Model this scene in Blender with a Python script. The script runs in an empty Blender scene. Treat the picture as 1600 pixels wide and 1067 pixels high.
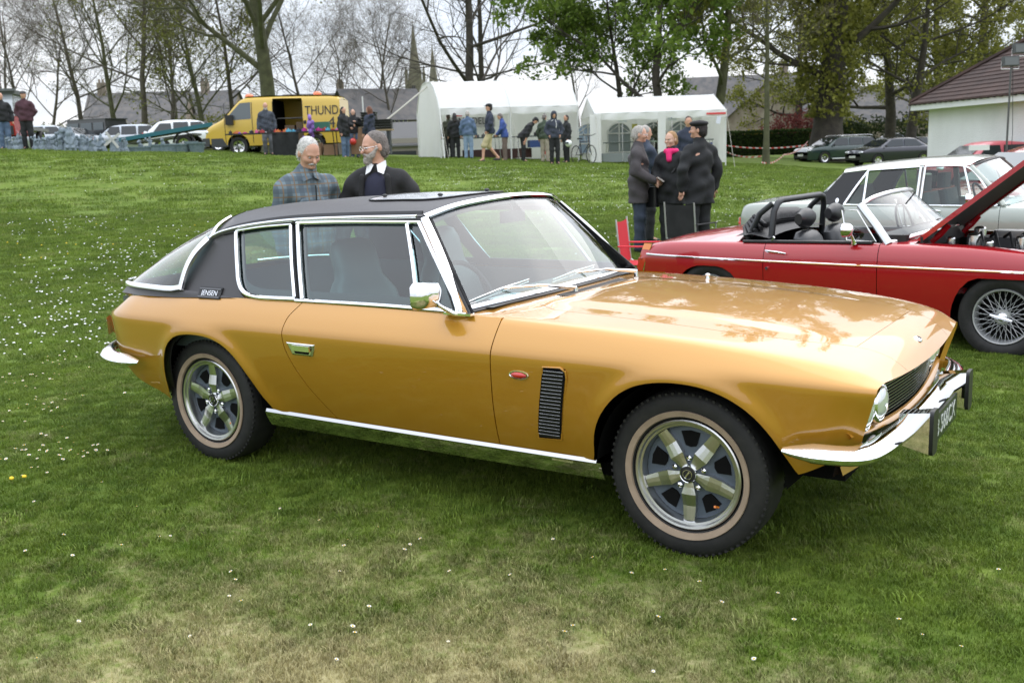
import bpy, bmesh, math, random
import numpy as np
from mathutils import Vector, Matrix
random.seed(7); rng=np.random.default_rng(7)
SC=bpy.context.scene
COL=SC.collection
R=math.radians
# ---------------------------------------------------------------- camera
F_PX=1579.0; CAM=np.array([4.155,-4.16,1.557]); YAW=R(-33.6); PIT=R(10.76); ROL=R(-2.0)
_fw=np.array([math.sin(YAW)*math.cos(PIT),math.cos(YAW)*math.cos(PIT),-math.sin(PIT)])
_rt=np.array([math.cos(YAW),-math.sin(YAW),0.0]); _up=np.cross(_rt,_fw)
_c,_s=math.cos(ROL),math.sin(ROL); _rt,_up=_c*_rt+_s*_up,-_s*_rt+_c*_up
cd=bpy.data.cameras.new('camera'); cam=bpy.data.objects.new('camera',cd); COL.objects.link(cam)
cd.sensor_fit='HORIZONTAL'; cd.sensor_width=36; cd.lens=36*F_PX/1600; cd.clip_start=.05; cd.clip_end=3000
M=Matrix(((_rt[0],_up[0],-_fw[0],CAM[0]),(_rt[1],_up[1],-_fw[1],CAM[1]),(_rt[2],_up[2],-_fw[2],CAM[2]),(0,0,0,1)))
cam.matrix_world=M; SC.camera=cam
cd.dof.use_dof=True; cd.dof.focus_distance=4.6; cd.dof.aperture_fstop=5.6
# ---------------------------------------------------------------- world and sun (bright overcast spring day)
SUN_EL,SUN_AZ=R(52),R(5)      # sun behind the cars; azimuth measured from +y towards +x
w=bpy.data.worlds.new('World'); SC.world=w; w.use_nodes=True
nt=w.node_tree; nt.nodes.clear(); N=nt.nodes.new; LK=nt.links.new
out=N('ShaderNodeOutputWorld'); bg=N('ShaderNodeBackground'); sky=N('ShaderNodeTexSky')
sky.sky_type='NISHITA'; sky.sun_disc=False; sky.sun_elevation=SUN_EL; sky.sun_rotation=SUN_AZ; sky.air_density=1; sky.dust_density=2.0
sk=N('ShaderNodeVectorMath'); sk.operation='SCALE'; sk.inputs['Scale'].default_value=1.0; LK(sky.outputs[0],sk.inputs[0])
tc=N('ShaderNodeTexCoord'); sep=N('ShaderNodeSeparateXYZ'); LK(tc.outputs['Generated'],sep.inputs[0])
# project the direction on a cloud plane
zc=N('ShaderNodeMath'); zc.operation='MAXIMUM'; LK(sep.outputs[2],zc.inputs[0]); zc.inputs[1].default_value=0.0
za=N('ShaderNodeMath'); za.operation='ADD'; LK(zc.outputs[0],za.inputs[0]); za.inputs[1].default_value=.16
dv=N('ShaderNodeVectorMath'); dv.operation='DIVIDE'; LK(tc.outputs['Generated'],dv.inputs[0])
cb=N('ShaderNodeCombineXYZ'); [LK(za.outputs[0],cb.inputs[i]) for i in range(3)]; LK(cb.outputs[0],dv.inputs[1])
n1=N('ShaderNodeTexNoise'); n1.inputs['Scale'].default_value=.55; n1.inputs['Detail'].default_value=6; n1.inputs['Roughness'].default_value=.55; n1.inputs['Distortion'].default_value=.3
LK(dv.outputs[0],n1.inputs['Vector'])
cr=N('ShaderNodeValToRGB'); LK(n1.outputs['Fac'],cr.inputs[0])
e=cr.color_ramp.elements; e[0].position=.30; e[0].color=(7.6,8.4,9.9,1); e[1].position=.62; e[1].color=(11.5,11.6,12.0,1)
m1=e=cr.color_ramp.elements.new(.46); m1.color=(9.0,9.5,10.3,1)
mix=N('ShaderNodeMix'); mix.data_type='RGBA'; mix.inputs['Factor'].default_value=.82
LK(sk.outputs[0],mix.inputs['A']); LK(cr.outputs[0],mix.inputs['B'])
# overcast luminance law: the zenith is three times as bright as the horizon
ov=N('ShaderNodeMath'); ov.operation='MULTIPLY_ADD'; LK(zc.outputs[0],ov.inputs[0]); ov.inputs[1].default_value=2.0; ov.inputs[2].default_value=1.0
osc=N('ShaderNodeVectorMath'); osc.operation='SCALE'; LK(mix.outputs['Result'],osc.inputs[0]); LK(ov.outputs[0],osc.inputs['Scale'])
LK(osc.outputs[0],bg.inputs[0]); bg.inputs[1].default_value=.105; LK(bg.outputs[0],out.inputs[0])
sd=bpy.data.lights.new('sun','SUN'); sd.energy=1.0; sd.angle=R(70); sd.color=(1,.96,.9)
sun=bpy.data.objects.new('sun',sd); COL.objects.link(sun)
sv=Vector((math.sin(SUN_AZ)*math.cos(SUN_EL),math.cos(SUN_AZ)*math.cos(SUN_EL),math.sin(SUN_EL)))
sun.rotation_euler=sv.to_track_quat('Z','Y').to_euler(); sun.location=(0,0,30)
vs=SC.view_settings; vs.view_transform='Standard'; vs.look='None'; vs.exposure=-.06; vs.gamma=1; vs.use_curve_mapping=False
SC.render.engine='CYCLES'
# ---------------------------------------------------------------- pixel -> place helpers (used offline numbers of the photo, 1600 px wide)
def ray(px,py): return _fw+_rt*(px-800)/F_PX-_up*(py-533.5)/F_PX
FH=np.array([math.sin(YAW),math.cos(YAW),0]); RH=np.array([math.cos(YAW),-math.sin(YAW),0])
def at(px,py,D):
    d=ray(px,py); return CAM+d*(D/(d@FH))
def sstep(a,b,x):
    t=np.clip((np.asarray(x,float)-a)/(b-a),0,1); return t*t*(3-2*t)
_PD=[-60,11,13,18,22,26,32,38,60,400]; _PH=[0,0,.08,.62,.80,1.72,2.12,2.22,2.3,2.6]
_KT=[-1.2,-.5,-.26,-.07,.085,.21,.33,.5,1.2]; _KV=[1.05,1,.79,.58,.42,.28,.06,-.02,-.02]
def ground(x,y):
    x=np.asarray(x,float); y=np.asarray(y,float)
    D=(x-CAM[0])*FH[0]+(y-CAM[1])*FH[1]; L=(x-CAM[0])*RH[0]+(y-CAM[1])*RH[1]
    t=L/np.maximum(D,6)
    k=np.interp(t,_KT,_KV); h=np.interp(D,_PD,_PH)
    for o in (-1.2,-.6,.6,1.2): h=h+np.interp(D+o,_PD,_PH)
    h=h/5
    u=.035*np.sin(x*.45+1)*np.sin(y*.37)+.02*np.sin(x*1.1+y*.8)
    return k*h+u*sstep(9.5,14,D)
def gz(x,y): return float(ground(x,y))
def foot(px,D,py=250):
    p=at(px,py,D); return Vector((p[0],p[1],gz(p[0],p[1])))
# ---------------------------------------------------------------- materials
MATS={}
def mat(name,col,rough=.5,metal=0,coat=0,noise=None,bump=None,spec=.5,**kw):
    if name in MATS: return MATS[name]
    m=bpy.data.materials.new(name); m.use_nodes=True; t=m.node_tree; b=t.nodes['Principled BSDF']
    b.inputs['Base Color'].default_value=(*col,1); b.inputs['Roughness'].default_value=rough; b.inputs['Metallic'].default_value=metal
    b.inputs['Coat Weight'].default_value=coat; b.inputs['Coat Roughness'].default_value=kw.get('coatr',.03); b.inputs['Coat IOR'].default_value=kw.get('coatior',1.5)
    b.inputs['Specular IOR Level'].default_value=spec
    if 'emit' in kw: b.inputs['Emission Color'].default_value=(*col,1); b.inputs['Emission Strength'].default_value=kw['emit']
    if 'trans' in kw: b.inputs['Transmission Weight'].default_value=kw['trans']
    if 'sheen' in kw: b.inputs['Sheen Weight'].default_value=kw['sheen']
    if noise or bump:
        tc=t.nodes.new('ShaderNodeTexCoord')
    if noise:   # (scale, second colour, low, high)
        sc,c2,lo,hi=noise
        n=t.nodes.new('ShaderNodeTexNoise'); n.inputs['Scale'].default_value=sc; n.inputs['Detail'].default_value=5
        t.links.new(tc.outputs['Object'],n.inputs['Vector'])
        r=t.nodes.new('ShaderNodeValToRGB'); r.color_ramp.elements[0].position=lo; r.color_ramp.elements[1].position=hi
        r.color_ramp.elements[0].color=(*col,1); r.color_ramp.elements[1].color=(*c2,1)
        t.links.new(n.outputs['Fac'],r.inputs[0]); t.links.new(r.outputs[0],b.inputs['Base Color'])
    if bump:    # (scale, strength, distance)
        n=t.nodes.new('ShaderNodeTexNoise'); n.inputs['Scale'].default_value=bump[0]; n.inputs['Detail'].default_value=4
        t.links.new(tc.outputs['Object'],n.inputs['Vector'])
        bp=t.nodes.new('ShaderNodeBump'); bp.inputs['Strength'].default_value=bump[1]; bp.inputs['Distance'].default_value=bump[2]
        t.links.new(n.outputs['Fac'],bp.inputs['Height']); t.links.new(bp.outputs[0],b.inputs['Normal'])
    MATS[name]=m; return m
def glassmat(name,tint,refl=1.0,ior=1.5,dens=0.0):
    if name in MATS: return MATS[name]
    m=bpy.data.materials.new(name); m.use_nodes=True; t=m.node_tree; t.nodes.clear()
    o=t.nodes.new('ShaderNodeOutputMaterial'); tr=t.nodes.new('ShaderNodeBsdfTransparent'); gl=t.nodes.new('ShaderNodeBsdfGlossy'); mx=t.nodes.new('ShaderNodeMixShader')
    fr=t.nodes.new('ShaderNodeFresnel'); gm=t.nodes.new('ShaderNodeNewGeometry'); iv=t.nodes.new('ShaderNodeMath'); iv.operation='MULTIPLY_ADD'; iv.inputs[1].default_value=1/ior-ior; iv.inputs[2].default_value=ior
    t.links.new(gm.outputs['Backfacing'],iv.inputs[0]); t.links.new(iv.outputs[0],fr.inputs['IOR'])
    tr.inputs[0].default_value=(*tint,1); gl.inputs[0].default_value=(1,1,1,1); gl.inputs['Roughness'].default_value=.0
    k=t.nodes.new('ShaderNodeMath'); k.operation='MULTIPLY_ADD'; k.inputs[1].default_value=refl; k.inputs[2].default_value=dens; k.use_clamp=True
    t.links.new(fr.outputs[0],k.inputs[0]); t.links.new(k.outputs[0],mx.inputs[0]); t.links.new(tr.outputs[0],mx.inputs[1]); t.links.new(gl.outputs[0],mx.inputs[2]); t.links.new(mx.outputs[0],o.inputs[0])
    MATS[name]=m; return m
chrome=mat('chrome',(.86,.87,.88),.04,1)
chrome_dull=mat('dull_chrome',(.7,.7,.7),.2,1)
alu=mat('brushed_aluminium',(.62,.62,.61),.28,1,bump=(220,.15,.002))
black=mat('black_trim',(.012,.012,.013),.45)
void=mat('dark_underside',(.006,.006,.006),.9,spec=.1)
rubber=mat('tyre_rubber',(.011,.011,.011),.66,bump=(90,.25,.002),noise=(25,(.019,.018,.017),.4,.7))
leather=mat('black_leather',(.02,.021,.023),.34,bump=(160,.2,.001))
lensglass=mat('lamp_glass',(.75,.78,.8),.05,.55,coat=1)
white_plastic=mat('white_plastic',(.75,.75,.73),.4)
# ---------------------------------------------------------------- mesh helpers
class MB:
    def __init__(s): s.v=[]; s.f=[]; s.mi=[]; s.m=0
    def add(s,v,f):
        b=len(s.v); s.v+= [tuple(map(float,p)) for p in v]; s.f+=[tuple(b+i for i in q) for q in f]; s.mi+=[s.m]*len(f); return s
    def box(s,c,d,rot=None,taper=1.0):
        c=Vector(c); hx,hy,hz=d[0]/2,d[1]/2,d[2]/2
        vs=[]
        for z,t in ((-hz,1),(hz,taper)):
            for x,y in ((-hx,-hy),(hx,-hy),(hx,hy),(-hx,hy)):
                p=Vector((x*t,y*t,z)); 
                if rot: p=rot@p
                vs.append(p+c)
        return s.add(vs,[(3,2,1,0),(4,5,6,7),(0,1,5,4),(1,2,6,5),(2,3,7,6),(3,0,4,7)])
    def rbox(s,c,d,r,rot=None,n=3):
        """box with its four vertical (local z) edges rounded"""
        hx,hy,hz=d[0]/2,d[1]/2,d[2]/2; pts=[]
        for cx,cy,a0 in ((hx-r,hy-r,0),(-hx+r,hy-r,90),(-hx+r,-hy+r,180),(hx-r,-hy+r,270)):
            for i in range(n+1):
                a=R(a0+90*i/n); pts.append((cx+r*math.cos(a),cy+r*math.sin(a)))
        return s.prism(pts,-hz,hz,c,rot)
    def prism(s,pts,z0,z1,c=(0,0,0),rot=None):
        n=len(pts); c=Vector(c); vs=[]
        for z in (z0,z1):
            for p in pts:
                q=Vector((p[0],p[1],z)); 
                if rot: q=rot@q
                vs.append(q+c)
        f=[tuple(range(n-1,-1,-1)),tuple(range(n,2*n))]+[(i,(i+1)%n,n+(i+1)%n,n+i) for i in range(n)]
        return s.add(vs,f)
    def tube(s,path,rad,n=8,closed=False,cap=True,squash=None,up=None):
        P=[Vector(p) for p in path]; k=len(P)
        if not hasattr(rad,'__len__'): rad=[rad]*k
        base=len(s.v); vs=[]; pu=None
        for i,p in enumerate(P):
            a=P[(i-1)%k] if (closed or i>0) else p; b=P[(i+1)%k] if (closed or i<k-1) else p
            t=(b-a); t=t.normalized() if t.length>1e-9 else Vector((0,0,1))
            if up is not None: u=Vector(up)-t*Vector(up).dot(t)
            elif pu is None: u=t.orthogonal()
            else: u=pu-t*pu.dot(t)
            if u.length<1e-6: u=t.orthogonal()
            u.normalize(); pu=u; w=t.cross(u)
            for j in range(n):
                an=2*math.pi*(j+.5)/n; ru,rw=(rad[i],rad[i]) if squash is None else (rad[i]*squash[0],rad[i]*squash[1])
                vs.append(p+u*math.cos(an)*ru+w*math.sin(an)*rw)
        f=[]
        for i in range(k if closed else k-1):
            for j in range(n):
                a=i*n+j; b=i*n+(j+1)%n; c=((i+1)%k)*n+(j+1)%n; d=((i+1)%k)*n+j; f.append((a,b,c,d))
        if cap and not closed: f.append(tuple(range(n-1,-1,-1))); f.append(tuple((k-1)*n+j for j in range(n)))
        return s.add(vs,f)
    def cyl(s,p0,p1,r0,r1=None,n=16): return s.tube([p0,p1],[r0,r0 if r1 is None else r1],n)
    def lathe(s,prof,c=(0,0,0),axis='Z',n=32,a0=0,a1=360):
        """prof: list of (radius, height along axis)"""
        full=abs(a1-a0)>=360; m=n if full else n+1; vs=[]; c=Vector(c)
        for i in range(m):
            a=R(a0+(a1-a0)*i/n); ca,sa=math.cos(a),math.sin(a)
            for r,h in prof:
                if axis=='Z': q=(r*ca,r*sa,h)
                elif axis=='Y': q=(r*ca,h,r*sa)
                else: q=(h,r*ca,r*sa)
                vs.append(c+Vector(q))
        k=len(prof); f=[]
        for i in range(n if full else n):
            for j in range(k-1):
                a=i*k+j; b=((i+1)%m)*k+j; f.append((a,b,b+1,a+1) if axis!='Y' else (a,a+1,b+1,b))
        return s.add(vs,f)
    def sphere(s,c,r,nu=12,nv=8,rot=None):
        r=Vector(r) if hasattr(r,'__len__') else Vector((r,r,r)); c=Vector(c); vs=[];f=[]
        for i in range(nv+1):
            th=math.pi*i/nv
            for j in range(nu):
                ph=2*math.pi*j/nu; q=Vector((r.x*math.sin(th)*math.cos(ph),r.y*math.sin(th)*math.sin(ph),r.z*math.cos(th)))
                if rot: q=rot@q
                vs.append(c+q)
        for i in range(nv):
            for j in range(nu): f.append((i*nu+j,(i+1)*nu+j,(i+1)*nu+(j+1)%nu,i*nu+(j+1)%nu))
        return s.add(vs,f)
    def grid(s,G,closed_v=False,flip=False):
        """G[i][j] points"""
        G=np.asarray(G,float); a,b=G.shape[:2]; f=[]
        for i in range(a-1):
            for j in range(b if closed_v else b-1):
                q=(i*b+j,(i+1)*b+j,(i+1)*b+(j+1)%b,i*b+(j+1)%b); f.append(q[::-1] if flip else q)
        return s.add(G.reshape(-1,3),f)
    def strip(s,path,nrm,w,t):
        """flat moulding along path, width w across (in the surface), thickness t along nrm (vector or per-point list); slightly domed"""
        P=[Vector(p) for p in path]; k=len(P); G=[]
        for i,p in enumerate(P):
            d=(P[min(i+1,k-1)]-P[max(i-1,0)]).normalized(); nn=Vector(nrm[i] if hasattr(nrm[0],'__len__') else nrm).normalized()
            x=d.cross(nn).normalized(); nn=x.cross(d).normalized()
            G.append([p-x*w/2-nn*t*.5,p-x*w/2+nn*t*.6,p-x*w*.25+nn*t,p+x*w*.25+nn*t,p+x*w/2+nn*t*.6,p+x*w/2-nn*t*.5])
        s.grid(G,closed_v=True)
        b=len(s.v)-6*k; s.f.append(tuple(b+j for j in range(6))); s.f.append(tuple(b+(k-1)*6+j for j in range(5,-1,-1))); s.mi+=[s.m]*2
        return s
    def mirror(s):
        b=len(s.v); s.v+=[(p[0],-p[1],p[2]) for p in s.v]; s.f+=[tuple(b+i for i in q[::-1]) for q in s.f]; s.mi+=s.mi; return s
    def build(s,name,m,parent=None,smooth=True,mats=None,ang=40):
        me=bpy.data.meshes.new(name); me.from_pydata(s.v,[],s.f); 
        for x in (mats or [m]): me.materials.append(x)
        if mats: me.polygons.foreach_set('material_index',s.mi)
        if smooth:
            me.polygons.foreach_set('use_smooth',[True]*len(me.polygons)); 
            bm=bmesh.new(); bm.from_mesh(me); bmesh.ops.recalc_face_normals(bm,faces=bm.faces)
            ca=math.radians(ang)
            for e in bm.edges:
                if len(e.link_faces)==2 and e.calc_face_angle(0)>ca: e.smooth=False
            bm.to_mesh(me); bm.free()
        me.update(); o=bpy.data.objects.new(name,me); COL.objects.link(o)
        if parent: o.parent=parent
        return o
def tag(o,label=None,cat=None,group=None,kind=None):
    if label: o['label']=label
    if cat: o['category']=cat
    if group: o['group']=group
    if kind: o['kind']=kind
    return o
def thing(name,label,cat,loc=(0,0,0),rz=0,group=None):
    o=bpy.data.objects.new(name,None); COL.objects.link(o); o.location=loc; o.rotation_euler=(0,0,rz); o.empty_display_size=.2
    return tag(o,label,cat,group)
def copy_tree(o,parent=None,skip=()):
    c=o.copy(); COL.objects.link(c); c.parent=parent
    for ch in o.children: copy_tree(ch,c)
    return c
def cr_curve(pts,n):
    """Catmull-Rom through pts -> n points evenly spaced by arc length"""
    P=np.asarray(pts,float); Q=np.vstack([2*P[0]-P[1],P,2*P[-1]-P[-2]]); out=[]
    for i in range(1,len(Q)-2):
        for t in np.linspace(0,1,24,endpoint=False):
            out.append(.5*((2*Q[i])+(-Q[i-1]+Q[i+1])*t+(2*Q[i-1]-5*Q[i]+4*Q[i+1]-Q[i+2])*t*t+(-Q[i-1]+3*Q[i]-3*Q[i+1]+Q[i+2])*t**3))
    out.append(P[-1]); out=np.array(out); d=np.r_[0,np.cumsum(np.linalg.norm(np.diff(out,axis=0),axis=1))]
    s=np.linspace(0,d[-1],n); return np.stack([np.interp(s,d,out[:,k]) for k in range(P.shape[1])],1)
def pchip(xs,ys):
    """smooth monotone-ish interpolation"""
    xs=np.asarray(xs,float); ys=np.asarray(ys,float); h=np.diff(xs); dl=np.diff(ys)/h; m=np.zeros(len(xs))
    m[0]=dl[0]; m[-1]=dl[-1]
    for i in range(1,len(xs)-1):
        m[i]=0 if dl[i-1]*dl[i]<=0 else (h[i-1]+h[i])*3/((2*h[i]+h[i-1])/dl[i-1]+(h[i]+2*h[i-1])/dl[i])
    def f(x):
        x=np.clip(np.asarray(x,float),xs[0],xs[-1]); i=np.clip(np.searchsorted(xs,x)-1,0,len(h)-1); t=(x-xs[i])/h[i]
        return (2*t**3-3*t*t+1)*ys[i]+(t**3-2*t*t+t)*h[i]*m[i]+(-2*t**3+3*t*t)*ys[i+1]+(t**3-t*t)*h[i]*m[i+1]
    return f
def text_obj(name,body,size,m,loc,rot,parent=None,ext=.001,align='CENTER',sx=1.0):
    c=bpy.data.curves.new(name,'FONT'); c.body=body; c.size=size; c.extrude=ext; c.align_x=align; c.align_y='CENTER'
    t=bpy.data.objects.new(name,c); COL.objects.link(t); dg=bpy.context.evaluated_depsgraph_get(); me=bpy.data.meshes.new_from_object(t.evaluated_get(dg)); bpy.data.objects.remove(t); bpy.data.curves.remove(c)
    me.materials.clear(); me.materials.append(m); o=bpy.data.objects.new(name,me); COL.objects.link(o)
    o.matrix_local=Matrix.Translation(loc)@rot.to_4x4()@Matrix.Diagonal((sx,1,1,1))
    if parent: o.parent=parent
    return o
def frame(xa,ya):
    """rotation whose local x is xa and local y is (about) ya"""
    x=Vector(xa).normalized(); y=Vector(ya); z=x.cross(y).normalized(); y=z.cross(x); return Matrix((x,y,z)).transposed()
# ================================================================ the gold coupe
paint=mat('gold_metallic_paint',(.50,.232,.017),.38,.45,coat=1.0,coatr=.02,coatior=1.7,bump=(900,.02,.0005))
vinyl=mat('black_vinyl',(.045,.042,.045),.42,bump=(500,.35,.0008))
slate=mat('slate_wheel_paint',(.075,.095,.12),.45)
wwall=mat('tan_sidewall',(.36,.27,.19),.7,noise=(18,(.27,.20,.14),.35,.75))
redlens=mat('red_lens',(.50,.012,.008),.15,coat=1)
orangelens=mat('orange_lens',(.8,.22,.01),.15,coat=1)
plateblack=mat('plate_black',(.02,.03,.02),.3)
platesilver=mat('plate_silver',(.6,.62,.6),.3)
teal_glass=glassmat('green_tinted_glass',(.66,.88,.87),1.6,1.5,.015)
ws_glass=glassmat('windscreen_glass',(.74,.88,.88),1.7,1.5,.03)
gold=thing('coupe','gold two-door coupe with black vinyl roof, chrome bumpers and five-spoke wheels in the foreground','car',(0,0,0))
W_=pchip([-1.2,-.7,-.4,0,1,2,2.667,3.0,3.2,3.30,3.36],[.80,.815,.853,.872,.877,.873,.862,.842,.808,.775,.735])
CR_=pchip([-1.2,-.9,-.62,-.2,.3,1.2,1.67,2.2,2.667,2.855,3.03,3.19,3.29,3.36],[.765,.79,.845,.868,.884,.887,.885,.871,.848,.833,.815,.791,.765,.728])
CC_=pchip([1.6,1.9,2.3,2.7,3.0,3.2,3.3,3.36],[.905,.905,.895,.875,.845,.808,.765,.705])
ZCs=pchip([-1.2,-.6,0,2,3.0,3.25,3.36],[.715,.732,.735,.738,.735,.728,.715])
_ib=pchip([.20,.342,.45,.55,.65,.70,.735],[.16,.082,.045,.022,.008,.003,0])
_ia=pchip([0,.15,.4,.7,1.0],[0,.004,.022,.050,.085])
RA=[(-.300,.305),(-.290,.335),(-.272,.38),(-.25,.47),(-.217,.556),(-.176,.62),(-.12,.664),(-.046,.690),(.06,.699),(.16,.693),(.24,.672),(.306,.636),(.362,.582),(.424,.498),(.470,.42),(.504,.374),(.520,.342)]
FA=[(2.292,.342),(2.302,.375),(2.318,.462),(2.353,.543),(2.413,.618),(2.478,.665),(2.542,.690),(2.612,.703),(2.688,.706),(2.769,.698),(2.842,.677),(2.906,.645),(2.963,.601),(3.012,.544),(3.05,.485),(3.085,.425),(3.10,.400)]
def arch_dense(A,n=120): return cr_curve([(a,b) for a,b in A],n)
RAd,FAd=arch_dense(RA),arch_dense(FA)
def zlow(x):
    if x<-.300: return float(np.interp(x,[-1.2,-.66,-.58,-.335,-.300],[.47,.45,.392,.317,.305]))
    if x<=.520: return float(np.interp(x,RAd[:,0],RAd[:,1]))
    if x<2.292: return .342
    if x<=3.10: return float(np.interp(x,FAd[:,0],FAd[:,1]))
    return float(np.interp(x,[3.10,3.25,3.33,3.36],[.400,.445,.457,.46]))
def inset(z,x):
    zc=float(ZCs(x)); cr=float(CR_(x))
    return float(_ib(z)) if z<=zc else float(_ia((z-zc)/max(cr-zc,1e-3)))
def gsmooth(P,sg,step):
    d=np.r_[0,np.cumsum(np.linalg.norm(np.diff(P,axis=0),axis=1))]; n=int(d[-1]/step)+2; s=np.linspace(0,d[-1],n)
    Q=np.stack([np.interp(s,d,P[:,k]) for k in range(P.shape[1])],1); k=int(3*sg/step)+1; ker=np.exp(-.5*(np.arange(-k,k+1)*step/sg)**2); ker/=ker.sum()
    E=np.vstack([2*Q[0]-Q[1:k+1][::-1],Q,2*Q[-1]-Q[-k-1:-1][::-1]])
    return np.stack([np.convolve(E[:,i],ker,'valid') for i in range(P.shape[1])],1)
def archdist(x,z):
    return min(np.hypot(RAd[:,0]-x,RAd[:,1]-z).min(),np.hypot(FAd[:,0]-x,FAd[:,1]-z).min())
def flare(x,z):
    d=archdist(x,z); return .016*math.exp(-(d/.045)**2)
def side_section(x,front=False):
    Wx=float(W_(x)); zc=float(ZCs(x)); cr=float(CR_(x))
    zz=np.r_[np.linspace(.20,zc,26),np.linspace(zc,cr,16)[1:]]
    P=np.array([(-(Wx-inset(z,x)),z) for z in zz])
    if front:
        yc=Wx-.085; cc=float(CC_(x))
        ys=np.linspace(yc,0,22)[1:]
        top=[]
        for y in ys:
            t=y/yc; z=cr+(cc-cr)*(1-t*t)
            z+=.006*float(sstep(.44,.40,y))*float(sstep(1.75,2.05,x))*float(sstep(3.2,2.7,x))   # raised centre of the bonnet
            top.append((-y,z))
        P=np.vstack([P,np.array(top)])
    sg=.016 if front else .012
    Q=gsmooth(P,sg,.006)
    return Q
def resample(P,n):
    d=np.r_[0,np.cumsum(np.linalg.norm(np.diff(P,axis=0),axis=1))]; s=np.linspace(0,d[-1],n); return np.stack([np.interp(s,d,P[:,k]) for k in range(P.shape[1])],1)
def cut(P,crit):
    """index-exact split of polyline where crit(P) crosses zero the first time"""
    c=np.array([crit(p) for p in P]); i=int(np.argmax(c>=0)); 
    if i==0: return P[:1],P
    t=-c[i-1]/(c[i]-c[i-1]); q=P[i-1]+t*(P[i]-P[i-1]); return np.vstack([P[:i],q]),np.vstack([q,P[i:]])
def bow(x,y):   # nose rounded in plan
    return .036*float(sstep(2.95,3.36,x))*(1-min(abs(y)/.72,1)**2)
ysh=pchip([1.60,1.86,2.0,2.7,3.0,3.20,3.36],[.52,.53,.615,.635,.585,.47,.40])
NA,NB,NC,ND=20,14,6,16
def front_col(x):
    S=side_section(x,True); S=cut(S,lambda p:p[1]-zlow(x))[1]
    a,b=cut(S,lambda p:p[1]-float(ZCs(x)) if p[0]<-.5 else 1); yc=-(float(W_(x))-.085)
    b,c=cut(b,lambda p:p[0]-yc-.012); c,d=cut(c,lambda p:p[0]+float(ysh(x)))
    C=np.vstack([resample(a,NA),resample(b,NB)[1:],resample(c,NC)[1:],resample(d,ND)[1:]])
    out=[]
    for y,z in C:
        y2=y-flare(x,z)*(1 if y<-.6 else 0); out.append((x+bow(x,y)-.016*float(sstep(3.15,3.36,x))-float(sstep(3.08,3.36,x))*max(0,.705-z)*.28,y2,z))
    return out
def side_col(x,shut=None,rows=(20,16)):
    S=side_section(x); S=cut(S,lambda p:p[1]-zlow(x))[1]; a,b=cut(S,lambda p:p[1]-float(ZCs(x)))
    C=np.vstack([resample(a,rows[0]),resample(b,rows[1])[1:]])
    return [(x,y-flare(x,z),z) for y,z in C]
SHR=pchip([.30,.342,.39,.51,.62,.69,.75,.81,.88,.93],[.955,.93,.89,.787,.715,.686,.680,.690,.742,.78])
def shf(z): return 1.841+.03*(z-.37)/.52
def arch_xs(a,b,lo,hi):
    r=list(np.linspace(lo,hi,int((hi-lo)/.03)+2)); A=RAd if a=='r' else FAd
    return r+[float(q) for q in A[::3,0] if lo<=q<=hi]
def uniq(xs,eps=.003):
    xs=sorted(xs); o=[xs[0]]
    for x in xs[1:]:
        if x-o[-1]>eps: o.append(x)
    return o
def flange(m,edge,depth_dir,d=.018):
    """turned-in edge so panel gaps look deep"""
    E=np.asarray(edge); m.grid(np.stack([E,E+np.asarray(depth_dir)*d]))
# ---- rear quarter with rounded tail
tail=cr_curve([(-.40,.853),(-.56,.838),(-.70,.80),(-.86,.70),(-.98,.56),(-1.045,.38),(-1.07,.2),(-1.075,0)],34)
def quarter():
    cols=[]
    T=np.gradient(tail,axis=0); 
    for (x,y),t in list(zip(tail,T))[::-1]:
        n=np.array([-t[1],t[0]]); n/=np.linalg.norm(n); n=-n if n[1]<0 and x>-.9 else n
        if n[0]>0: n=-n
        n[1]=abs(n[1])
        S=side_section(max(x,-1.1)); S=cut(S,lambda p:p[1]-zlow(x))[1]; a,b=cut(S,lambda p:p[1]-float(ZCs(x)))
        C=np.vstack([resample(a,20),resample(b,16)[1:]]); Wx=float(W_(x)); col=[]
        for yy,z in C:
            ins=Wx+yy; ins=ins if z<float(ZCs(x)) else ins*(1+.5*float(sstep(-.5,-1.0,x)))
            q=np.array([x,y])-n*ins; col.append((q[0],-q[1]-flare(x,z),z))
        cols.append(col)
    for x in uniq(arch_xs('r',0,-.39,.72)):
        c=side_col(x); wgt=float(sstep(.50,.72,x))
        cols.append([(p[0]+wgt*(float(SHR(p[2]))-.72-.0025),p[1],p[2]) for p in c])
    return cols
m=MB(); G=quarter(); m.grid(G); flange(m,G[-1],(0,1,0)); m.build('rear_quarter_panel',paint,gold)
m=MB(); m.grid(G); flange(m,G[-1],(0,1,0)); m.v=[(a,-b,c) for a,b,c in m.v]; m.f=[q[::-1] for q in m.f]; m.build('rear_quarter_panel',paint,gold)
QG=np.array(G)
# ---- door
G=[]
for s in np.linspace(0,1,40):
    c=side_col(1.3); col=[]
    S=side_section(1.3)
    for p in c:
        z=p[2]; x=(float(SHR(z))+.0025)*(1-s)+(shf(z)-.0025)*s
        Wx=float(W_(x)); col.append((x,p[1]-(Wx-float(W_(1.3))),z+ (float(CR_(x))-float(CR_(1.3)))*float(sstep(.74,.88,z))))
    G.append(col)
m=MB(); m.grid(G); flange(m,G[0],(0,1,0)); flange(m,G[-1],(0,1,0)); flange(m,[c[0] for c in G],(0,1,0)); door=m.build('door',paint,gold)
m.v=[(a,-b,c) for a,b,c in m.v]; m.f=[q[::-1] for q in m.f]; m.build('door',paint,gold)
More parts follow.
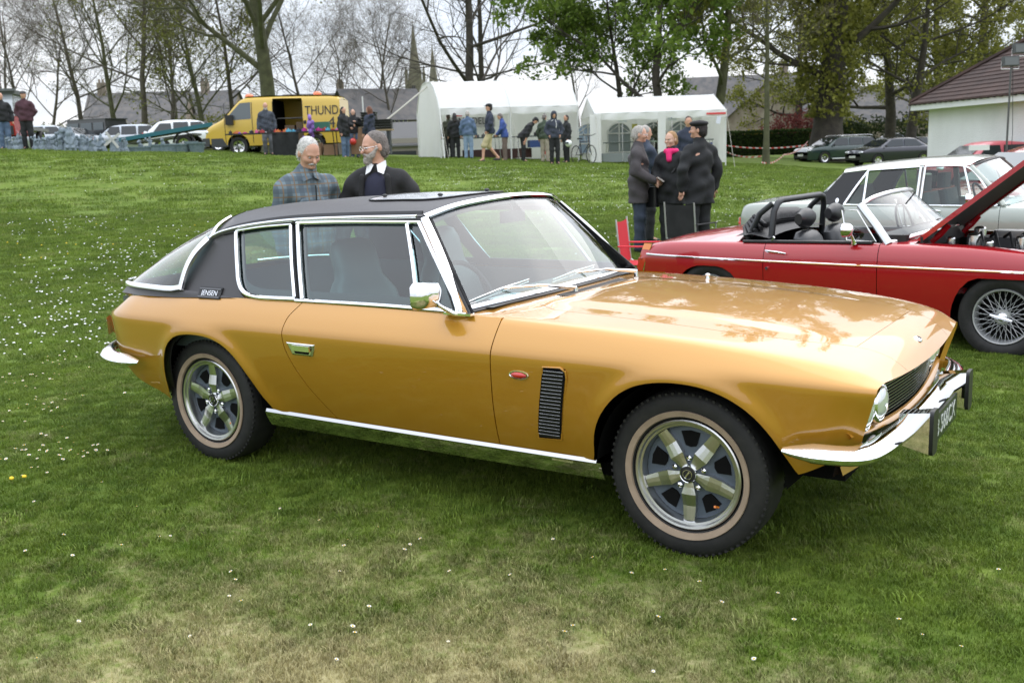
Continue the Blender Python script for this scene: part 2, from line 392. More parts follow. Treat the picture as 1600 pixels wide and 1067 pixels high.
# ---- front wing and bonnet from one surface
xs=uniq([1.872]+list(np.linspace(1.90,3.36,52))+[float(q) for q in FAd[::3,0]],.004)
XF=3.205
cols=[front_col(x) for x in xs]; ja=NA+NB-1+NC-1   # row index of the bonnet shutline
Gf=np.array(cols)
def warp_front(G): return G
wing=Gf[:,:ja+1].copy(); wing[:,ja,1]-=.002
# wing rear edge follows door shutline slope
for i,x in enumerate(xs):
    wgt=float(sstep(2.1,1.872,x)); wing[i,:,0]+=wgt*np.array([shf(min(z,.885))+.0025-1.872 for z in wing[i,:,2]])*np.array([1 if y<-.70 else 0. for y in wing[i,:,1]])
inner=Gf[:,ja:].copy()
ib=max(i for i,x in enumerate(xs) if x<=XF)
bon=inner[:ib+1].copy(); nose=inner[ib:].copy()
def shrink(G,e=.0022):
    G=G.copy(); G[:,0,1]+=e; G[-1,:,0]-=e; return G
def tri_sheet(name,G,edges,both=True):
    m=MB(); m.grid(G)
    for e,dv in edges: flange(m,e,dv)
    if both:
        a=MB(); a.v=list(m.v); a.f=list(m.f); a.mi=list(m.mi); b=len(a.v); a.v+=[(p[0],-p[1],p[2]) for p in m.v]; a.f+=[tuple(b+i for i in q[::-1]) for q in m.f]; a.mi+=m.mi; m=a
    return m
wm=MB(); wm.grid(wing); flange(wm,wing[0],(0,1,0)); flange(wm,wing[:ib+1,ja],(0,0,-1)); wm.build('front_wing',paint,gold)
wm.v=[(a,-b,c) for a,b,c in wm.v]; wm.f=[q[::-1] for q in wm.f]; wm.build('front_wing',paint,gold)
# bonnet: rear edge swept; front edge bowed
bs=shrink(bon)
m=tri_sheet('bonnet',bs,[(bs[:,0],(0,0,-1)),(bs[-1],(0,0,-1)),(bs[0],(0,0,-1))])
bon_o=m.build('bonnet',paint,gold)
m=tri_sheet('nose_panel',nose,[(nose[0],(0,0,-1))]); m.build('nose_panel',paint,gold)
# lip of nose turned under, inner dark lining under shut lines
LIP=np.vstack([nose[-1],]) ; 
lip=[tuple(p) for p in nose[-1]]; wlip=[tuple(p) for p in wing[-1] if p[2]>.46]
lipfull=wlip+lip[1:]
m=MB(); E=np.array([p for p in lipfull]); inn=E+np.array([-.022,0,-.006])+np.array([[0,.012 if abs(p[1])>.6 else 0,0] for p in E]); m.grid(np.stack([E,inn])); m.mirror(); m.build('nose_lip',paint,gold)
# cowl between windscreen and bonnet: from x 1.60 (windscreen foot) to 1.90
G=[]
for x in (1.60,1.68,1.76,1.84,1.90):
    S=side_section(x,True); yc=-(float(W_(x))-.085); c=cut(S,lambda p:p[0]-yc+.0)[1]; c=cut(S,lambda p:p[1]-.872 if p[0]<-.7 else 1)[1]
    G.append([(x,p[0],p[1]-.003) for p in resample(c,30)])
m=MB(); m.grid(G); m.mirror(); m.build('cowl_panel',paint,gold)
# dark inner structure: floor, engine-bay and inner lining, wheel wells
m=MB(); m.box((1.3,0,.255),(3.3,1.28,.05)); m.box((2.95,0,.47),(.5,1.1,.3)); m.box((1.84,0,.52),(.05,1.4,.5)); m.box((3.15,0,.55),(.2,1.3,.2))
m.box((-.60,0,.55),(.6,1.05,.22))
for sx in (1,-1): m.box((1.40,sx*.745,.48),(1.62,.02,.34))
m.box((2.5,0,.80),(1.3,1.2,.01))
for cx,z1 in ((0,.33),(2.667,.33)):
    for sx in (1,-1): m.lathe([(.385,-.76*sx),(.39,-.5*sx),(.39,-.42*sx),(.05,-.42*sx)],(cx,0,z1-.02),'Y',24,3,177)
m.build('underbody',void,gold)
m=MB(); m.tube([(-.2,-.35,.20),(-.9,-.35,.22)],.03); m.build('exhaust',mat('rust_metal',(.08,.06,.05),.7,.4),gold)
# ---- sill: bright strip above polished sill panel
m=MB(); sillx=np.linspace(.455,2.30,24)
m.grid([[(x,-(float(W_(x))-.076),.345),(x,-(float(W_(x))-.070),.330),(x,-(float(W_(x))-.074),.322)] for x in sillx])
m.grid([[(x,-(float(W_(x))-.088),.325),(x,-(float(W_(x))-.10),.290),(x,-(float(W_(x))-.125),.247)] for x in np.linspace(.43,2.31,12)])
SILL=m
for x in (.62,2.14):
    m=MB(); m.box((x,-.785,.315),(.10,.008,.008)); m.build('jacking_point_cover',chrome,gold)
# ---- wheels
def wheel(x,y,ang,phase,name='wheel'):
    sy=-1
    e=MB(); pr=[]
    # tyre section (radius, lateral), outer face at -y
    prof=[(.212,-.062),(.222,-.086),(.262,-.100),(.300,-.097),(.314,-.088),(.322,-.074),(.3255,-.05),(.327,0),(.3255,.05),(.322,.074),(.314,.088),(.30,.097),(.262,.10),(.222,.086),(.212,.062)]
    e.lathe(prof,(0,0,0),'Y',96)
    # tread ribs: shoulder blocks
    for i in range(72):
        a=2*math.pi*i/72
        for s2 in (-1,1):
            c=Vector((.3088*math.cos(a),s2*.081,.3088*math.sin(a))); e.box(c,(.0235,.018,.0105),Matrix.Rotation(-a,3,'Y'))
    ty=e.build(name,rubber,gold); ty.location=(x,y,.325); ty.rotation_euler=(0,0,0)
    if y>0: ty.rotation_euler=(0,0,math.pi)
    def sub(n,mb,mt,**k): return mb.build(n,mt,ty,**k)
    q=MB(); q.lathe([(.227,-.0895),(.229,-.0985),(.250,-.1045),(.252,-.100)],(0,0,0),'Y',96); sub('whitewall_band',q,wwall)
    q=MB(); q.lathe([(.212,-.070),(.216,-.088),(.211,-.092),(.203,-.090),(.198,-.080),(.190,-.078),(.186,-.060),(.184,-.02),(.184,.06)],(0,0,0),'Y',96); sub('rim',q,alu)
    q=MB(); q.lathe([(.184,-.040),(.165,-.046),(.12,-.040),(.06,-.052),(.0,-.056)],(0,0,0),'Y',60); 
    sub('wheel_dish',q,slate)
    for k in range(5):
        q=MB(); a0=R(phase+36+72*k); pts=[]
        for r,da in ((.164,-.24),(.166,0),(.164,.24),(.108,.20),(.100,0),(.108,-.20)): pts.append((r*math.cos(a0+da),r*math.sin(a0+da)))
        n=len(pts); q.add([(p[0],-.0475,p[1]) for p in pts]+[(p[0],-.030,p[1]) for p in pts],[tuple(range(n))]+[(i,(i+1)%n,n+(i+1)%n,n+i) for i in range(n)])
        sub('vent_hole',q,void,smooth=False)
    for k in range(5):
        a=R(phase+72*k); q=MB(); ca,sa=math.cos(a),math.sin(a)
        def P(r,t,h): return (r*ca-t*sa,h,r*sa+t*ca)
        L=[[P(r,t*wd,h-(0.002 if abs(t)<.6 else 0)) for t in (-1,-.35,.35,1)] for r,wd,h in ((.03,.015,-.064),(.055,.021,-.066),(.082,.029,-.070),(.13,.026,-.060),(.186,.022,-.066))]
        q.grid(L); q.grid([[L[i][0],P(r,-wd*1.15,-.035)] for i,(r,wd) in enumerate(((.03,.014),(.055,.019),(.082,.026),(.13,.0225),(.186,.019)))]); q.grid([[L[i][3],P(r,wd*1.15,-.035)] for i,(r,wd) in enumerate(((.03,.014),(.055,.019),(.082,.026),(.13,.0225),(.186,.019)))])
        sub('spoke',q,alu,smooth=False)
        a=R(phase+36+72*k); q=MB(); c=(.062*math.cos(a),0,.062*math.sin(a)); q.tube([(c[0],-.045,c[2]),(c[0],-.068,c[2]),(c[0],-.073,c[2])],[.0115,.0115,.005],6); sub('wheel_nut',q,chrome,smooth=False)
    q=MB(); q.lathe([(.036,-.045),(.036,-.074),(.032,-.080),(.030,-.078)],(0,0,0),'Y',32); sub('centre_cap',q,chrome)
    q=MB(); q.lathe([(.030,-.0785),(.012,-.081),(0,-.081)],(0,0,0),'Y',32); c1=sub('centre_badge',q,black)
    q=MB(); q.tube([(.018*math.cos(R(a)),-.0815,.018*math.sin(R(a))) for a in range(0,360,20)],.0018,5,closed=True); q.box((0,-.082,0),(.006,.002,.030),Matrix.Rotation(R(35),3,'Y')); sub('badge_ring',q,chrome)
    q=MB(); a=R(-48); q.tube([(.165*math.cos(a),-.045,.165*math.sin(a)),(.155*math.cos(a),-.065,.155*math.sin(a))],.005,8); sub('valve_stem',q,orangelens)
    ty.rotation_euler.z+=R(ang)
    return ty
wheel(2.667,-.672,0,-90,'wheel'); wheel(0,-.672,0,90,'wheel')
for x in (0,2.667):
    q=MB(); q.lathe([(.06,-.02),(.21,-.06),(.222,-.086),(.262,-.10),(.314,-.088),(.327,-.04),(.327,.04),(.314,.088),(.262,.10),(.21,.05),(.05,.02)],(x,.672,.325),'Y',48); q.build('wheel',rubber,gold)
# ---- glasshouse
def tp(x,z,off=0): # point on the side-glass plane
    y=.785-(z-.89)*.528+off
    y-=.018*float(sstep(.2,-.15,x))
    return (x,-y,z)
NSG=Vector((0,-1,.528)).normalized()
def cab_strip(name,pts,w,t,mt,n=30,off=.004,nrm=NSG):
    if mt is chrome: w*=.80
    P=[tp(x,z,off) for x,z in cr_curve(pts,n)]; q=MB(); q.strip(P,nrm,w,t)
    o=q.build(name,mt,gold); q.v=[(a,-b,c) for a,b,c in q.v]; q.f=[f[::-1] for f in q.f]; q.build(name,mt,gold); return o
def both(name,q,mt,parent=gold,**k):
    o=q.build(name,mt,parent,**k); q.v=[(a,-b,c) for a,b,c in q.v]; q.f=[f[::-1] for f in q.f]; q.build(name,mt,parent,**k); return o
def pane(name,pts,mt,off=-.012,edge=None):
    q=MB(); P=[tp(x,z,off) for x,z in pts]; q.add(P,[tuple(range(len(P)))]); return both(name,q,mt,smooth=False)
belt=lambda x: .893
# black window surround behind the chrome
def ringpoly(outer,inner): pass
DG=[(.585,1.222),(1.235,1.235),(1.415,.908),(.745,.898)]          # main door glass
pane('door_glass',[(.575,1.235),(1.245,1.245),(1.425,.895),(.745,.888)],teal_glass)
pane('quarterlight_glass',[(1.262,1.238),(1.325,1.238),(1.655,.895),(1.44,.895)],teal_glass)
qg=[(.175,1.185),(.505,1.215),(.672,.905),(.43,.905),(.335,.925),(.285,.97),(.215,1.08)]
pane('rear_side_glass',[(.16,1.20),(.50,1.235),(.675,.895),(.42,.893),(.32,.912),(.265,.96),(.20,1.08)],teal_glass)
# chrome frames
cab_strip('belt_moulding',[(.70,.892),(1.2,.896),(1.665,.893)],.022,.010,chrome,16)
cab_strip('door_window_frame',[(.742,.90),(.66,1.05),(.572,1.230)],.026,.012,chrome,8)
q=MB()
cab_strip('door_window_frame',[(.560,1.238),(.9,1.247),(1.325,1.250)],.020,.010,chrome,12)
cab_strip('door_window_frame',[(1.318,1.246),(1.49,1.07),(1.665,.893)],.024,.014,chrome,10)
cab_strip('quarterlight_frame',[(1.250,1.24),(1.345,1.07),(1.432,.898)],.022,.012,chrome,8)
cab_strip('rear_window_frame',[(.70,.897),(.55,.894),(.43,.895),(.34,.912),(.285,.955),(.245,1.02),(.19,1.12),(.155,1.19)],.026,.012,chrome,40)
cab_strip('rear_window_frame',[(.69,.905),(.60,1.07),(.528,1.225)],.022,.012,chrome,8)
cab_strip('rear_window_frame',[(.150,1.196),(.33,1.218),(.53,1.232)],.014,.008,chrome,10)
cab_strip('window_seal',[(.06,1.182),(.30,1.221),(.55,1.244),(.9,1.257),(1.325,1.262)],.016,.006,black,24)
cab_strip('windscreen_pillar',[(1.335,1.258),(1.51,1.07),(1.69,.888)],.030,.006,paint,10,off=-.004)
cab_strip('pillar_seal',[(1.350,1.262),(1.528,1.07),(1.705,.888)],.012,.006,black,10,off=-.002)
cab_strip('drip_rail',[(-.03,1.158),(.053,1.190),(.25,1.225),(.534,1.252),(.9,1.266),(1.30,1.274)],.020,.014,chrome,40,off=.012)
both('sill_trim',SILL,mat('sill_metal',(.62,.63,.64),.06,1))
for pts in ([(.70,.895),(1.2,.898),(1.665,.895)],[(.742,.90),(.66,1.05),(.572,1.230)],[(.560,1.238),(.9,1.247),(1.325,1.250)],[(1.318,1.246),(1.49,1.07),(1.665,.893)],[(.70,.897),(.55,.894),(.43,.895),(.34,.912),(.285,.955),(.245,1.02),(.19,1.12),(.155,1.19)],[(.150,1.196),(.33,1.218),(.53,1.232)],[(.69,.905),(.60,1.07),(.528,1.225)],[(-.03,1.158),(.053,1.190),(.25,1.225),(.534,1.252),(.9,1.266),(1.30,1.274)]):
    cab_strip('interior_window_trim',[(a,b+(.012 if b<.93 else 0)) for a,b in pts],.052,.006,black,16,off=-.022)
# pillar between windscreen and quarterlight (door side) dark fill under chrome
q=MB(); q.add([tp(1.31,1.26,-.02),tp(1.36,1.27,-.02),tp(1.72,.885,-.02),tp(1.65,.885,-.02)],[(0,1,2,3)]); both('pillar_core',q,black,smooth=False)
q=MB(); q.add([tp(.50,1.25,-.015),tp(.60,1.25,-.015),tp(.76,.885,-.015),tp(.66,.885,-.015)],[(0,1,2,3)]); both('pillar_core',q,black,smooth=False)
# black vinyl rear pillar
bd=[(.170,1.20),(.275,.94),(.31,.903),(.34,.893)]
fr=cr_curve([(.145,1.212),(.20,1.08),(.262,.962),(.30,.915),(.345,.888)],14); rr=cr_curve([(-.05,1.165),(-.105,1.08),(-.15,.975),(-.19,.905),(-.25,.862)],14)
def pil(x,z):
    p=tp(x,z); k=float(sstep(.93,.86,z)); return (p[0],p[1]-.0*k,p[2])
q=MB(); q.grid([[pil(*( (1-s)*rr[i]+s*fr[i])) for s in np.linspace(0,1,8)] for i in range(14)]); both('rear_pillar_vinyl',q,vinyl)
# vinyl skirt below rear glass down to body (deck strip)
lowg=cr_curve([(-.13,-.772,.903),(-.20,-.78,.893),(-.38,-.765,.893),(-.60,-.715,.89),(-.80,-.61,.883),(-.93,-.44,.877),(-.985,-.2,.875),(-1.0,0,.875)],40)
lowb=cr_curve([(.30,-.795,.885),(.0,-.797,.872),(-.235,-.79,.862),(-.45,-.775,.858),(-.66,-.72,.852),(-.86,-.61,.835),(-.99,-.44,.815),(-1.04,-.2,.80),(-1.05,0,.80)],40)
q=MB(); q.grid([lowg,(lowg+lowb)/2+np.array([0,0,.004]),lowb]); q.mirror(); q.build('rear_deck_trim',vinyl,gold)
IQ=QG.copy(); IQ[:,:,1]+=.03*np.sign(.0-IQ[:,:,1]); IQ[:,:,0]+=.02; q=MB(); q.grid(IQ[30:]); q.mirror(); q.build('boot_lining',black,gold)
# paint cap between body crest and trim
crest=QG[:,-1,:]; q=MB(); top=[]
for p in crest:
    d=np.hypot(lowb[:,0]-p[0],lowb[:,1]-p[1]); j=int(d.argmin()); t=lowb[j]; top.append((p[0]*.25+t[0]*.75,p[1]*.25+t[1]*.75,max(p[2],t[2]-.006)) if p[0]<.28 else (p[0],p[1]+.03,p[2]+.004))
q.grid([crest,top,[(a,b+.02 if b<-.1 else b,c-.01) for a,b,c in top]]); q.mirror(); q.build('rear_deck',paint,gold)
# rear hatch glass
upg=cr_curve([(-.028,-.645,1.158),(-.07,-.55,1.215),(-.11,-.38,1.262),(-.135,-.18,1.285),(-.145,0,1.29)],24)
lg=resample(lowg,24); G=[]
for s in np.linspace(0,1,14):
    row=[]
    for i in range(24):
        a,b=upg[i],lg[i]; p=a*(1-s)+b*s; k=math.sin(math.pi*s)*.03; p=p+np.array([-k*.7,-k*.25*(1-i/23),k*.7]); row.append(p)
    G.append(row)
rg=np.array(G); q=MB(); q.grid(rg); q.mirror(); q.build('hatch_glass',teal_glass,gold)
def sp(P,nr,w,t,name,mt): 
    q=MB(); q.strip([tuple(p) for p in P],nr,w,t); both(name,q,mt)
sp(rg[:,0]+np.array([-.006,-.006,.0]),(-.25,-.9,.35),.045,.012,'hatch_frame',chrome)
sp(lg[:16]+np.array([0,-.008,.012]),(-.25,-.85,.6),.028,.010,'hatch_frame',chrome)
sp(upg[:9]+np.array([0,0,.004]),(-.5,-.2,.8),.022,.008,'hatch_frame',chrome)
# badge on rear pillar
q=MB(); R0=frame((1,0,0),(0,.467,.884))
c0=tp(.10,.898,.006); q.box(c0,(.165,.062,.010),R0); bo=both('pillar_badge',q,black,smooth=False)
for z in (.918,.880): 
    q=MB(); q.box(tp(.10,z,.012),(.155,.008,.008),R0); both('badge_frame',q,mat('grey_badge',(.10,.10,.11),.3),smooth=False)
text_obj('badge_lettering','JENSEN',.038,chrome,Vector(tp(.10,.898,.013)),R0,gold,.0015,sx=.95)
# roof
def rail(x): return float(np.interp(x,[-.15,-.02,.053,.25,.534,.9,1.30,1.42],[1.10,1.162,1.192,1.228,1.254,1.268,1.276,1.272]))
def roofpt(x,s):
    zr=rail(x); yr=-tp(x,zr)[1]; zcn=float(np.interp(x,[-.16,0,.42,1.03,1.42],[1.286,1.305,1.332,1.346,1.338]))
    y=yr*s; z=zcn+(zr-zcn)*(.45*s**2+.55*s**5); return (x,-y,z)
G=[]
for s in np.linspace(0,1,26):
    s=1-(1-s)**1.5
    x0=-.145+.115*s**2.2; x1=1.415-.10*s**2.4
    G.append([roofpt(x0+(x1-x0)*u,s) for u in np.linspace(0,1,40)])
q=MB(); q.grid(G); q.mirror(); q.build('vinyl_roof',vinyl,gold)
RG=np.array(G)
q=MB(); q.grid(RG-np.array([0,0,.03])); q.mirror(); q.build('headlining',mat('headlining',(.35,.35,.34),.8),gold)
# sunroof outline; the sky's reflection is put into the panel's pale base colour
def roofz(x,y):
    zr=rail(x); yr=-tp(x,zr)[1]; return roofpt(x,min(abs(y)/yr,1))[2]
sr=[]
for a in range(0,360,8):
    ca,sa=math.cos(R(a)),math.sin(R(a)); x=.98+.26*abs(ca)**.45*(1 if ca>0 else -1); y=-.02+.33*abs(sa)**.6*(1 if sa>0 else -1); sr.append((x,y,roofz(x,y)+.006))
cen=(.98,-.02,roofz(.98,-.02)+.012); q=MB(); q.add(sr+[cen],[(i,(i+1)%len(sr),len(sr)) for i in range(len(sr))]); q.build('sunroof',mat('sunroof_sky_reflection',(.62,.64,.68),.25,coat=.6),gold)
q=MB(); q.tube(sr,.004,6,closed=True); q.build('sunroof_rim',black,gold)
for x,y in ((.80,-.22),(1.15,-.22),(1.1,.25)): q=MB(); q.sphere((x,y,roofz(x,y)+.014),(.014,.014,.008)); q.build('sunroof_clip',black,gold)
# windscreen
bot=cr_curve([(1.648,-.772,.893),(1.705,-.55,.905),(1.745,-.28,.912),(1.757,0,.914)],22); top=cr_curve([(1.335,-.583,1.262),(1.385,-.42,1.300),(1.412,-.2,1.318),(1.42,0,1.324)],22)
G=[]
for s in np.linspace(0,1,12):
    G.append([bot[i]*(1-s)+top[i]*s+np.array([1,0,1.0])*.010*math.sin(math.pi*s) for i in range(22)])
wsg=np.array(G); q=MB(); q.grid(wsg); q.mirror(); q.build('windscreen',ws_glass,gold)
nws=(.75,-.12,.65)
sp(bot+np.array([.006,0,.006]),(.55,-.1,.8),.024,.010,'windscreen_surround',chrome)
sp(top+np.array([.0,0,.012]),(.55,-.1,.8),.026,.010,'windscreen_surround',chrome)
sp(wsg[:,0]+np.array([.004,-.010,.004]),(.72,-.62,.4),.034,.012,'windscreen_surround',chrome)
for P_ in (bot,top,wsg[:,0]): q=MB(); q.strip([tuple(p) for p in P_+np.array([-.016,.012 if P_ is not bot else 0,-.012])],(.6,-.2,.6),.045,.006); both('screen_inner_trim',q,black)
q=MB(); q.strip([tuple(p) for p in bot+np.array([.022,0,-.006])],(.3,0,1),.022,.006); both('windscreen_seal',q,black)
# cowl grille
q=MB()
for k in range(5): q.tube([(1.845+.012*k,-.30,.907-.001*k),(1.86+.012*k,0,.909-.001*k),(1.845+.012*k,.30,.907-.001*k)],.0035,5)
q.build('cowl_grille',black,gold)
# wipers
def wiper(px_,py_,bx,by,bz,b0,b1,name='wiper'):
    q=MB(); q.cyl((px_,py_,.895),(px_,py_,.925),.012,.010,10); q.tube([(px_,py_,.925),((px_+bx)/2,(py_+by)/2,(.925+bz)/2+.012),(bx,by,bz)],[.009,.006,.005],6); o=q.build(name,chrome,gold)
    q=MB(); q.tube([b0,((b0[0]+b1[0])/2,(b0[1]+b1[1])/2,(b0[2]+b1[2])/2+.004),b1],[.004,.008,.004],6,squash=(1,.6)); q.tube([Vector(b0)-Vector((0.004,0,.012)),Vector(b1)-Vector((.004,0,.012))],.004,5); x=q.build('wiper_blade',chrome_dull,o)
wiper(1.865,-.17,1.69,-.50,.958,(1.652,-.735,.925),(1.695,-.30,.973))
wiper(1.855,.47,1.715,.09,.958,(1.70,-.10,.945),(1.70,.31,.968))
# bonnet furniture
q=MB(); q.lathe([(.0,.014),(.014,.010),(.022,.004),(.024,0)],(0,0,0),'Z',12); bd_=q.build('nose_badge',chrome,gold); bd_.scale=(.8,.95,.8); bd_.location=(3.322,0,float(CC_(3.302))); bd_.rotation_euler=(0,R(28),0)
q=MB(); q.lathe([(.0,.0155),(.012,.0115)],(0,0,0),'Z',10); q.build('badge_centre',black,bd_)
q=MB(); q.cyl((2.18,.62,.875),(2.18,.62,.895),.012,.009,8); q.sphere((2.18,.62,.90),(.014,.009,.008)); q.build('washer_jet',chrome,gold)
# ---- side details
sideY=lambda x,z: -(float(W_(x))-inset(z,x))-flare(x,z)
q=MB(); P=[(2.112,.716),(2.19,.720),(2.213,.705),(2.215,.68),(2.156,.412),(2.047,.408)]
q.grid([[(x,sideY(x,z)-.004,z) for x in np.linspace(2.112-.065*(.716-z)/.306,min(2.216-.060*(.716-z)/.306,2.213),5)] for z in np.linspace(.716,.409,24)]); both('wing_vent',q,void,smooth=False)
q=MB(); q.tube([(x,sideY(x,z)-.003,z) for x,z in P],.0045,6,closed=True); both('vent_surround',q,paint)
for i in range(19):
    z=.702-.0152*i; t=(.716-z)/.306; x0=2.112-.065*t+.006; x1=2.214-.058*t-.006
    q=MB(); q.tube([(x0,sideY(x0,z)-.008,z),(x1,sideY(x1,z)-.008,z)],.0009,4); both('vent_fin',q,mat('fin_metal',(.40,.40,.40),.35,.9),smooth=False)
    q=MB(); q.add([(x0,sideY(x0,z)-.008,z-.001),(x1,sideY(x1,z)-.008,z-.001),(x1,sideY(x1,z-.01)-.005,z-.011),(x0,sideY(x0,z-.01)-.005,z-.011)],[(0,1,2,3)]); both('vent_louvre',q,black,smooth=False)
q=MB(); x,z=1.995,.672; q.sphere((x,sideY(x,z)-.004,z),(.037,.012,.012),14,8); both('side_repeater',q,redlens)
q=MB(); q.tube([(x+.044*math.cos(R(a)),sideY(x,z)-.003,z+.016*math.sin(R(a))) for a in range(0,360,20)],.003,5,closed=True); both('repeater_bezel',q,chrome)
# door handle
hx,hz=.80,.683; hy=sideY(hx,hz)
q=MB(); P=[(-.098,.027),(.092,.027),(.068,-.030),(-.062,-.030)]
q.add([(hx+a,hy-.001,hz+b) for a,b in P]+[(hx+a*.86,hy-.006,hz+b*.8) for a,b in P],[(4,5,6,7),(0,1,5,4),(1,2,6,5),(2,3,7,6),(3,0,4,7)]); both('door_handle',q,chrome_dull,smooth=False)
q=MB(); q.add([(hx+a*.66+.004,hy-.0065,hz+b*.6-.004) for a,b in P],[(0,1,2,3)]); both('handle_recess',q,void,smooth=False)
q=MB(); q.box((hx+.012,hy-.016,hz+.006),(.110,.012,.026)); both('handle_lever',q,chrome,smooth=False)
# door mirror
q=MB(); mx,my,mz=1.578,-.90,.975
prof=[[(mx+.040,my+a*.62,mz+b*.6) for a,b in [(-.062,-.035),(-.05,-.052),(.05,-.052),(.062,-.035),(.062,.035),(.05,.052),(-.05,.052),(-.062,.035)]]]
prof=[]
for dx,k in ((.042,.25),(.036,.62),(.018,.9),(-.01,1.0),(-.034,1.02),(-.036,.97)):
    prof.append([(mx+dx,my+a*k,mz+b*k) for a,b in [(-.072,-.034),(-.056,-.052),(.050,-.058),(.070,-.040),(.076,.034),(.060,.050),(-.050,.056),(-.070,.040)]])
q.grid(prof,closed_v=True); q.f.append(tuple(range(8))); q.mi.append(0); mo=q.build('door_mirror',chrome,gold,ang=60); 
q=MB(); q.add([(mx-.034,my+a*.96,mz+b*.96) for a,b in [(-.072,-.034),(-.056,-.052),(.050,-.058),(.070,-.040),(.076,.034),(.060,.050),(-.050,.056),(-.070,.040)]],[tuple(range(8))]); q.build('mirror_glass',mat('mirror_glass',(.9,.9,.9),.01,1),mo,smooth=False)
q=MB(); q.tube([(mx+.02,my+.045,mz-.045),(mx+.065,my+.085,mz-.085),(mx+.12,my+.10,mz-.088)],[.009,.011,.010],8); q.box((mx+.085,-.803,.889),(.14,.03,.010)); q.build('mirror_arm',chrome,mo)
mo.location=(0,0,0)
# ---- front end
GR=mat('grille_bright',(.6,.6,.6),.25,1)
q=MB(); q.box((3.16,0,.605),(.14,1.50,.20)); q.build('grille_housing',void,gold,smooth=False)
def gx(y): return 3.335-.05*(abs(y)/.72)**2
for i in range(12):
    z=.690-.0136*i; hw=.44
    if z>.66: hw=.43
    q=MB(); q.strip([(gx(y)-.02-.10*(.70-z)+.012*(1-abs(y)/hw),y,z) for y in np.linspace(-hw,hw,13)],(1,0,0.2),.0032,.005); q.build('grille_bar',GR,gold)
q=MB(); q.box((3.318,0,.655),(.012,.10,.018)); q.build('grille_badge',mat('badge_green',(.05,.07,.05),.3,.5),gold,smooth=False)
for y,x,z in ((-.652,3.292,.622),(-.512,3.306,.622),(.652,3.262,.612),(.512,3.272,.612)):
    q=MB(); q.lathe([(0,.026),(.035,.022),(.058,.010),(.067,-.004)],(x,y,z),'X',32); hl=q.build('headlight',lensglass,gold)
    q=MB(); q.lathe([(.066,-.006),(.070,.008),(.074,.002),(.075,-.03)],(x,y,z),'X',32); q.build('headlight_rim',chrome,hl)
    q=MB(); q.box((x-.04,y,z),(.02,.14,.17)); q.build('headlight_back',black,hl,smooth=False)
# gold valance strip under lamps, lower intake
q=MB(); ys_=np.linspace(-.755,.755,31)
def nx(y): return 3.335-.058*(abs(y)/.72)**2
def nz(y): return .045*(abs(y)/.78)**2
q.grid([[(nx(y)-.025,y,.523+nz(y)) for y in ys_],[(nx(y)-.008,y,.518+nz(y)) for y in ys_],[(nx(y),y,.507+nz(y)) for y in ys_],[(nx(y)-.01,y,.496+nz(y)) for y in ys_]]); q.build('nose_valance',paint,gold)
q=MB(); q.grid([[(nx(y)-.04,y,.497+nz(y)) for y in ys_],[(nx(y)-.05,y,.45) for y in ys_],[(nx(y)-.06,y,.40) for y in ys_]]); q.build('lower_intake',black,gold)
for i in range(5):
    q=MB(); q.tube([(nx(y)-.028,y,.502-.012*i) for y in np.linspace(-.44,.44,9)],.002,4); q.build('lower_intake_bar',GR,gold,smooth=False)
for y in (-.66,-.545,.66,.545): q=MB(); q.sphere((nx(y)-.012,y,.482),(.018,.052,.024),16,8); q.build('front_indicator',mat('clear_lens',(.7,.72,.72),.1,.2,coat=1),gold)
q=MB(); q.grid([[(nx(y)-.035,y,.44) for y in ys_],[(nx(y)-.025,y,.41) for y in ys_],[(nx(y)-.07,y,.375) for y in ys_]]); q.build('front_apron',paint,gold)
# bumper: sweeping chrome blade
bp=cr_curve([(3.07,-.875,.510),(3.15,-.872,.508),(3.26,-.850,.506),(3.325,-.80,.504),(3.352,-.70,.503),(3.367,-.55,.503),(3.380,-.38,.503),(3.388,-.18,.503),(3.390,0,.503)],44)
def bumper(bp,name,h=.052,dirx=1):
    P=np.vstack([bp,(bp*np.array([1,-1,1]))[::-1][1:]]); T=np.gradient(P,axis=0); G=[]
    n_=len(P)
    for i,(p,t) in enumerate(zip(P,T)):
        t=t/np.linalg.norm(t); n=np.array([-t[1],t[0],0]); n=n/np.linalg.norm(n)
        if n@np.array([p[0]-(2.9 if dirx>0 else -.3),p[1],0])<0: n=-n
        s=min(1,(min(i,n_-1-i)/(n_-1)*18+.12)**.6); hh=h*s
        G.append([p+n*(-.035*s)+[0,0,hh*1.0],p+n*(-.022*s)+[0,0,hh*1.02],p+n*.012*s+[0,0,hh*.45],p+n*.026*s+[0,0,hh*-.0],p+n*.030*s+[0,0,-hh*.15],p+n*.026*s+[0,0,-hh*.6],p+n*.008*s+[0,0,-hh],p+n*(-.02*s)+[0,0,-hh*.9]])
    q=MB(); q.grid(G); q.f.append(tuple(range(8))); q.f.append(tuple((n_-1)*8+j for j in range(8))); q.mi+=[0,0]; return q.build(name,chrome,gold,ang=50)
bumper(bp,'front_bumper',.030)
rb=cr_curve([(-.42,-.872,.513),(-.50,-.878,.514),(-.64,-.868,.516),(-.80,-.80,.52),(-.94,-.68,.52),(-1.07,-.45,.52),(-1.11,0,.52)],34)
bumper(rb,'rear_bumper',.030,-1)
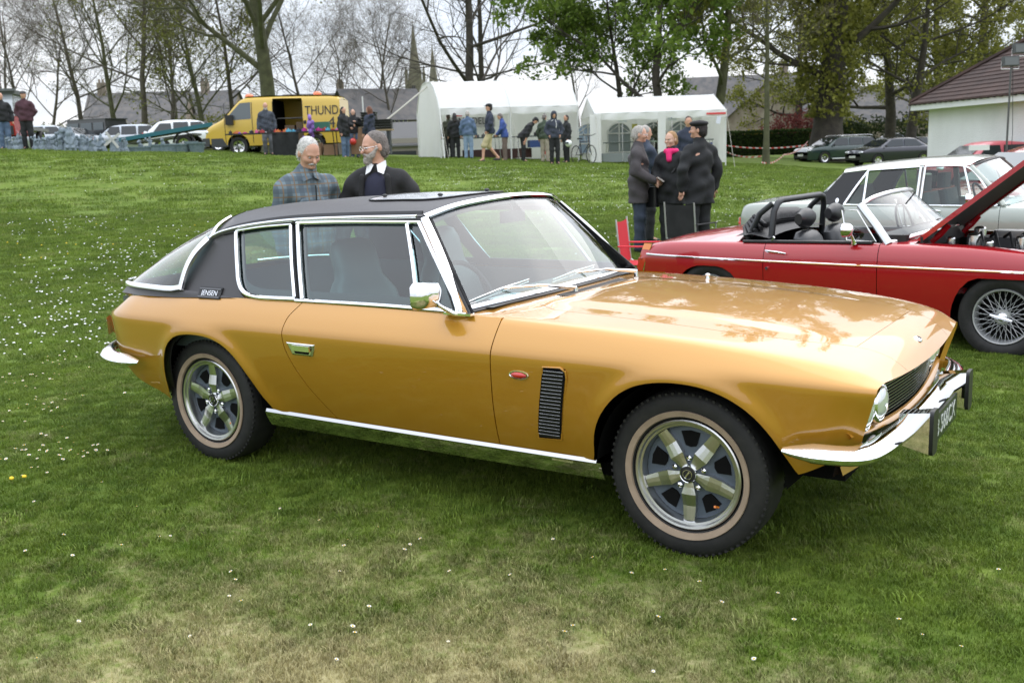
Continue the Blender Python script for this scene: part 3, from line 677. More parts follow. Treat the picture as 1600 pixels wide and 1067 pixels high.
for y in (-.375,.345):
    q=MB(); q.add([(3.35,y-.035,.560),(3.35,y+.035,.560),(3.35,y+.035,.445),(3.35,y-.035,.445),(3.457,y-.04,.575),(3.457,y+.04,.575),(3.457,y+.04,.420),(3.457,y-.04,.420)],[(0,1,5,4),(1,2,6,5),(2,3,7,6),(3,0,4,7),(4,5,6,7)]); ov=q.build('overrider',chrome,gold,smooth=False)
    q=MB(); q.rbox((3.464,y,.498),(.168,.088,.014),.02,Matrix.Rotation(R(90),3,'Y')); q.build('overrider_rubber',black,ov)
# number plate
q=MB(); q.box((3.436,-.02,.458),(.010,.47,.105)); npl=q.build('number_plate',plateblack,gold,smooth=False)
text_obj('plate_lettering','B 566CX',.10,platesilver,Vector((3.4425,-.02,.456)),frame((0,1,0),(0,0,1)),gold,.001,sx=1.0)
q=MB(); q.box((3.415,-.04,.455),(.02,.4,.05)); q.build('plate_bracket',black,gold,smooth=False)
# tail lamps (wrap seen at the corner)
q=MB(); i0=[5,6,7]
for y in (-1,1):
    q=MB(); q.grid([[(-.872,y*.705,.70),(-.875,y*.70,.60)],[(-.93,y*.645,.70),(-.932,y*.64,.60)],[(-1.0,y*.545,.70),(-1.0,y*.54,.60)]]); 
    q.v=[(a-.012,b*1.012,c) for a,b,c in q.v]; q.build('tail_light',redlens,gold)
# ---- interior
int_dark=mat('seat_leather_grey',(.085,.105,.11),.4,bump=(40,.1,.002))
def seat(x,y,name='seat'):
    q=MB(); rr_=Matrix.Rotation(R(-14),3,'Y')
    q.rbox((x,y,.52),(.50,.50,.14),.09); o=q.build(name,int_dark,gold)
    q=MB()
    for i,(z,w_,t,dx) in enumerate(((.55,.48,.13,-.20),(.68,.50,.13,-.235),(.82,.50,.13,-.27),(.92,.44,.12,-.30),(.96,.34,.10,-.31),(1.0,.30,.09,-.32),(1.08,.30,.09,-.34),(1.13,.26,.07,-.35))): pass
    rows=[]
    for z,w_,t,dx in ((.52,.44,.11,-.19),(.60,.50,.14,-.215),(.75,.50,.14,-.25),(.87,.46,.13,-.28),(.93,.36,.11,-.295),(.955,.31,.10,-.30),(1.00,.30,.10,-.31),(1.08,.30,.10,-.33),(1.13,.25,.07,-.34),(1.145,.16,.02,-.345)):
        rows.append([(x+dx+t/2*(abs(math.cos(a))**.6)*(1 if math.cos(a)>0 else -1),y+w_/2*(abs(math.sin(a))**.5)*(1 if math.sin(a)>0 else -1),z) for a in np.linspace(0,2*math.pi,20,endpoint=False)])
    q.grid(rows,closed_v=True); q.f.append(tuple(range(9*20,10*20))); q.mi.append(0); q.build('seat_back',int_dark,o)
seat(1.02,-.36); seat(1.02,.36)
q=MB(); q.rbox((.12,0,.60),(.5,1.2,.16),.08); q.rbox((-.10,0,.80),(.16,1.25,.30),.07,Matrix.Rotation(R(-15),3,'Y')); q.box((-.45,0,.80),(.7,1.3,.04)); q.build('rear_bench',int_dark,gold)
q=MB(); q.rbox((1.58,0,.80),(.28,1.45,.17),.06); q.box((1.25,0,.50),(.9,.22,.34)); q.build('dashboard',black,gold)
q=MB(); q.add([(1.42,-.72,.885),(1.74,-.66,.90),(1.76,.66,.90),(1.42,.72,.885)],[(0,1,2,3)]); q.build('dashboard_top',mat('dash_top',(.05,.065,.07),.35),gold,smooth=False)
for s_ in (-1,1):
    q=MB(); q.box((1.2,s_*.745,.72),(1.2,.03,.32)); q.box((.2,s_*.735,.75),(.9,.03,.3)); q.build('interior_trim',int_dark,gold,smooth=False)
q=MB(); c=Vector((1.40,-.36,.87)); Rw=Matrix.Rotation(R(66),3,'Y'); q.tube([c+Rw@Vector((.19*math.cos(R(a)),.19*math.sin(R(a)),0)) for a in range(0,360,15)],.012,8,closed=True)
for a in (90,210,330): q.tube([c,c+Rw@Vector((.19*math.cos(R(a)),.19*math.sin(R(a)),0))],.009,5)
q.tube([c,c+Vector((.25,0,-.12))],.025,8); q.build('steering_wheel',black,gold)
q=MB(); q.rbox((1.42,0,1.235),(.03,.20,.055),.014); q.tube([(1.42,0,1.26),(1.40,0,1.31)],.006,6); q.build('interior_mirror',black,gold)
q=MB(); q.add([(1.60,-.50,.906),(1.685,-.50,.909),(1.69,-.30,.909),(1.60,-.30,.906)],[(0,1,2,3)]); q.build('display_card',mat('paper',(.75,.75,.78),.8),gold,smooth=False)
# ================================================================ ground, turf and daisies
def ngroup_turf():
    """turf colour as a function of world position"""
    g=bpy.data.node_groups.new('turf_colour','ShaderNodeTree'); g.interface.new_socket('Color',in_out='OUTPUT',socket_type='NodeSocketColor')
    o=g.nodes.new('NodeGroupOutput'); N=g.nodes.new; L=g.links.new
    geo=N('ShaderNodeNewGeometry')
    def noise(sc,det=4,ro=.6,off=0):
        m=N('ShaderNodeMapping'); m.inputs['Location'].default_value=(off,off*1.3,0); L(geo.outputs['Position'],m.inputs[0])
        n=N('ShaderNodeTexNoise'); n.inputs['Scale'].default_value=sc; n.inputs['Detail'].default_value=det; n.inputs['Roughness'].default_value=ro; L(m.outputs[0],n.inputs['Vector']); return n.outputs['Fac']
    def ramp(f,a,b,c0,c1):
        r=N('ShaderNodeValToRGB'); e=r.color_ramp.elements; e[0].position=a; e[1].position=b; e[0].color=(*c0,1); e[1].color=(*c1,1); L(f,r.inputs[0]); return r.outputs[0]
    def mixc(f,a,b):
        m=N('ShaderNodeMix'); m.data_type='RGBA'; L(f,m.inputs['Factor']); L(a,m.inputs['A']); L(b,m.inputs['B']); return m.outputs['Result']
    def math2(op,a,b,clamp=False):
        m=N('ShaderNodeMath'); m.operation=op; m.use_clamp=clamp
        for i,v in enumerate((a,b)):
            if isinstance(v,(int,float)): m.inputs[i].default_value=v
            else: L(v,m.inputs[i])
        return m.outputs[0]
    base=ramp(noise(.9,5),.35,.68,(.075,.132,.012),(.150,.220,.025))
    fine=ramp(noise(9,4,.7,3),.35,.7,(.055,.100,.011),(.19,.24,.042))
    c=mixc(math2('MULTIPLY',noise(22,3,.6,7),.9,True),base,fine)
    # dry worn patches: in the lower left foreground and scattered
    v=N('ShaderNodeVectorMath'); v.operation='DISTANCE'; L(geo.outputs['Position'],v.inputs[0]); v.inputs[1].default_value=(2.1,-2.45,0)
    nd=math2('SUBTRACT',1.0,math2('DIVIDE',v.outputs['Value'],1.9),True)
    v2=N('ShaderNodeVectorMath'); v2.operation='DISTANCE'; L(geo.outputs['Position'],v2.inputs[0]); v2.inputs[1].default_value=(3.1,-1.9,0)
    nd2=math2('SUBTRACT',1.0,math2('DIVIDE',v2.outputs['Value'],1.3),True)
    dm=math2('ADD',math2('MULTIPLY',nd,.85),math2('MULTIPLY',nd2,.35))
    dm=math2('ADD',dm,math2('MULTIPLY',math2('SUBTRACT',noise(2.2,5,.65,11),.5),1.5))
    dm=math2('ADD',dm,math2('MULTIPLY',math2('SUBTRACT',noise(30,3,.6,5),.5),1.2))
    dm=math2('MULTIPLY',math2('SUBTRACT',dm,.12,True),1.45,True)
    dry=ramp(noise(40,3,.6,9),.3,.7,(.30,.25,.12),(.50,.43,.25))
    c=mixc(math2('MULTIPLY',dm,.8),c,dry)
    L(c,o.inputs[0]); return g
TURF=ngroup_turf()
def turfmat(name,rough,blade=False):
    m=bpy.data.materials.new(name); m.use_nodes=True; t=m.node_tree; b=t.nodes['Principled BSDF']; g=t.nodes.new('ShaderNodeGroup'); g.node_tree=TURF
    b.inputs['Roughness'].default_value=rough; b.inputs['Specular IOR Level'].default_value=.25
    if blade:
        oi=t.nodes.new('ShaderNodeObjectInfo'); h=t.nodes.new('ShaderNodeHueSaturation'); mr=t.nodes.new('ShaderNodeMapRange'); mr.inputs['To Min'].default_value=.8; mr.inputs['To Max'].default_value=1.5
        t.links.new(oi.outputs['Random'],mr.inputs['Value']); t.links.new(mr.outputs[0],h.inputs['Value']); t.links.new(g.outputs[0],h.inputs['Color']); t.links.new(h.outputs[0],b.inputs['Base Color'])
        b.inputs['Subsurface Weight'].default_value=0
        tl=t.nodes.new('ShaderNodeBsdfTranslucent'); t.links.new(h.outputs[0],tl.inputs[0]); ms=t.nodes.new('ShaderNodeMixShader'); ms.inputs[0].default_value=.3
        t.links.new(b.outputs[0],ms.inputs[1]); t.links.new(tl.outputs[0],ms.inputs[2]); t.links.new(ms.outputs[0],t.nodes['Material Output'].inputs[0])
    else:
        t.links.new(g.outputs[0],b.inputs['Base Color'])
        tc=t.nodes.new('ShaderNodeNewGeometry'); n=t.nodes.new('ShaderNodeTexNoise'); n.inputs['Scale'].default_value=14; n.inputs['Detail'].default_value=6; n.inputs['Roughness'].default_value=.7; t.links.new(tc.outputs['Position'],n.inputs['Vector'])
        bp=t.nodes.new('ShaderNodeBump'); bp.inputs['Strength'].default_value=.6; bp.inputs['Distance'].default_value=.05; t.links.new(n.outputs['Fac'],bp.inputs['Height']); t.links.new(bp.outputs[0],b.inputs['Normal'])
    return m
m_ground=turfmat('turf_ground',.9); m_blade=turfmat('grass_blade',.55,True)
Ds=np.r_[np.linspace(-60,-4,10),np.linspace(-3,45,170),np.linspace(46,120,40),np.linspace(130,900,30)]
Ls=np.sinh(np.linspace(-4.2,4.2,260))*(600/np.sinh(4.2))
DD,LL=np.meshgrid(Ds,Ls,indexing='ij'); GX=CAM[0]+DD*FH[0]+LL*RH[0]; GY=CAM[1]+DD*FH[1]+LL*RH[1]; GZ=ground(GX,GY)
q=MB(); q.grid(np.stack([GX,GY,GZ],2)); tag(q.build('ground',m_ground),kind='structure')
# turf tufts
def tuft(nb,rad,h,wd,seed):
    r=np.random.default_rng(seed); v=[];f=[]
    for i in range(nb):
        a=r.uniform(0,2*math.pi); rr=rad*math.sqrt(r.uniform()); x,y=rr*math.cos(a),rr*math.sin(a); d=r.uniform(0,2*math.pi); hh=h*r.uniform(.45,1.1); ln=r.uniform(.25,1.0)*hh
        dx,dy=math.cos(d)*ln,math.sin(d)*ln; px_,py_=-math.sin(d)*wd/2,math.cos(d)*wd/2; b=len(v)
        v+=[(x-px_,y-py_,-.004),(x+px_,y+py_,-.004),(x+dx*.4+px_*.7,y+dy*.4+py_*.7,hh*.6),(x+dx*.4-px_*.7,y+dy*.4-py_*.7,hh*.6),(x+dx,y+dy,hh*.92)]
        f+=[(b,b+1,b+2,b+3),(b+3,b+2,b+4)]
    me=bpy.data.meshes.new('grass_tuft'); me.from_pydata(v,[],f); me.materials.append(m_blade); return me
def scatter_grass(name,pts,scl,meshes,label):
    """one object; the points carry scale and spin, geometry nodes place a tuft on each"""
    me=bpy.data.meshes.new(name); me.from_pydata([tuple(p) for p in pts],[],[]); n=len(pts)
    a=me.attributes.new('sc','FLOAT','POINT'); a.data.foreach_set('value',np.asarray(scl,np.float32))
    a=me.attributes.new('spin','FLOAT','POINT'); a.data.foreach_set('value',rng.uniform(0,6.28,n).astype(np.float32))
    a=me.attributes.new('idx','INT','POINT'); a.data.foreach_set('value',rng.integers(0,len(meshes),n).astype(np.int32))
    o=bpy.data.objects.new(name,me); COL.objects.link(o)
    sc=bpy.data.collections.new(name+'_tufts')
    for i,mm in enumerate(meshes):
        ob=bpy.data.objects.new('tuft%02d'%i,mm); sc.objects.link(ob)
    g=bpy.data.node_groups.new(name,'GeometryNodeTree'); g.interface.new_socket('Geometry',in_out='INPUT',socket_type='NodeSocketGeometry'); g.interface.new_socket('Geometry',in_out='OUTPUT',socket_type='NodeSocketGeometry')
    N=g.nodes.new; L=g.links.new; gi=N('NodeGroupInput'); go=N('NodeGroupOutput'); ip=N('GeometryNodeInstanceOnPoints'); ci=N('GeometryNodeCollectionInfo'); ci.inputs['Collection'].default_value=sc; ci.inputs['Separate Children'].default_value=True; ci.inputs['Reset Children'].default_value=True
    def att(nm,ty):
        x=N('GeometryNodeInputNamedAttribute'); x.data_type=ty; x.inputs['Name'].default_value=nm; return x.outputs['Attribute']
    cx=N('ShaderNodeCombineXYZ'); L(att('spin','FLOAT'),cx.inputs[2])
    L(gi.outputs[0],ip.inputs['Points']); L(ci.outputs[0],ip.inputs['Instance']); ip.inputs['Pick Instance'].default_value=True; L(att('idx','INT'),ip.inputs['Instance Index'])
    e2r=N('FunctionNodeEulerToRotation'); L(cx.outputs[0],e2r.inputs[0]); L(e2r.outputs[0],ip.inputs['Rotation']); L(att('sc','FLOAT'),ip.inputs['Scale']); L(ip.outputs[0],go.inputs[0])
    md=o.modifiers.new('scatter','NODES'); md.node_group=g
    return tag(o,label,'grass',kind='stuff')
def sample_turf(n,D0,D1,side=.62):
    D=np.sqrt(rng.uniform(D0**2,D1**2,n)); t=rng.uniform(-side,side,n); L=t*D; x=CAM[0]+D*FH[0]+L*RH[0]; y=CAM[1]+D*FH[1]+L*RH[1]; return np.stack([x,y,ground(x,y)],1)
tn=[tuft(70,.07,.024,.0032,i) for i in range(4)]+[tuft(40,.05,.030,.0062,90)]; tm=[tuft(90,.14,.032,.006,20+i) for i in range(4)]; tf=[tuft(60,.28,.05,.013,40+i) for i in range(4)]
P=sample_turf(23000,1.6,8.0); scatter_grass('lawn_grass',P,np.clip(rng.lognormal(-.30,.26,len(P)),.45,1.35),tn,'short mown lawn grass with dry straw coloured patches in the foreground')
P=sample_turf(20000,8,19); scatter_grass('bank_grass',P,rng.uniform(.7,1.3,len(P)),tm,'green grass growing up the bank behind the coupe')
P=sample_turf(14000,19,46); scatter_grass('far_grass',P,rng.uniform(.7,1.4,len(P)),tf,'green grass along the crest below the stalls')
# daisies and dandelions
daisy_w=mat('daisy_petal',(.80,.80,.78),.6); daisy_y=mat('daisy_centre',(.75,.45,.03),.6); dand=mat('dandelion_petal',(.80,.55,.02),.6); stemm=mat('flower_stem',(.06,.12,.03),.6)
def flower(kind):
    q=MB(); n=10
    if kind=='daisy':
        q.m=0
        for k in range(n):
            a=2*math.pi*k/n; b=a+.24; c=a-.24; q.add([(0,0,.030),(.0085*math.cos(c),.0085*math.sin(c),.0325),(.011*math.cos(a),.011*math.sin(a),.033),(.0085*math.cos(b),.0085*math.sin(b),.0325)],[(0,1,2,3)])
        q.m=1; q.lathe([(.0045,.031),(.003,.0345),(0,.035)],n=7)
    else:
        q.m=2; q.lathe([(.014,.035),(.013,.042),(.006,.046),(0,.044)],n=10); 
    q.m=3; q.tube([(0,0,0),(.001,0,.031)],.0012,4)
    return q
def flower_mesh(kind):
    o=flower(kind).build(kind,None,mats=[daisy_w,daisy_y,dand,stemm]); me=o.data; bpy.data.objects.remove(o); return me
dm_,ym_=flower_mesh('daisy'),flower_mesh('dandelion')
def pxground(px,py):
    d=ray(px,py); t=1.0; lo,hi=.5,120
    for _ in range(48):
        mid=(lo+hi)/2; p=CAM+d*mid
        if p[2]<gz(p[0],p[1]): hi=mid
        else: lo=mid
    return CAM+d*lo
def inside_car(x,y): return -1.15<x<3.5 and -.9<y<.9
frng=np.random.default_rng(5)
spots=[(113,877),(250,845),(265,843),(365,900),(358,940),(366,915),(380,949),(97,845),(42,868),(630,868),(640,858),(720,750),(538,862),(545,850),(705,900),(865,850),(985,905),(530,900),(575,958),(487,985),(549,990),(553,1000),(523,1040),(700,1010),(880,1000),(896,990),(1025,975),(1215,935),(1345,850),(1405,980),(1440,1000),(1240,980),(1095,920),(1040,900),(930,880),(800,905),(1125,950),(55,790),(160,760),(215,798),(190,860),(60,735),(35,748),(50,738),(75,745),(440,800),(500,820),(590,830),(660,850),(1395,740),(1330,800),(1290,870),(1520,770),(1560,900),(1500,1020),(1180,1040),(1020,1056),(300,1000),(120,980),(60,1040)]
nf=0; far_d=[]
def put(me,x,y,label,cat,group,s):
    o=bpy.data.objects.new(me.name.split('.')[0],me); COL.objects.link(o); o.location=(x,y,gz(x,y)+.004*s); o.rotation_euler=(frng.uniform(-.35,.35),frng.uniform(-.35,.35),frng.uniform(0,6)); o.scale=(s,)*3
    return tag(o,label,cat,group)
for px,py in spots:
    p=pxground(px,py)
    if not inside_car(p[0],p[1]): put(dm_,p[0],p[1],'small white daisy in the mown lawn nearest the viewer','daisy','daisies scattered over the near lawn',frng.uniform(.55,.85))
# clusters: left bank (behind the tail), strip behind the coupe
def cluster(n,px0,px1,py0,py1,k=7,sp=.35):
    out=[]
    for _ in range(n//k):
        c=pxground(frng.uniform(px0,px1),frng.uniform(py0,py1))
        for _ in range(int(frng.integers(2,2*k))): out.append((c[0]+frng.normal(0,sp),c[1]+frng.normal(0,sp)))
    return out
near=cluster(120,0,170,560,720,6,.12)
for x,y in near[:150]:
    if not inside_car(x,y): put(dm_,x,y,'small white daisy in the grass beside the tail of the gold coupe','daisy','daisies left of the coupe',frng.uniform(.7,1.0))
far=cluster(300,0,330,330,460,7,.5)+cluster(260,0,260,455,560,6,.3)+cluster(260,650,960,262,330,8,.6)+cluster(430,950,1330,262,380,8,.6)+cluster(120,40,360,235,300,5,.5)+cluster(120,640,900,258,300,5,.5)
q=MB(); ff=MB()
for x,y in far:
    if inside_car(x,y): continue
    z=gz(x,y)+.03; s=frng.uniform(.009,.015); nn=6
    q.add([(x+s*math.cos(6.28*k/nn),y+s*math.sin(6.28*k/nn),z+frng.uniform(0,.012)) for k in range(nn)]+[(x,y,z+.012)],[(k,(k+1)%nn,nn) for k in range(nn)])
tag(q.build('daisy_drift',daisy_w,smooth=False),'white daisies scattered in drifts over the grass bank','daisies',kind='stuff')
for px,py in [(13,382),(28,384),(31,402),(66,386),(104,383),(120,385),(158,385),(177,385),(150,353),(305,355),(85,362),(65,406),(106,400),(18,755),(38,753)]:
    p=pxground(px,py); put(ym_,p[0],p[1],'yellow dandelion head among the daisies on the left','dandelion','dandelions on the left bank',.8)
# ================================================================ trees
bark=mat('bark_grey',(.060,.050,.038),.9,bump=(9,.8,.03),noise=(3,(.095,.085,.062),.35,.7))
bark_g=mat('bark_mossy',(.058,.058,.030),.9,bump=(9,.8,.03),noise=(2.5,(.10,.105,.05),.35,.7))
bark_d=mat('bark_dark',(.035,.030,.024),.9,bump=(9,.8,.03),noise=(3,(.065,.055,.042),.35,.7))
def leafmat(name,c1,c2):
    if name in MATS: return MATS[name]
    m=bpy.data.materials.new(name); m.use_nodes=True; t=m.node_tree; b=t.nodes['Principled BSDF']; b.inputs['Roughness'].default_value=.6; b.inputs['Specular IOR Level'].default_value=.2
    g=t.nodes.new('ShaderNodeNewGeometry'); r=t.nodes.new('ShaderNodeValToRGB'); r.color_ramp.elements[0].color=(*c1,1); r.color_ramp.elements[1].color=(*c2,1); t.links.new(g.outputs['Random Per Island'],r.inputs[0]); t.links.new(r.outputs[0],b.inputs['Base Color'])
    tl=t.nodes.new('ShaderNodeBsdfTranslucent'); t.links.new(r.outputs[0],tl.inputs[0]); ms=t.nodes.new('ShaderNodeMixShader'); ms.inputs[0].default_value=.35
    t.links.new(b.outputs[0],ms.inputs[1]); t.links.new(tl.outputs[0],ms.inputs[2]); t.links.new(ms.outputs[0],t.nodes['Material Output'].inputs[0]); MATS[name]=m; return m
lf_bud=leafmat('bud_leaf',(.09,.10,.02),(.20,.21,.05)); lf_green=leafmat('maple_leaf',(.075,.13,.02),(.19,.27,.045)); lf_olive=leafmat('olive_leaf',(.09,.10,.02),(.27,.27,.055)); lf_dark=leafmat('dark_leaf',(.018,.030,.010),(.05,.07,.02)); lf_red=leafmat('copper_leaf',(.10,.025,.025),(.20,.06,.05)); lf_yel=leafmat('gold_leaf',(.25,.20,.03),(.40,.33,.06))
class Wood:
    def __init__(s,seed): s.r=np.random.default_rng(seed); s.main=MB(); s.fine=MB(); s.tips=[]
    def branch(s,p,d,L,r0,lev,maxlev,o):
        r=s.r; n=max(3,int({0:10,1:9,2:7,3:5,4:4,5:3}.get(lev,3))); P=[np.array(p,float)]; D=np.array(d,float)/np.linalg.norm(d); step=L/(n-1); rad=[r0]; dirs=[D]
        gn=o['gnarl']*(.5+.3*lev)
        for i in range(1,n):
            D=D+r.normal(0,gn,3)*[1,1,.7]; D[2]+=o['up']*(.10 if lev else .3)*(1 if lev<3 else .4)-o['droop']*.10*(lev>=2)
            D/=np.linalg.norm(D); P.append(P[-1]+D*step); rad.append(r0*(1-.82*(i/(n-1))**(1.0 if lev else .9))+.0); dirs.append(D)
        sides={0:12,1:8,2:5}.get(lev,3); m=s.main if lev<=1 else s.fine
        if lev==0:
            rad[0]*=1.35; 
        m.tube(P,rad,sides,cap=False)
        if lev>=maxlev: s.tips+= [(P[k],dirs[k]) for k in (n//2,n-1)]; return
        cnt=o['n'][min(lev,len(o['n'])-1)]; lo=o['first'] if lev==0 else .22
        ph=r.uniform(0,6.28)
        for k in range(cnt):
            f=lo+(1-lo)*((k+r.uniform(.1,.9))/cnt); f=min(f,.985); x=f*(n-1); i=min(int(x),n-2); q=P[i]+(P[i+1]-P[i])*(x-i); rr=rad[i]+(rad[i+1]-rad[i])*(x-i); T=dirs[i]
            ph+=2.4+r.normal(0,.5); u=np.cross(T,[.1,.2,1.]); u/=np.linalg.norm(u)+1e-9; w_=np.cross(T,u); an=R(r.normal(o['ang'][min(lev,len(o['ang'])-1)],9)); side=u*math.cos(ph)+w_*math.sin(ph)
            nd=T*math.cos(an)+side*math.sin(an)
            if lev>0: nd[2]=nd[2]*.8+.12
            ll=L*o['ratio'][min(lev,len(o['ratio'])-1)]*(1.15-.65*f if lev else (1.1-.55*(f-lo)/(1-lo)))*r.uniform(.75,1.2)
            s.branch(q,nd,ll,min(rr*.75,max(ll*.022,.022)) if lev else min(rr*.45,ll*.026),lev+1,maxlev,o)
def tree_meshes(seed,H,r0,lv=4,leaf=None,nleaf=0,lsize=.12,ivy=None,lean=(0,0),wood=None,**k):
    o=dict(gnarl=.10,up=.5,droop=0,n=[9,7,6,5],first=.28,ang=[52,46,44,42],ratio=[.55,.50,.45,.42]); o.update({a:b for a,b in k.items() if a!='twig_n'})
    W=Wood(seed); W.branch((0,0,-.3),(lean[0],lean[1],1),H,r0,0,lv,o); r=W.r
    out=[('trunk',W.main,wood or bark,True),('twigs',W.fine,wood or bark,False)]
    if nleaf:
        m=MB(); T=W.tips; nl=nleaf; idx=r.integers(0,len(T),nl)
        c=np.array([T[i][0] for i in idx])+r.normal(0,.22,(nl,3)); add_leaves(m,c,r,lsize); out.append(('foliage',m,leaf,False))
    if k.get('twig_n',4000):
        m=MB(); T=W.tips; n_=k.get('twig_n',4000); idx=r.integers(0,len(T),n_); c=np.array([T[i][0] for i in idx])+r.normal(0,.16,(n_,3)); d=np.array([T[i][1] for i in idx])+r.normal(0,.55,(n_,3)); d[:,2]+=.25; d/=np.linalg.norm(d,axis=1)[:,None]; l=r.uniform(.22,.6,n_)[:,None]; b=np.cross(d,r.normal(size=(n_,3))); b/=np.linalg.norm(b,axis=1)[:,None]; w_=.008
        V=np.stack([c-b*w_,c+b*w_,c+d*l+b*w_*.3,c+d*l-b*w_*.3],1).reshape(-1,3); m.v=V.tolist(); m.f=[(4*i,4*i+1,4*i+2,4*i+3) for i in range(n_)]; m.mi=[0]*n_; out.append(('fine_twigs',m,mat('twig_brown',(.12,.10,.07),.9),False))
    if ivy:
        m=MB(); n_,h_,rad_,mt=ivy; th=r.uniform(0,6.28,n_); hh=h_*r.uniform(.16,1,n_)**.8; bulge=1+.7*np.sin(hh*1.7+th*2)*.35+.35*np.clip((hh-h_*.25)/h_,0,1)*2; rr=(rad_*bulge)*r.uniform(.75,1.25,n_)
        c=np.stack([rr*np.cos(th)+lean[0]*hh,rr*np.sin(th)+lean[1]*hh,hh],1); add_leaves(m,c,r,lsize*1.15); out.append(('ivy',m,mt,False))
    res=[]
    for nm,mb,mt,sm in out:
        ob=mb.build(nm,mt,smooth=sm); res.append((nm,ob.data)); bpy.data.objects.remove(ob)
    return res
def add_leaves(m,c,r,size):
    n=len(c); a=r.normal(size=(n,3)); a/=np.linalg.norm(a,axis=1)[:,None]; b=np.cross(a,r.normal(size=(n,3))); b/=np.linalg.norm(b,axis=1)[:,None]; s=(size*r.uniform(.55,1.3,n))[:,None]
    V=np.stack([c-a*s,c-b*s*.6,c+a*s,c+b*s*.6],1).reshape(-1,3); base=len(m.v); m.v+=V.tolist(); m.f+=[(base+4*i,base+4*i+1,base+4*i+2,base+4*i+3) for i in range(n)]; m.mi+=[0]*n
def plant_tree(name,res,px,D,label,cat='tree',rz=0,s=1.0,group=None,py=245,dz=0):
    p=foot(px,D,py); t=thing(name,label,cat,(p[0],p[1],p[2]+dz),rz,group); t.scale=(s,s,s)
    for nm,me in res:
        ob=bpy.data.objects.new(nm,me); COL.objects.link(ob); ob.parent=t
    return t
bareA=tree_meshes(11,15,.22,4,twig_n=7000,first=.25,gnarl=.13,n=[13,9,8,6])
bareB=tree_meshes(12,17,.27,4,twig_n=7000,first=.20,gnarl=.12,n=[14,9,7,6],ang=[42,44,44,42],leaf=lf_bud,nleaf=3500,lsize=.10,wood=bark_g)
bareC=tree_meshes(13,12,.18,4,twig_n=6500,first=.22,gnarl=.15,n=[14,9,8,5],ang=[48,46,44,42],ratio=[.6,.5,.45,.42])
budD=tree_meshes(14,14,.24,4,first=.15,gnarl=.12,leaf=lf_bud,nleaf=9000,lsize=.11,wood=bark_g,n=[14,9,6,5])
bigE=tree_meshes(15,22,.56,5,twig_n=14000,first=.24,gnarl=.12,n=[24,9,7,5,3],ang=[44,48,44,42],ratio=[.56,.5,.45,.42,.4],leaf=lf_bud,nleaf=17000,lsize=.10,wood=bark_g)
bareF=tree_meshes(16,20,.34,5,twig_n=10000,first=.12,gnarl=.14,n=[11,8,6,5,3],ang=[44,44,46,44],ratio=[.66,.55,.48,.42,.4],wood=bark_d)
smallG=tree_meshes(17,11,.13,4,first=.25,gnarl=.10,n=[10,7,6,4],ang=[42,40,40,40],ratio=[.42,.45,.45,.4])
leafH=tree_meshes(18,13,.30,4,first=.18,gnarl=.16,n=[10,7,6,4],ang=[60,48,45,44],ratio=[.58,.52,.45,.42],leaf=lf_green,nleaf=20000,lsize=.15,wood=bark_d)
oliveI=tree_meshes(19,16,.36,4,first=.25,gnarl=.15,lean=(.28,.0),n=[9,7,6,4],leaf=lf_olive,nleaf=11000,lsize=.12,wood=bark_g)
slimJ=tree_meshes(20,12,.155,4,first=.35,gnarl=.05,n=[12,6,5,4],ang=[70,50,44,42],ratio=[.26,.45,.45,.4],wood=bark_g,leaf=lf_olive,nleaf=1500,lsize=.08)
ivyK=tree_meshes(21,20,.98,5,first=.22,gnarl=.10,n=[13,8,6,4,3],ang=[66,50,44,42],ratio=[.50,.5,.45,.42,.4],leaf=lf_olive,nleaf=20000,lsize=.13,ivy=(5200,11.0,1.2,lf_olive),wood=bark_d)
oliveL=tree_meshes(22,15,.45,4,first=.2,gnarl=.14,n=[12,8,6,5],ang=[62,50,44,42],ratio=[.55,.5,.45,.42],leaf=lf_olive,nleaf=16000,lsize=.13,wood=bark_d)
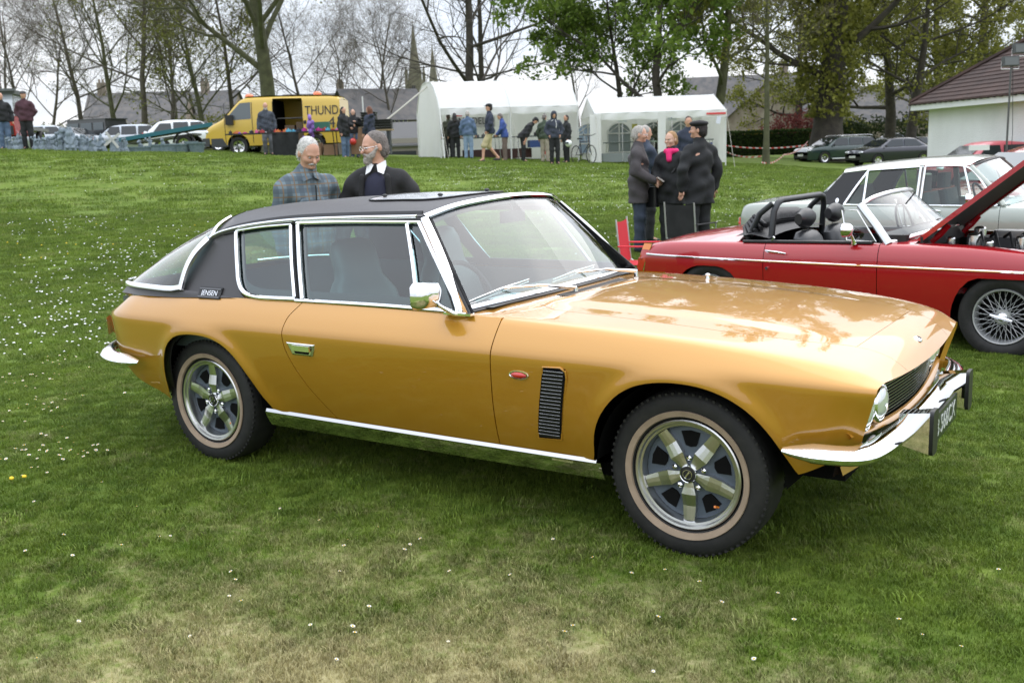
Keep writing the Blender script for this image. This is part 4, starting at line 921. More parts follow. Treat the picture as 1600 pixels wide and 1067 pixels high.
TL=[('bare_tree',bareA,16,100,'bare tree at the left edge above the two men',0,.95),
('bare_tree',bareC,82,88,'slim bare tree with drooping twigs right of the red lorry',1,.95),
('bare_tree',bareA,137,92,'bare forked tree behind the dark off-roader',2,1.15),
('bare_tree',bareB,190,85,'mossy bare tree behind the flatbed trailer',3,.95),
('bare_tree',bareA,228,80,'tall bare tree rising above the silver estate car',5,1.25),
('budding_tree',budD,322,80,'tree in pale green bud above the cab of the yellow van',1,1.0),
('bare_tree',bareB,282,100,'distant bare tree behind the white crossover',4,.9),
('great_tree',bigE,424,66,'huge spreading tree with thick trunk just behind the yellow van',2.2,1.0),
('bare_tree',bareC,265,78,'small twiggy tree above the white crossover',2.2,1.0),
('bare_tree',bareA,372,86,'bare tree filling the gap left of the huge trunk',3.1,1.1),
('bare_tree',bareC,55,96,'twiggy bare tree between the two leftmost trees',5.1,1.15),
('bare_tree',bareC,612,84,'rounded bare tree left of the church spires',2.9,.9),
('bare_tree',bareC,490,84,'twiggy bare tree right of the huge trunk behind the van',4,1.05),
('bare_tree',bareC,586,92,'small round-headed bare tree above the stone house',0.5,1.05),
('bare_tree',bareC,535,100,'thin bare tree over the back of the yellow van',2.5,1.0),
('many_stemmed_tree',bareF,737,64,'tall dark bare tree rising from behind the left marquee',.6,1.0),
('bare_tree',bareF,758,70,'bare tree leaning outward right of the tall one behind the marquee',3.9,.8),
('slender_tree',smallG,905,88,'slender grey bare tree between the two marquees',0,1.12),
('leafy_tree',leafH,1035,54,'tree in fresh green leaf above the right marquee',1.2,1.0),
('leafy_tree',leafH,965,58,'low green-leaved tree directly over the marquee roof',3.5,.72),
('leaning_tree',oliveI,1108,58,'leaning tree with mossy trunk at the right end of the marquees',-.62,.95),
('slim_tree',slimJ,1197,47,'slim straight trunk standing alone in front of the hedge',0,1.0),
('ivy_clad_tree',ivyK,1292,60,'enormous ivy-clad tree behind the dark green estate car',.5,1.0),
('olive_tree',oliveL,1386,74,'broad trunk under dense olive foliage left of the pavilion',2,1.0),
('olive_tree',oliveL,1422,66,'forked dark tree close to the pavilion wall',4.4,.85),
('olive_tree',oliveL,1540,78,'tall tree rising behind the pavilion roof',.2,1.15),
('olive_tree',oliveL,1240,92,'far tree filling the gap left of the ivy-clad trunk',3.3,.95),
('olive_tree',oliveL,1470,92,'far olive tree above the ridge of the pavilion',1.3,1.15),
]
for nm,res,px,D,lab,rz,s in TL: plant_tree(nm,res,px,D,lab,rz=rz,s=s)
# shrubs and hedges
def shrub(name,px,D,w_,h_,n,lm,label,ls=.12,py=245):
    p=foot(px,D,py); t=thing(name,label,'shrub',p); r=np.random.default_rng(int(px)); m=MB(); c=r.normal(size=(n,3)); c/=np.linalg.norm(c,axis=1)[:,None]; c*=r.uniform(.55,1.05,n)[:,None]*np.array([w_/2,w_/2,h_/2]); c*=1+.18*np.sin(c[:,:1]*3+c[:,2:]*4); c[:,2]+=h_*.5; c=c[c[:,2]>0]; add_leaves(m,c,r,ls); m.build('foliage',lm,t,smooth=False)
    m=MB()
    for k in range(5): a=k*1.3; m.tube([(0,0,-.1),(.1*w_*math.cos(a),.1*w_*math.sin(a),h_*.35),(.25*w_*math.cos(a),.25*w_*math.sin(a),h_*.75)],[.05,.03,.01],5)
    m.build('stem',bark,t)
shrub('copper_shrub',1243,88,5.5,3.6,3500,lf_red,'copper-leaved shrub in front of the stone hall')
shrub('gold_shrub',1187,90,5.5,2.0,2500,lf_yel,'golden shrub above the clipped hedge')
shrub('dark_shrub',1333,85,3,3.0,2500,lf_dark,'dark round shrub right of the ivy-clad trunk')
shrub('green_shrub',1312,92,5,3.6,3000,lf_olive,'loose green shrub behind the parked estate car')
shrub('green_shrub',250,95,9,3.2,4000,lf_olive,'low scrub behind the silver estate car')
shrub('green_shrub',120,95,10,3.0,4000,lf_olive,'low scrub behind the dark off-roader')
shrub('green_shrub',345,90,8,3.6,4000,lf_bud,'pale budding scrub behind the cab of the van')
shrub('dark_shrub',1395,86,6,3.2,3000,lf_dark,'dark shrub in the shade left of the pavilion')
shrub('green_shrub',40,105,9,2.6,3000,lf_olive,'low scrub at the far left behind the two men')
def hedge(name,px0,px1,D,h_,dep,label,n=9000):
    a,b=foot(px0,D),foot(px1,D); t=thing(name,label,'hedge',a); d=(b-a); L=d.length; d.normalize(); t.rotation_euler.z=math.atan2(d.y,d.x)
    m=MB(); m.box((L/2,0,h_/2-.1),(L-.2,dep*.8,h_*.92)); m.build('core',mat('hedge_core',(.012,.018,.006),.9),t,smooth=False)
    r=np.random.default_rng(3); k=n; c=np.stack([r.uniform(0,L,k),np.where(r.uniform(size=k)<.6,-dep/2+r.normal(0,.06,k),r.uniform(-dep/2,dep/2,k)),r.uniform(0,h_,k)],1); top=r.uniform(size=k)<.35; c[top,2]=h_+r.normal(0,.04,top.sum()); m=MB(); add_leaves(m,c,r,.07); m.build('foliage',leafmat('hedge_leaf',(.02,.04,.01),(.06,.10,.02)),t,smooth=False)
hedge('hedge',1105,1262,66,1.45,1.4,'clipped dark green hedge behind the marquee and slim trunk')
# ================================================================ buildings
stone=mat('stone_wall',(.20,.16,.13),.9,noise=(1.2,(.30,.255,.21),.35,.7),bump=(3,.6,.05))
slate_r=mat('slate_roof',(.10,.10,.105),.75,noise=(1.5,(.17,.155,.145),.35,.7)); darkglass=mat('dark_window',(.02,.023,.027),.08); whitef=mat('white_frame',(.7,.7,.68),.5)
def stone_house(name,px,D,w_,dep,wall,ridge,label,rot=0,wins=((-.3,1.4,1.2,1.5),(.3,1.4,1.2,1.5)),chim=(),py=245,dz=0,lintel=True):
    p=foot(px,D,py); t=thing(name,label,'house',(p[0],p[1],p[2]+dz),YAW*-1*0+math.atan2(RH[1],RH[0])+rot)
    m=MB(); hw=w_/2; m.add([(-hw,0,-2),(hw,0,-2),(hw,dep,-2),(-hw,dep,-2),(-hw,0,wall),(hw,0,wall),(hw,dep,wall),(-hw,dep,wall),(-hw,dep/2,ridge),(hw,dep/2,ridge)],[(0,1,5,4),(1,2,6,9,5),(2,3,7,6),(3,0,4,8,7)]); m.build('wall',stone,t,smooth=False)
    m=MB()
    n=int(ridge/.4)+4
    for s,y0 in ((1,-.35),(-1,dep+.35)):
        rows=[]
        for k in range(n+1):
            f=k/n; y=y0+(dep/2-y0)*f; z=wall-.25+(ridge+.12-wall+.25)*f
            rows.append([(-hw-.3,y,z),(hw+.3,y,z)]); rows.append([(-hw-.3,y,z-.05),(hw+.3,y,z-.05)])
        m.grid(rows)
    rf=m.build('roof',slate_r,t,smooth=False)
    for cx in chim:
        m=MB(); m.box((cx*w_,dep/2,ridge+.5),(.9,.7,1.6)); m.cyl((cx*w_-.2,dep/2,ridge+1.3),(cx*w_-.2,dep/2,ridge+1.7),.13); m.cyl((cx*w_+.2,dep/2,ridge+1.3),(cx*w_+.2,dep/2,ridge+1.7),.13); m.build('chimney',stone,rf,smooth=False)
    for fx,z,ww,hh in wins:
        x=fx*w_; m=MB(); m.box((x,.02,z),(ww,.06,hh)); wn=m.build('window',darkglass,t,smooth=False)
        m=MB(); nx_=max(1,int(ww/.35)); ny_=max(1,int(hh/.45))
        for i in range(nx_+1): m.box((x-ww/2+ww*i/nx_,-.03,z),(.06,.05,hh+.06))
        for i in range(ny_+1): m.box((x,-.034,z-hh/2+hh*i/ny_),(ww,.05,.06))
        fo=m.build('frame',whitef if lintel else stone,wn,smooth=False)
    return t
stone_house('stone_house',617,84,6.5,6,3.0,5.3,'stone house with white paned window between the van and the marquee',rot=.5,wins=((.08,2.0,1.5,1.5),),chim=())
# lean-to garage with grey roof next to it
p=foot(628,70,245); p.z-=1.1; t=thing('garage','low garage with sloping grey roof and dark doors left of the marquee','garage',p,math.atan2(RH[1],RH[0]))
m=MB(); m.box((0,2,.9),(5.4,4,2.6)); m.build('wall',mat('render_wall',(.33,.30,.26),.9),t,smooth=False)
m=MB(); m.add([(-2.9,-.3,1.75),(2.9,-.3,1.75),(2.9,4,3.4),(-2.9,4,3.4),(-2.9,-.3,1.65),(2.9,-.3,1.65),(2.9,4,3.3),(-2.9,4,3.3)],[(0,1,2,3),(7,6,5,4),(0,4,5,1),(0,3,7,4),(1,5,6,2)]); m.build('roof',mat('felt_roof',(.14,.14,.14),.8),t,smooth=False)
m=MB(); m.box((-.2,-.02,.5),(2.4,.05,1.7)); m.build('door',mat('garage_door',(.03,.035,.035),.6),t,smooth=False)
stone_house('stone_hall',1205,118,19,9,3.6,8.6,'long grey stone hall with steep slate roof beyond the hedge',rot=-.12,wins=((-.42,1.6,1.2,1.7),(-.25,1.6,2.2,1.7),(.0,1.6,2.2,1.7),(.2,1.6,2.2,1.7),(.4,1.6,1.0,1.5)),chim=(.1,),lintel=False)
stone_house('stone_cottage',1262,112,7,9,3.4,7.2,'gabled stone wing beside the copper shrub',rot=1.35,wins=((.0,1.6,1.0,1.4),),lintel=False)
stone_house('stone_cottage',1372,110,16,8,3.2,6.8,'low stone cottage seen under the trees left of the pavilion',rot=-.05,wins=((-.2,1.5,1.0,1.2),(.2,1.5,1.0,1.2)),chim=(-.3,))
stone_house('slate_roofed_house',212,118,11,9,3.4,7.4,'slate-roofed house behind the silver estate car',rot=.1,wins=((-.2,1.6,1.1,1.3),(.2,1.6,1.1,1.3)),chim=(-.38,))
stone_house('slate_roofed_house',295,124,10,9,3.4,7.8,'slate-roofed house behind the white crossover and budding tree',rot=-.1,wins=((-.2,1.6,1.1,1.3),(.2,1.6,1.1,1.3)),chim=(.1,))
stone_house('slate_roofed_house',505,118,8,9,3.4,7.0,'long slate-roofed house glimpsed behind the back of the van',rot=.15,wins=((-.2,1.6,1.1,1.3),),chim=(.3,))
# church with two spires
spire_st=mat('spire_stone',(.13,.125,.09),.9,noise=(.6,(.20,.18,.13),.35,.7))
def spire(px,D,tipy,basey,halfw,label,tower=True):
    p=foot(px,D,245); zt=CAM[2]+(245-tipy-(px-800)*.035+5)/F_PX*D; 
    hor=234+(800-px)*.036
    zt=CAM[2]+(hor-tipy)/F_PX*D; zb=CAM[2]+(hor-basey)/F_PX*D
    t=thing('church_spire',label,'church',(p[0],p[1],0),.4)
    m=MB(); prof=[(halfw,zb),(halfw*.97,zb+.3),(halfw*.52,zb+(zt-zb)*.5),(halfw*.46,zb+(zt-zb)*.52),(halfw*.48,zb+(zt-zb)*.53),(.05,zt),(0,zt+.1)]; m.lathe(prof,n=8); m.build('spire',spire_st,t,smooth=False)
    m=MB(); m.cyl((0,0,zt),(0,0,zt+1.6),.06,.04,5); m.build('finial',spire_st,t)
    m=MB(); m.box((0,0,zb/2),(halfw*2.0,halfw*2.0,zb)); m.build('tower',spire_st,t,smooth=False)
    for sx in (-1,1):
        for sy in (-1,1):
            m=MB(); m.box((sx*halfw*1.0,sy*halfw*1.0,zb-1),(halfw*.35,halfw*.35,4)); m.lathe([(halfw*.25,zb+1),(0,zb+(zt-zb)*.28)],(sx*halfw,sy*halfw,0),n=4); m.build('pinnacle',spire_st,t,smooth=False)
    for a in range(4):
        m=MB(); rot=Matrix.Rotation(a*math.pi/2,3,'Z'); m.box(rot@Vector((halfw*1.0,0,zb-2.2)),(.25,.7,2.2),rot); m.build('belfry_opening',darkglass,t,smooth=False)
spire(655,210,50,132,1.45,'taller dark church spire left of the marquee ridge')
spire(683,225,80,150,1.25,'shorter pale church spire just right of the taller one')
# pavilion
roof_tile=mat('red_roof_tile',(.034,.019,.016),.9,noise=(1.3,(.066,.036,.029),.35,.72),bump=(6,.5,.02)); wall_w=mat('white_harling',(.80,.80,.80),.9,bump=(22,.7,.03),noise=(.8,(.68,.68,.67),.35,.75))
# wall runs from corner at px 1450 D 34 toward the camera right
c0=foot(1448,33,262); c1=foot(1800,22,262); dv_=(c1-c0); dv_.z=0; Lp=dv_.length; az=math.atan2(dv_.y,dv_.x)
t=thing('pavilion','white rendered pavilion with brown tiled hip roof at the right edge','building',(c0.x,c0.y,-.15),az)
m=MB(); m.box((Lp/2,3.5,1.27),(Lp,7,2.54)); m.build('wall',wall_w,t,smooth=False)
E_=.42; H0=2.62
m=MB(); m.box((Lp/2,-E_+.02,H0-.06),(Lp+2*E_,.05,.17)); m.box((-E_+.02,3.5,H0-.06),(.05,7+2*E_,.17)); m.build('fascia',mat('white_board',(.72,.73,.72),.5),t,smooth=False)
m=MB(); m.box((Lp/2,-E_/2,H0-.12),(Lp+2*E_,E_,.03)); m.build('soffit',mat('soffit',(.55,.60,.52),.7),t,smooth=False)
m=MB(); 
for k in range(34): m.box((-E_+k*(Lp+2*E_)/33,-E_-.03,H0+.035),(.09,.06,.05))
m.build('gutter_bracket',black,t,smooth=False)['kind']='stuff'
rows_n=22; hip=3.9; RH_=2.75
def roofrow(k):
    f=k/rows_n; y=-E_-.06+(3.5+E_+.06)*f; x0=-E_-.06+(hip+E_)*f; z=H0+.06+RH_*f; return x0,y,z
tid=MB(); 
for k in range(rows_n):
    x0,y0,z0=roofrow(k); x1,y1,z1=roofrow(k+1); zl=z0+.03
    tid.add([(x0,y0,zl),(Lp+1,y0,zl),(Lp+1,y1,z1+.0),(x1,y1,z1+.0),(x0,y0,z0-.02),(Lp+1,y0,z0-.02)],[(0,1,2,3),(4,5,1,0)])
    xa=7-y0; tid.add([(x0,y0,zl),(x0,xa,zl),(x1,7-y1,z1),(x1,y1,z1),(x0,y0,z0-.02),(x0,xa,z0-.02)],[(3,2,1,0),(0,1,5,4)])
rf=tid.build('roof',roof_tile,t,smooth=False)
# single tiles laid proud on the visible slope
tm_=MB(); tm_.box((0,0,0),(.30,.27,.022)); tme=tm_.build('tile',roof_tile,rf,smooth=False); tilemesh=tme.data; bpy.data.objects.remove(tme)
ang=math.atan2(RH_,3.5+E_); cnt=0; r_=np.random.default_rng(8); extra=MB()
for k in range(rows_n-1):
    x0,y0,z0=roofrow(k); x=x0+.2+(.16 if k%2 else 0)
    while x<Lp*.56:
        pos=(x,y0+.10,z0+.055+r_.uniform(-.004,.006)); x+=.33
        if cnt<300:
            ob=bpy.data.objects.new('roof_tile',tilemesh); COL.objects.link(ob); ob.parent=rf; ob.location=pos; ob.rotation_euler=(ang+r_.normal(0,.02),r_.normal(0,.01),r_.normal(0,.02)); cnt+=1
        else: extra.box(pos,(.30,.27,.022),Matrix.Rotation(ang,3,'X'))
if extra.v: extra.build('roof_tiles',roof_tile,rf,smooth=False)['kind']='stuff'
m=MB(); m.tube([(-E_,-E_,H0+.12),(hip,3.5,H0+RH_+.12),(Lp+1,3.5,H0+RH_+.12)],.09,6); m.build('ridge',roof_tile,t)
# floodlight mast in front of the wall
c=foot(1571,20,262); t=thing('floodlight_mast','thin steel mast carrying floodlights in front of the pavilion wall','floodlight',(c.x,c.y,-.1))
m=MB(); m.tube([(0,0,0),(0,0,3.0)],[.022,.018],8); m.build('pole',mat('steel',(.12,.12,.12),.4,.7),t)
m=MB(); m.tube([(.05,0,.1),(.09,.02,1.6),(.03,0,2.9)],.006,5); m.build('cable',black,t)
for dx,dz,dy in ((-.02,2.98,0),(.22,3.22,.1)):
    m=MB(); rr_=Matrix.Rotation(math.atan2(RH[1],RH[0]),3,'Z'); o_=rr_@Vector((dx,dy,dz)); m.box(o_,(.30,.10,.18),rr_@Matrix.Rotation(R(-8),3,'X')); fl=m.build('floodlight',mat('lamp_housing',(.06,.065,.065),.4),t,smooth=False)
    m=MB(); m.box(o_+rr_@Vector((0,-.054,0)),(.26,.01,.14),rr_@Matrix.Rotation(R(-8),3,'X')); m.build('lens',mat('lamp_lens',(.10,.11,.11),.15),fl,smooth=False)
    m=MB(); m.tube([o_+rr_@Vector((-.17,0,0)),o_+rr_@Vector((-.17,0,-.14)),o_+rr_@Vector((.17,0,-.14)),o_+rr_@Vector((.17,0,0))],.008,5); m.build('bracket',chrome_dull,fl)
# ================================================================ other vehicles
def zl_fn(base,arches):
    """arches: list of (centre x, half width, top z)"""
    def f(x):
        z=base(x) if callable(base) else base
        for cx,hw,zt in arches:
            u=abs(x-cx)/hw
            if u<1: z=max(z,(zt-.0)*(1-u**2.6)**.5 + z*(1-(1-u**2.6)**.5))
        return z
    return f
def car_xs(x0,x1,arches,st=.06):
    xs=list(np.linspace(x0,x1,int((x1-x0)/st)+2))
    for cx,hw,zt in arches:
        for u in (-1,-.995,-.98,-.95,-.9,-.8,-.65,.65,.8,.9,.95,.98,.995,1):
            if x0<cx+u*hw<x1: xs.append(cx+u*hw)
    return uniq(xs,.004)
def body_col(x,W,zl,zc,cr,deck,insb=.06,insa=.07,na=10,nb=8,nd=8,bulge=.012):
    Wx=float(W(x)); z0=zl(x); zcx=float(zc(x)) if callable(zc) else zc; c=float(cr(x)); z0=min(z0,zcx-.02); out=[]
    for t in np.linspace(0,1,na): z=z0+(zcx-z0)*t; u=max(0,(zcx-z)/max(zcx-.2,.1)); out.append((x,-(Wx-insb*u**1.7),z))
    for t in np.linspace(0,1,nb)[1:]: a=t*math.pi/2; z=zcx+(c-zcx)*math.sin(a)**.95; out.append((x,-(Wx-insa*(1-math.cos(a))),z))
    if deck is not None:
        yc=Wx-insa; d=float(deck(x))
        for t in np.linspace(1,0,nd)[1:]: out.append((x,-yc*t,c+(d-c)*(1-t**2.2)))
    return out
def panel(name,cols,m,root,mirror=True,**k):
    q=MB(); q.grid(cols); o=q.build(name,m,root,**k)
    if mirror: q.v=[(a,-b,c) for a,b,c in q.v]; q.f=[f[::-1] for f in q.f]; q.build(name,m,root,**k)
    return o
def bothr(name,q,mt,root,**k): return both(name,q,mt,root,**k)
def plain_wheel(root,x,y,r,wd,hub=chrome_dull,z=None,spokes=6,rr=.62):
    z=r if z is None else z; sg=-1 if y<0 else 1
    q=MB(); q.lathe([(r*rr,-.4*wd),(r*.72,-.5*wd),(r*.93,-.48*wd),(r,-.3*wd),(r,.3*wd),(r*.93,.48*wd),(r*rr,.4*wd)],(0,0,0),'Y',32); w_=q.build('wheel',rubber,root); w_.location=(x,y,z)
    if sg>0: w_.rotation_euler=(0,0,math.pi)
    q=MB(); q.lathe([(r*rr,-.42*wd),(r*rr*.93,-.36*wd),(r*rr*.8,-.30*wd),(r*.18,-.33*wd),(r*.15,-.42*wd),(0,-.42*wd)],(0,0,0),'Y',24); q.build('rim',hub,w_)
    q=MB()
    for k in range(spokes):
        a=2*math.pi*(k+.5)/spokes; q.box((r*rr*.60*math.cos(a),-.315*wd,r*rr*.60*math.sin(a)),(r*.22,.01,r*.10),Matrix.Rotation(-a,3,'Y'))
    q.build('rim_openings',void,w_,smooth=False)['kind']='stuff'
    return w_
# ---- red roadster -------------------------------------------------
redp=mat('red_paint',(.38,.006,.012),.25,.05,coat=1,coatr=.02)
a_=R(-4.26); A0=Vector((.227,3.793,-.035)); nn=Vector((-math.sin(a_),math.cos(a_),0))
road=thing('roadster','red open two-seat roadster with raised bonnet, roll bar and wire wheels behind the gold coupe','car',A0+nn*.76,a_)
RWd=pchip([-.10,.0,.3,.8,1.6,2.6,3.2,3.6,3.78],[.60,.66,.725,.752,.76,.76,.745,.70,.60])
Rcr=pchip([-.10,.05,.40,1.1,2.05,2.6,3.06,3.5,3.78],[.60,.735,.772,.785,.800,.795,.765,.72,.62])
Rdk=pchip([-.10,.05,.40,.80,.95,1.9,2.1,2.35],[.62,.745,.83,.872,.87,.86,.86,.85])
RA2=[(.66,.315,.585),(2.93,.35,.62)]
Rzl=zl_fn(lambda x: float(np.interp(x,[-.1,.3,1,2.6,3.4,3.8],[.42,.34,.25,.25,.34,.42])),RA2)
rx=lambda a,b:[x for x in car_xs(-.10,3.78,RA2) if a<x<b]
Rc=lambda x,deck=None: body_col(x,RWd,Rzl,.60,Rcr,deck,insb=.07,insa=.085)
panel('rear_wing',[Rc(x,Rdk) for x in [-.10]+rx(-.10,.93)+[.93]],redp,road)
panel('rear_wing',[Rc(x) for x in [.93]+rx(.93,1.148)+[1.148]],redp,road)
panel('door',[Rc(x) for x in [1.153]+rx(1.153,2.055)+[2.055]],redp,road)
panel('scuttle',[Rc(x,Rdk) for x in [2.06]+rx(2.06,2.30)+[2.30]],redp,road)
def ring(x):
    c=Rc(x,lambda u: float(Rcr(u))+.01); n=10+7; return c[:n+1]
panel('front_wing',[ring(x) for x in [2.30]+rx(2.30,3.76)+[3.76]],redp,road)
panel('nose',[Rc(x,lambda u: float(Rcr(u))+.05*(3.8-u)/.3) for x in np.linspace(3.5,3.78,6)],redp,road)
q=MB(); q.box((1.9,0,.24),(3.2,1.2,.05)); q.box((3.0,0,.50),(1.3,1.0,.06)); q.box((2.31,0,.55),(.03,1.3,.5)); q.box((3.55,0,.5),(.03,1.2,.4)); q.box((.92,0,.55),(.03,1.3,.5))
for s in (-1,1): q.box((2.9,s*.52,.62),(1.3,.02,.26)); q.box((1.6,s*.66,.50),(1.3,.03,.5)); q.box((.5,s*.5,.5),(.9,.02,.4))
q.build('chassis',void,road,smooth=False)
q=MB(); q.strip([(x,-(float(RWd(x))-.003),float(np.interp(x,[0,1.15,2.05,3.7],[.650,.640,.635,.63]))) for x in np.linspace(.03,3.6,40)],(0,-1,.1),.014,.010); bothr('side_moulding',q,chrome,road)
for s in (-1,1):
    q=MB(); q.grid([[(x+dx,s*(float(RWd(max(x+dx,-.1)))*1.0+.004-.04*max(0,(z-.62)/.13)),z) for x,z in ((.055,.735),(.02,.66),(-.02,.56),(-.045,.49))] for dx in (-.075,-.04,0.02)]); q.v=[(a,b,c) for a,b,c in q.v]; q.build('tail_light',redlens,road)
    q=MB(); q.grid([[(x+dx,s*(float(RWd(max(x+dx,-.1)))*1.0+.007-.04*max(0,(z-.62)/.13)),z) for x,z in ((.055,.737),(.035,.685))] for dx in (-.075,-.04,0.02)]); q.build('indicator',orangelens,road)
    q=MB(); q.tube([(x+.022,s*(float(RWd(x))+.006-.04*max(0,(z-.62)/.13)),z) for x,z in ((.058,.745),(.02,.66),(-.02,.56),(-.045,.48))],.005,5); q.build('lamp_surround',chrome,road)
def wire_wheel(x,y):
    r=.305; q=MB(); q.lathe([(.20,-.055),(.215,-.072),(.26,-.080),(.292,-.068),(.304,-.04),(.305,.04),(.29,.07),(.2,.06)],(0,0,0),'Y',56); w_=q.build('wheel',rubber,road); w_.location=(x,y,r)
    if y>0: w_.rotation_euler=(0,0,math.pi)
    q=MB(); q.lathe([(.202,-.052),(.196,-.068),(.188,-.066),(.182,-.045),(.178,.0),(.182,.05)],(0,0,0),'Y',56); q.build('rim',mat('silver_rim',(.5,.51,.52),.35,.5),w_)
    q=MB(); q.lathe([(.045,-.0),(.055,-.06),(.05,-.068),(.03,-.068)],(0,0,0),'Y',20); q.build('hub',mat('silver_rim',(.5,.5,.5),.35,.5),w_)
    for k in range(48):
        a=2*math.pi*k/48; b=a+(.55 if k%2 else -.55); q=MB(); h0=-.055 if k%4<2 else -.01; q.tube([(.048*math.cos(b),h0,.048*math.sin(b)),(.183*math.cos(a),-.05 if k%2 else -.02,.183*math.sin(a))],.0022,4,cap=False); q.build('wire_spoke',MATS['silver_rim'],w_,smooth=False)
    q=MB(); q.lathe([(.034,-.065),(.036,-.082),(.022,-.100),(0,-.105)],(0,0,0),'Y',16); q.tube([(-.075,-.098,.018),(-.03,-.094,.006),(.03,-.094,-.006),(.075,-.098,-.018)],[.010,.017,.017,.010],6); q.build('knock_off_nut',chrome,w_)
    q=MB(); q.lathe([(.06,.02),(.17,.03),(.17,.06)],(0,0,0),'Y',24); q.build('brake_drum',void,w_)
wire_wheel(2.93,-.640); wire_wheel(.66,-.640); wire_wheel(2.93,.640); wire_wheel(.66,.640)
# handle, lock, mirror
q=MB(); q.tube([(1.17,-.765,.722),(1.19,-.785,.724),(1.30,-.787,.716),(1.345,-.768,.706)],[.008,.010,.009,.006],8); q.build('door_handle',chrome,road)
q=MB(); q.cyl((1.185,-.755,.585),(1.185,-.772,.585),.012); q.build('door_lock',chrome,road)
q=MB(); q.lathe([(.0,.05),(.03,.045),(.052,.02),(.058,-.02),(.055,-.03)],(1.84,-.80,.915),'X',16); q.v=[(a,-.80+(b+.80)*1.05,.905+(c-.915)*.95) for a,b,c in q.v]; q.tube([(1.86,-.78,.875),(1.865,-.735,.83),(1.87,-.72,.795)],[.010,.012,.022],8); mm_=q.build('door_mirror',chrome,road)
q=MB(); q.lathe([(0,0),(.053,0)],(1.808,-.80,.905),'X',16); q.build('mirror_glass',MATS['mirror_glass'],mm_)
q=MB(); q.tube([(1.20,-.70,.80),(1.22,-.70,.825),(1.21,-.70,.83)],.008,6); q.build('door_catch',chrome,road)
q=MB(); q.strip([(x,-(float(RWd(x))-.075),float(Rcr(x))+.002) for x in np.linspace(.95,2.0,16)],(0,0,1),.05,.014); bothr('cockpit_edge',q,black,road)
# windscreen: base (2.16,z .82) sweep, top (1.95.., z1.15)
wb=cr_curve([(2.09,-.665,.800),(2.26,-.50,.850),(2.33,-.25,.872),(2.345,0,.878)],16); wt=cr_curve([(1.885,-.585,1.085),(1.93,-.50,1.125),(1.965,-.25,1.150),(1.975,0,1.155)],16)
G=[[wb[i]*(1-s)+wt[i]*s for i in range(16)] for s in np.linspace(0,1,8)]; WG=np.array(G)
q=MB(); q.grid(WG); q.mirror(); q.build('windscreen',glassmat('clear_glass',(.90,.93,.93),1.3,1.45,.015),road)
for nm,P,wd in (('windscreen_frame',wb,.030),('windscreen_frame',wt+np.array([0,0,.006]),.030)):
    q=MB(); q.strip([tuple(p) for p in P],(.7,-.1,.7),wd,.014); bothr(nm,q,chrome_dull,road)
q=MB(); q.strip([(2.115,-.675,.795),(2.0,-.635,.935),(1.865,-.60,1.085)],(.5,-.8,.3),.055,.022); bothr('windscreen_pillar',q,mat('satin_frame',(.6,.62,.63),.3,.8),road)
vg=[(1.865,-.655,1.045),(1.745,-.655,1.045),(1.80,-.69,.815),(2.02,-.69,.815)]
q=MB(); q.add(vg,[(0,1,2,3)]); bothr('quarterlight',q,MATS['clear_glass'],road,smooth=False)
q=MB(); q.tube(vg,.009,6,closed=True); bothr('quarterlight_frame',q,chrome_dull,road)
for b0,b1,c0,c1 in (((2.36,-.33,.875),(2.22,-.05,.93),(2.18,-.42,.905),(2.285,.05,.935)),((2.37,.25,.88),(2.27,.50,.93),(2.30,.15,.925),(2.24,.56,.93))):
    q=MB(); q.tube([b0,b1],[.006,.004],5); wo=q.build('wiper',chrome_dull,road); q=MB(); q.tube([c0,c1],.006,5,squash=(1,.6)); q.build('wiper_blade',black,wo)
q=MB(); q.tube([(2.10,0,1.15),(2.05,0,1.08)],.006,5); q.rbox((2.0,0,1.08),(.03,.2,.06),.012); q.build('interior_mirror',black,road)
# seats with headrests, facing forward
def rseat(y):
    q=MB(); rows=[]
    for z,w_,t,dx in ((.42,.40,.16,.12),(.55,.44,.17,.07),(.70,.44,.16,.02),(.80,.40,.14,-.01),(.845,.28,.11,-.02),(.86,.12,.05,-.02)):
        rows.append([(1.36+dx+t/2*(abs(math.cos(a))**.6)*(1 if math.cos(a)>0 else -1),y+w_/2*(abs(math.sin(a))**.55)*(1 if math.sin(a)>0 else -1),z) for a in np.linspace(0,2*math.pi,24,endpoint=False)])
    q.grid(rows,closed_v=True); q.f.append(tuple(range(5*24,6*24))); q.mi.append(0); q.rbox((1.62,y,.40),(.48,.46,.16),.08); o=q.build('seat',leather,road)
    for dy in (-.12,-.06,0,.06,.12):
        q=MB(); q.tube([(1.445-.18*max(0,z-.5),y+dy,z) for z in (.55,.62,.70,.78)],.006,4); q.build('seat_pleat',leather,o)
    q=MB(); rows=[]
    for i in range(9):
        a=-1+2*i/8; rr=math.sqrt(max(0,1-a*a)); rows.append([(1.33+.055*c_*max(rr,.25)**.4,y+a*.155,.955+.085*s_*max(rr,.55)) for c_,s_ in [(math.cos(b),math.sin(b)) for b in np.linspace(0,2*math.pi,16,endpoint=False)]])
    q.grid(rows,closed_v=True); q.f+= [tuple(range(16)),tuple(range(8*16,9*16))]; q.mi+=[0,0]; q.build('headrest',leather,o)
rseat(-.33); rseat(.33)
q=MB()
